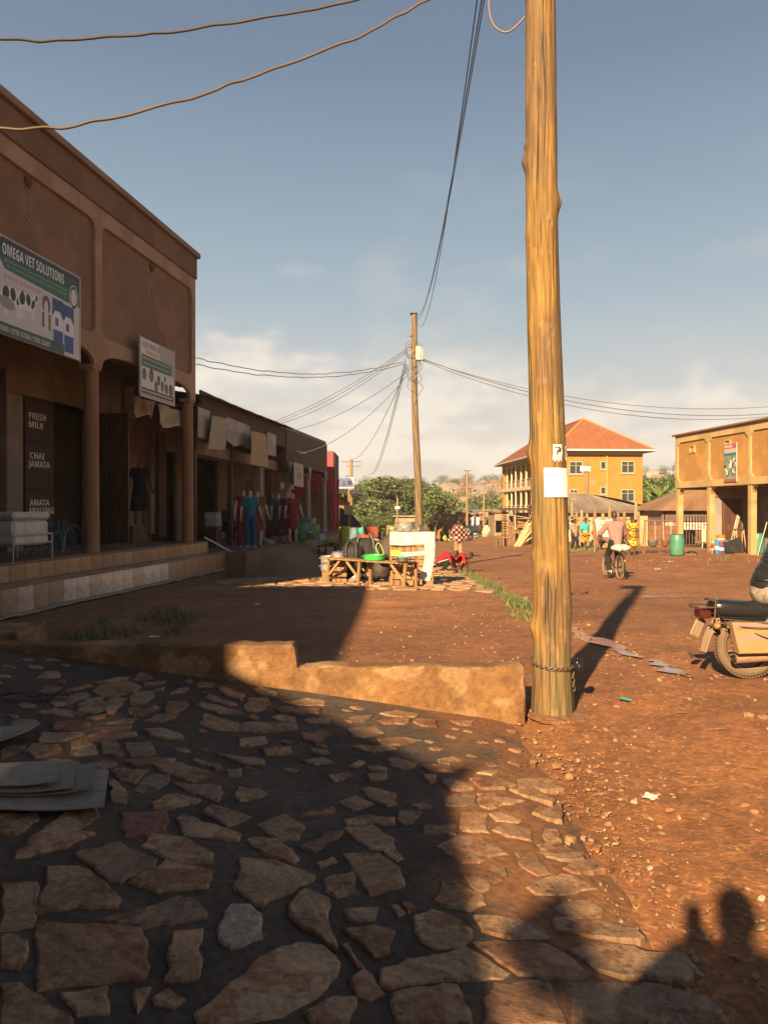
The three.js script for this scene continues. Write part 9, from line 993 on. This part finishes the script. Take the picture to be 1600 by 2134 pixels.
{ // bicycle and cyclist
  const p = G(1291, 1208), t = thing('bicycle', 'black roadster bicycle ridden away down the dirt road', 'bicycle', [p.x, p.y, p.z], Math.PI / 2 + 0.04), blk = M([0.03, 0.025, 0.022], { rough: 0.4 }), tan = M([0.42, 0.27, 0.16], { tex: 'wear' }), chr = M([0.5, 0.42, 0.34], { metal: 0.7, rough: 0.35 });
  wheelParts(t, 0, 0.34, 0.022, 28, tan, chr, blk); wheelParts(t, 1.1, 0.34, 0.022, 28, tan, chr, blk);
  mesh('frame', [rod(V(0.44, 0.3, 0), V(0.29, 0.86, 0), 0.018), rod(V(0.44, 0.3, 0), V(0.95, 0.66, 0), 0.019), rod(V(0.3, 0.82, 0), V(0.92, 0.82, 0), 0.016), rod(V(0.97, 0.62, 0), V(0.91, 0.9, 0), 0.02), ...[-0.05, 0.05].flatMap((z) => [rod(V(0, 0.34, z), V(0.44, 0.3, z * 0.5), 0.01), rod(V(0, 0.34, z), V(0.3, 0.8, z * 0.4), 0.009), rod(V(1.1, 0.34, z), V(0.97, 0.63, z * 0.5), 0.011)])], blk, t); mesh('saddle', skin([[V(0.2, 0.91, 0.05), V(0.46, 0.93, 0), 0.05, 0.03], [V(0.2, 0.91, -0.05), V(0.46, 0.93, 0), 0.05, 0.03]], 0.018), M([0.05, 0.03, 0.02]), t); mesh('handlebar', [tube([V(0.72, 1.0, -0.3), V(0.88, 1.03, -0.22), V(0.9, 1.0, 0), V(0.88, 1.03, 0.22), V(0.72, 1.0, 0.3)], 0.013, 6)], chr, t); mesh('carrier', [bx(0.5, 0.02, 0.2, -0.05, 0.74, 0), rod(V(-0.1, 0.34, 0.08), V(-0.15, 0.74, 0.09), 0.008), rod(V(-0.1, 0.34, -0.08), V(-0.15, 0.74, -0.09), 0.008)], blk, t); mesh('crank', [rod(V(0.44, 0.3, -0.1), V(0.44, 0.3, 0.1), 0.02), rod(V(0.44, 0.3, 0.08), V(0.48, 0.46, 0.1), 0.012), rod(V(0.44, 0.3, -0.08), V(0.40, 0.14, -0.1), 0.012)], chr, t); for (const [x, y, z] of [[0.48, 0.46, 0.15], [0.40, 0.14, -0.15]]) mesh('pedal', [bx(0.1, 0.025, 0.09, x, y - 0.012, z)], blk, t); mesh('mudguard', [sheet(16, 4, (u, v) => { const a = lerp(0.6, 3.5, u); return V(Math.cos(a) * 0.375, 0.34 + Math.sin(a) * 0.375, (v - 0.5) * 0.06); }, 0.004)], blk, t); mesh('reflector', [bx(0.02, 0.06, 0.05, -0.385, 0.5, 0)], M([0.5, 0.2, 0.1]), t); mesh('front_basket', [bx(0.26, 0.2, 0.3, 1.12, 0.8, 0)], M([0.42, 0.27, 0.17], { tex: 'wear' }), t);
  t.updateMatrixWorld(true); const sk = nets((x, y, z) => Math.hypot(x / 0.17, y / 0.105, z / 0.27) * 0.1 - 0.1 + 0.03 * (fbm(x * 8 + 9, y * 8 + z * 6 + 9, 3, 431) - 0.5) + 0.03 * Math.exp(-(((z - 0.02) / 0.03) ** 2)), [-0.3, -0.22, -0.36], [0.3, 0.22, 0.36], 0.025), s = solo('white_sack', [sk], M([0.72, 0.68, 0.60], { tex: 'fine', rough: 0.8 }), 'bulging white sack tied on the bicycle carrier', 'sack'); s.position.copy(t.localToWorld(V(-0.06, 0.86, 0))); s.rotation.set(0.12, t.rotation.y, 0);
  const J = { pelvis: V(0, 1.0, 0), waist: V(0, 1.14, 0.03), chest: V(0, 1.37, 0.10), neck: V(0, 1.54, 0.13), head: V(0, 1.665, 0.17), shL: V(0.2, 1.48, 0.12), elL: V(0.36, 1.24, 0.26), wrL: V(0.31, 1.05, 0.46), shR: V(-0.2, 1.48, 0.12), elR: V(-0.34, 1.24, 0.28), wrR: V(-0.3, 1.05, 0.46), hipL: V(0.1, 0.97, 0.0), knL: V(0.15, 0.62, 0.28), anL: V(0.14, 0.22, 0.16), toL: V(0.17, 0.165, 0.30), hipR: V(-0.1, 0.97, 0.0), knR: V(-0.13, 0.80, 0.38), anR: V(-0.13, 0.50, 0.22), toR: V(-0.14, 0.475, 0.35) }; const o = t.localToWorld(V(0.28, 0, 0));
  person({ label: 'cyclist in a dusty pink shirt and dark trousers riding away', pos: [o.x, p.y, o.z], ry: Math.PI + 0.04, J, b: 1.06, cell: 0.02, shirt: { mat: M([0.48, 0.26, 0.235], { tex: 'fine', rough: 0.9, bump: 0.012 }), hem: V(0, -0.07, 0), grow: 0.026 }, trousers: { mat: plainC(38, 34, 36), grow: 0.02 }, shoes: M([0.3, 0.24, 0.18]) });
}
const stride = (s) => ({ knL: V(0.1, 0.5, 0.10 * s), anL: V(0.1, 0.10, 0.10 * s), toL: V(0.11, 0.05, 0.26 * s), knR: V(-0.1, 0.50, 0.03), anR: V(-0.1, 0.10, -0.16 * s), toR: V(-0.11, 0.04, -0.02), elL: V(0.25, 1.14, -0.08), wrL: V(0.26, 0.9, -0.02), elR: V(-0.25, 1.14, 0.02), wrR: V(-0.26, 0.92, 0.16) });
{
  const sp = (px, py) => { const p = G(px, py); return [p.x, p.y, p.z]; };
  person({ label: 'person in a black and cream patterned shirt and dark trousers walking by the verge', pos: sp(1197, 1147), ry: 0.25, J: stride(1), cell: 0.026, b: 1.05, shirt: { mat: clothZebra, sleeve: 'short', grow: 0.03, hem: V(0, -0.06, 0) }, trousers: { mat: plainC(30, 28, 32), grow: 0.028 }, shoes: M([0.35, 0.25, 0.18]) });
  person({ label: 'person in a turquoise shirt and patterned skirt walking beside the fence', pos: sp(1219, 1147), ry: 0.35, J: stride(-1), cell: 0.026, shirt: { mat: clothTee, sleeve: 'short', grow: 0.026 }, dress: undefined, trousers: { name: 'skirt', mat: clothLeaf, len: 'short', grow: 0.045 }, shoes: M([0.4, 0.34, 0.28]), highHair: true });
  const wp = sp(1316, 1158); person({ label: 'person in a long yellow and brown patterned dress carrying a dark bag', pos: wp, ry: -0.25, J: { ...stride(0.5), wrR: V(-0.27, 0.86, 0.05) }, cell: 0.024, dress: { mat: clothLeaf, hem: 0.42, r: 0.16, flare: 0.09, sleeve: true }, highHair: true, shoes: M([0.12, 0.06, 0.05]) });
  { const b = thing('shopping_bag', 'dark plastic shopping bag hanging from the hand of the person in the yellow dress', 'bag', [wp[0] - 0.27, wp[1] + 0.38, wp[2] + 0.1]); mesh('bag', skin([[V(0, 0.1, 0), V(0, 0.26, 0), 0.12, 0.06]], 0.025), M([0.03, 0.03, 0.04], { rough: 0.4 }), b); mesh('handle', [tube([V(-0.03, 0.3, 0), V(0, 0.42, 0), V(0.03, 0.3, 0)], 0.01, 5)], M([0.03, 0.03, 0.04]), b); }
  { const x = (955 - 800) / F * 36.5; person({ label: 'person in a loose red and white checked shirt and beige trousers walking away', pos: [x, ground(x, -36.5), -36.5], ry: Math.PI + 0.1, J: { ...stride(0.6), elL: V(0.3, 1.15, 0), wrL: V(0.36, 0.9, 0.04), elR: V(-0.3, 1.15, 0), wrR: V(-0.36, 0.9, 0.04) }, b: 1.12, cell: 0.026, shirt: { mat: clothCheck, grow: 0.06, hem: V(0, -0.1, 0) }, trousers: { mat: plainC(178, 146, 112), grow: 0.04 }, shoes: M([0.08, 0.05, 0.04]) }); }
  const crouch = { pelvis: V(0, 0.24, -0.16), waist: V(0, 0.37, -0.10), chest: V(0, 0.50, 0.06), neck: V(0, 0.52, 0.20), head: V(0, 0.49, 0.31), shL: V(0.14, 0.50, 0.14), elL: V(0.19, 0.30, 0.24), wrL: V(0.12, 0.12, 0.32), shR: V(-0.14, 0.50, 0.14), elR: V(-0.19, 0.30, 0.24), wrR: V(-0.12, 0.12, 0.32), hipL: V(0.08, 0.24, -0.12), knL: V(0.15, 0.36, 0.20), anL: V(0.12, 0.06, -0.02), toL: V(0.13, 0.03, 0.11), hipR: V(-0.08, 0.24, -0.12), knR: V(-0.15, 0.36, 0.20), anR: V(-0.12, 0.06, -0.02), toR: V(-0.13, 0.03, 0.11) };
  const b1 = person({ label: 'crouching child in a crimson shirt and black striped trousers bending to the ground', pos: sp(925, 1190), ry: 1.35, J: crouch, b: 0.86, cell: 0.02, look: V(0, -0.75, 0.65), headUp: V(0, 0.55, 0.83), shirt: { mat: plainC(196, 26, 46), sleeve: 'short', grow: 0.02 }, trousers: { mat: plainC(34, 28, 30), grow: 0.016 } }); mesh('stripe', [tube([V(0.15, 0.27, -0.18), V(0.22, 0.33, 0.0), V(0.20, 0.39, 0.2)], 0.012, 5), tube([V(-0.15, 0.27, -0.18), V(-0.22, 0.33, 0.0), V(-0.20, 0.39, 0.2)], 0.012, 5)], M([0.7, 0.66, 0.6]), b1);
  person({ label: 'crouching child in a red shirt and orange shorts at the grass edge', pos: sp(957, 1192), ry: 1.2, J: crouch, b: 0.9, cell: 0.02, look: V(0, -0.7, 0.7), headUp: V(0, 0.6, 0.8), shirt: { mat: plainC(206, 34, 30), sleeve: 'short', grow: 0.022 }, trousers: { name: 'shorts', mat: plainC(196, 106, 52), len: 'short', grow: 0.022 } });
  person({ label: 'far person in a brown shirt standing by the dark car', pos: spot(1000, 84).toArray(), ry: 0.2, cell: 0.035, J: stride(0.4), shirt: { mat: plainC(96, 62, 50), grow: 0.03 }, trousers: { mat: plainC(60, 44, 40), grow: 0.03 }, shoes: M([0.6, 0.5, 0.4]) });
  person({ label: 'far person in an orange wrap bending over the melon heap', pos: spot(914, 80).toArray(), ry: 1.4, cell: 0.035, J: { chest: V(0, 1.2, 0.16), neck: V(0, 1.32, 0.3), head: V(0, 1.42, 0.4), shL: V(0.18, 1.3, 0.24), shR: V(-0.18, 1.3, 0.24), elL: V(0.2, 1.05, 0.4), wrL: V(0.18, 0.85, 0.5), elR: V(-0.2, 1.05, 0.4), wrR: V(-0.18, 0.85, 0.5) }, dress: { mat: plainC(190, 120, 56), hem: 0.35, r: 0.2 } });
  { const p = spot(972, 82), J = { pelvis: V(0, 0.82, 0), waist: V(0, 0.96, 0.02), chest: V(0, 1.2, 0.05), neck: V(0, 1.36, 0.06), head: V(0, 1.5, 0.08), shL: V(0.19, 1.3, 0.05), elL: V(0.3, 1.08, 0.2), wrL: V(0.3, 0.98, 0.42), shR: V(-0.19, 1.3, 0.05), elR: V(-0.3, 1.08, 0.2), wrR: V(-0.3, 0.98, 0.42), hipL: V(0.1, 0.8, 0), knL: V(0.22, 0.6, 0.35), anL: V(0.2, 0.2, 0.2), toL: V(0.22, 0.14, 0.34), hipR: V(-0.1, 0.8, 0), knR: V(-0.22, 0.6, 0.35), anR: V(-0.2, 0.2, 0.2), toR: V(-0.22, 0.14, 0.34) }; person({ label: 'far rider in a grey blue shirt on a motorbike by the dark car', pos: p.toArray(), ry: 0.3, J, cell: 0.035, shirt: { mat: plainC(120, 124, 136), grow: 0.03 }, trousers: { mat: plainC(58, 48, 48), grow: 0.03 } });
    const mb = thing('motorbike', 'far motorbike under the grey blue rider by the car', 'motorcycle', p.toArray(), 0.3 - Math.PI / 2), dk = M([0.04, 0.035, 0.03]); for (const x of [-0.6, 0.65]) mesh('wheel', [new THREE.TorusGeometry(0.26, 0.05, 8, 20).toNonIndexed().translate(x, 0.31, 0)], dk, mb); mesh('body', [bx(0.9, 0.25, 0.2, 0, 0.42, 0), bx(0.5, 0.1, 0.22, -0.2, 0.66, 0), rod(V(0.65, 0.31, 0), V(0.5, 0.95, 0), 0.03)], M([0.25, 0.04, 0.03]), mb); mesh('headlight', [at(lathe([[0, 0.06], [0.09, 0.04], [0.08, -0.06], [0, -0.08]], 12), 0.6, 0.82, 0, 0, 0, -Math.PI / 2)], M([0.7, 0.68, 0.62]), mb); }
  // the photographer, behind the camera: only the shadow shows
  const pp = [0.02, pave(0.02) + 0.02, 0.41]; person({ label: 'person standing behind the camera holding a phone up, seen only as a shadow', pos: pp, ry: Math.PI, cell: 0.022, b: 1.2, highHair: true, J: { head: V(0, 1.61, 0.0), elL: V(0.36, 1.24, 0.14), wrL: V(0.10, 1.38, 0.26), elR: V(-0.36, 1.24, 0.14), wrR: V(-0.10, 1.38, 0.26) }, shirt: { mat: plainC(90, 90, 100), grow: 0.045 }, trousers: { mat: plainC(40, 42, 54), grow: 0.03 }, shoes: M([0.05, 0.04, 0.04]) });
  const ph = thing('phone', 'dark mobile phone held up by the person behind the camera', 'phone', [0, 1.47, 0.03]); mesh('case', [bx(0.078, 0.165, 0.009)], M([0.03, 0.03, 0.03], { rough: 0.3 }), ph); mesh('screen', [bx(0.07, 0.15, 0.002, 0, 0.007, 0.006)], M([0.02, 0.02, 0.03], { rough: 0.1 }), ph);
  // cardboard lying on the paving
  const cb = [M([0.33, 0.27, 0.21], { tex: 'wear', rough: 0.9 }), M([0.30, 0.245, 0.19], { tex: 'wear', rough: 0.9 }), M([0.36, 0.30, 0.24], { tex: 'wear', rough: 0.9 })], lay = (pts, h, m, par, curl) => { const w = pts.map(([px, py]) => { const [u, v] = ray(px, py), D = -(1.52 - h) / (v + 0.14 * u); return V(u * D, 0, -D); }); mesh('cardboard_sheet', [sheet(10, 8, (u, v) => { const p = w[0].clone().lerp(w[1], u).lerp(w[3].clone().lerp(w[2], u), v); p.y = pave(p.x) + h + curl * (u ** 4) * 0.03 + 0.004 * Math.sin(u * 9 + v * 5); p.x += u > 0.9 ? 0.012 * Math.sin(v * 25) : 0; return p; }, 0.006)], m, par); };
  const st = thing('cardboard_stack', 'stack of flattened grey cardboard lying on the shaded paving', 'cardboard'); lay([[-160, 1606], [226, 1612], [216, 1690], [-160, 1690]], 0.045, cb[2], st, 0.3); lay([[-160, 1600], [196, 1604], [194, 1658], [-160, 1662]], 0.062, cb[1], st, 0.8); lay([[-150, 1594], [160, 1598], [150, 1652], [-160, 1654]], 0.082, cb[0], st, 0.5); lay([[-160, 1590], [122, 1594], [118, 1638], [-160, 1640]], 0.105, cb[2], st, 0.4);
  const s2 = thing('cardboard_flap', 'single folded cardboard sheet with a dark torn edge behind the stack', 'cardboard'); lay([[-150, 1512], [84, 1522], [40, 1548], [-150, 1560]], 0.04, cb[2], s2, 1.2); solo('black_plastic', [sheet(14, 4, (u, v) => { const a = W(0, 1560, 4.6), p = V(lerp(-2.35, -2.0, u), 0, lerp(-4.72, -4.92, u) + (v - 0.5) * 0.08); p.y = pave(p.x) + 0.035 + 0.03 * vnoise(u * 9, v * 4, 441); return p; }, 0.003)], M([0.015, 0.015, 0.015], { rough: 0.3 }), 'thin crumpled strip of black plastic along the torn cardboard edge', 'plastic');
}

renderer.render(scene, camera);
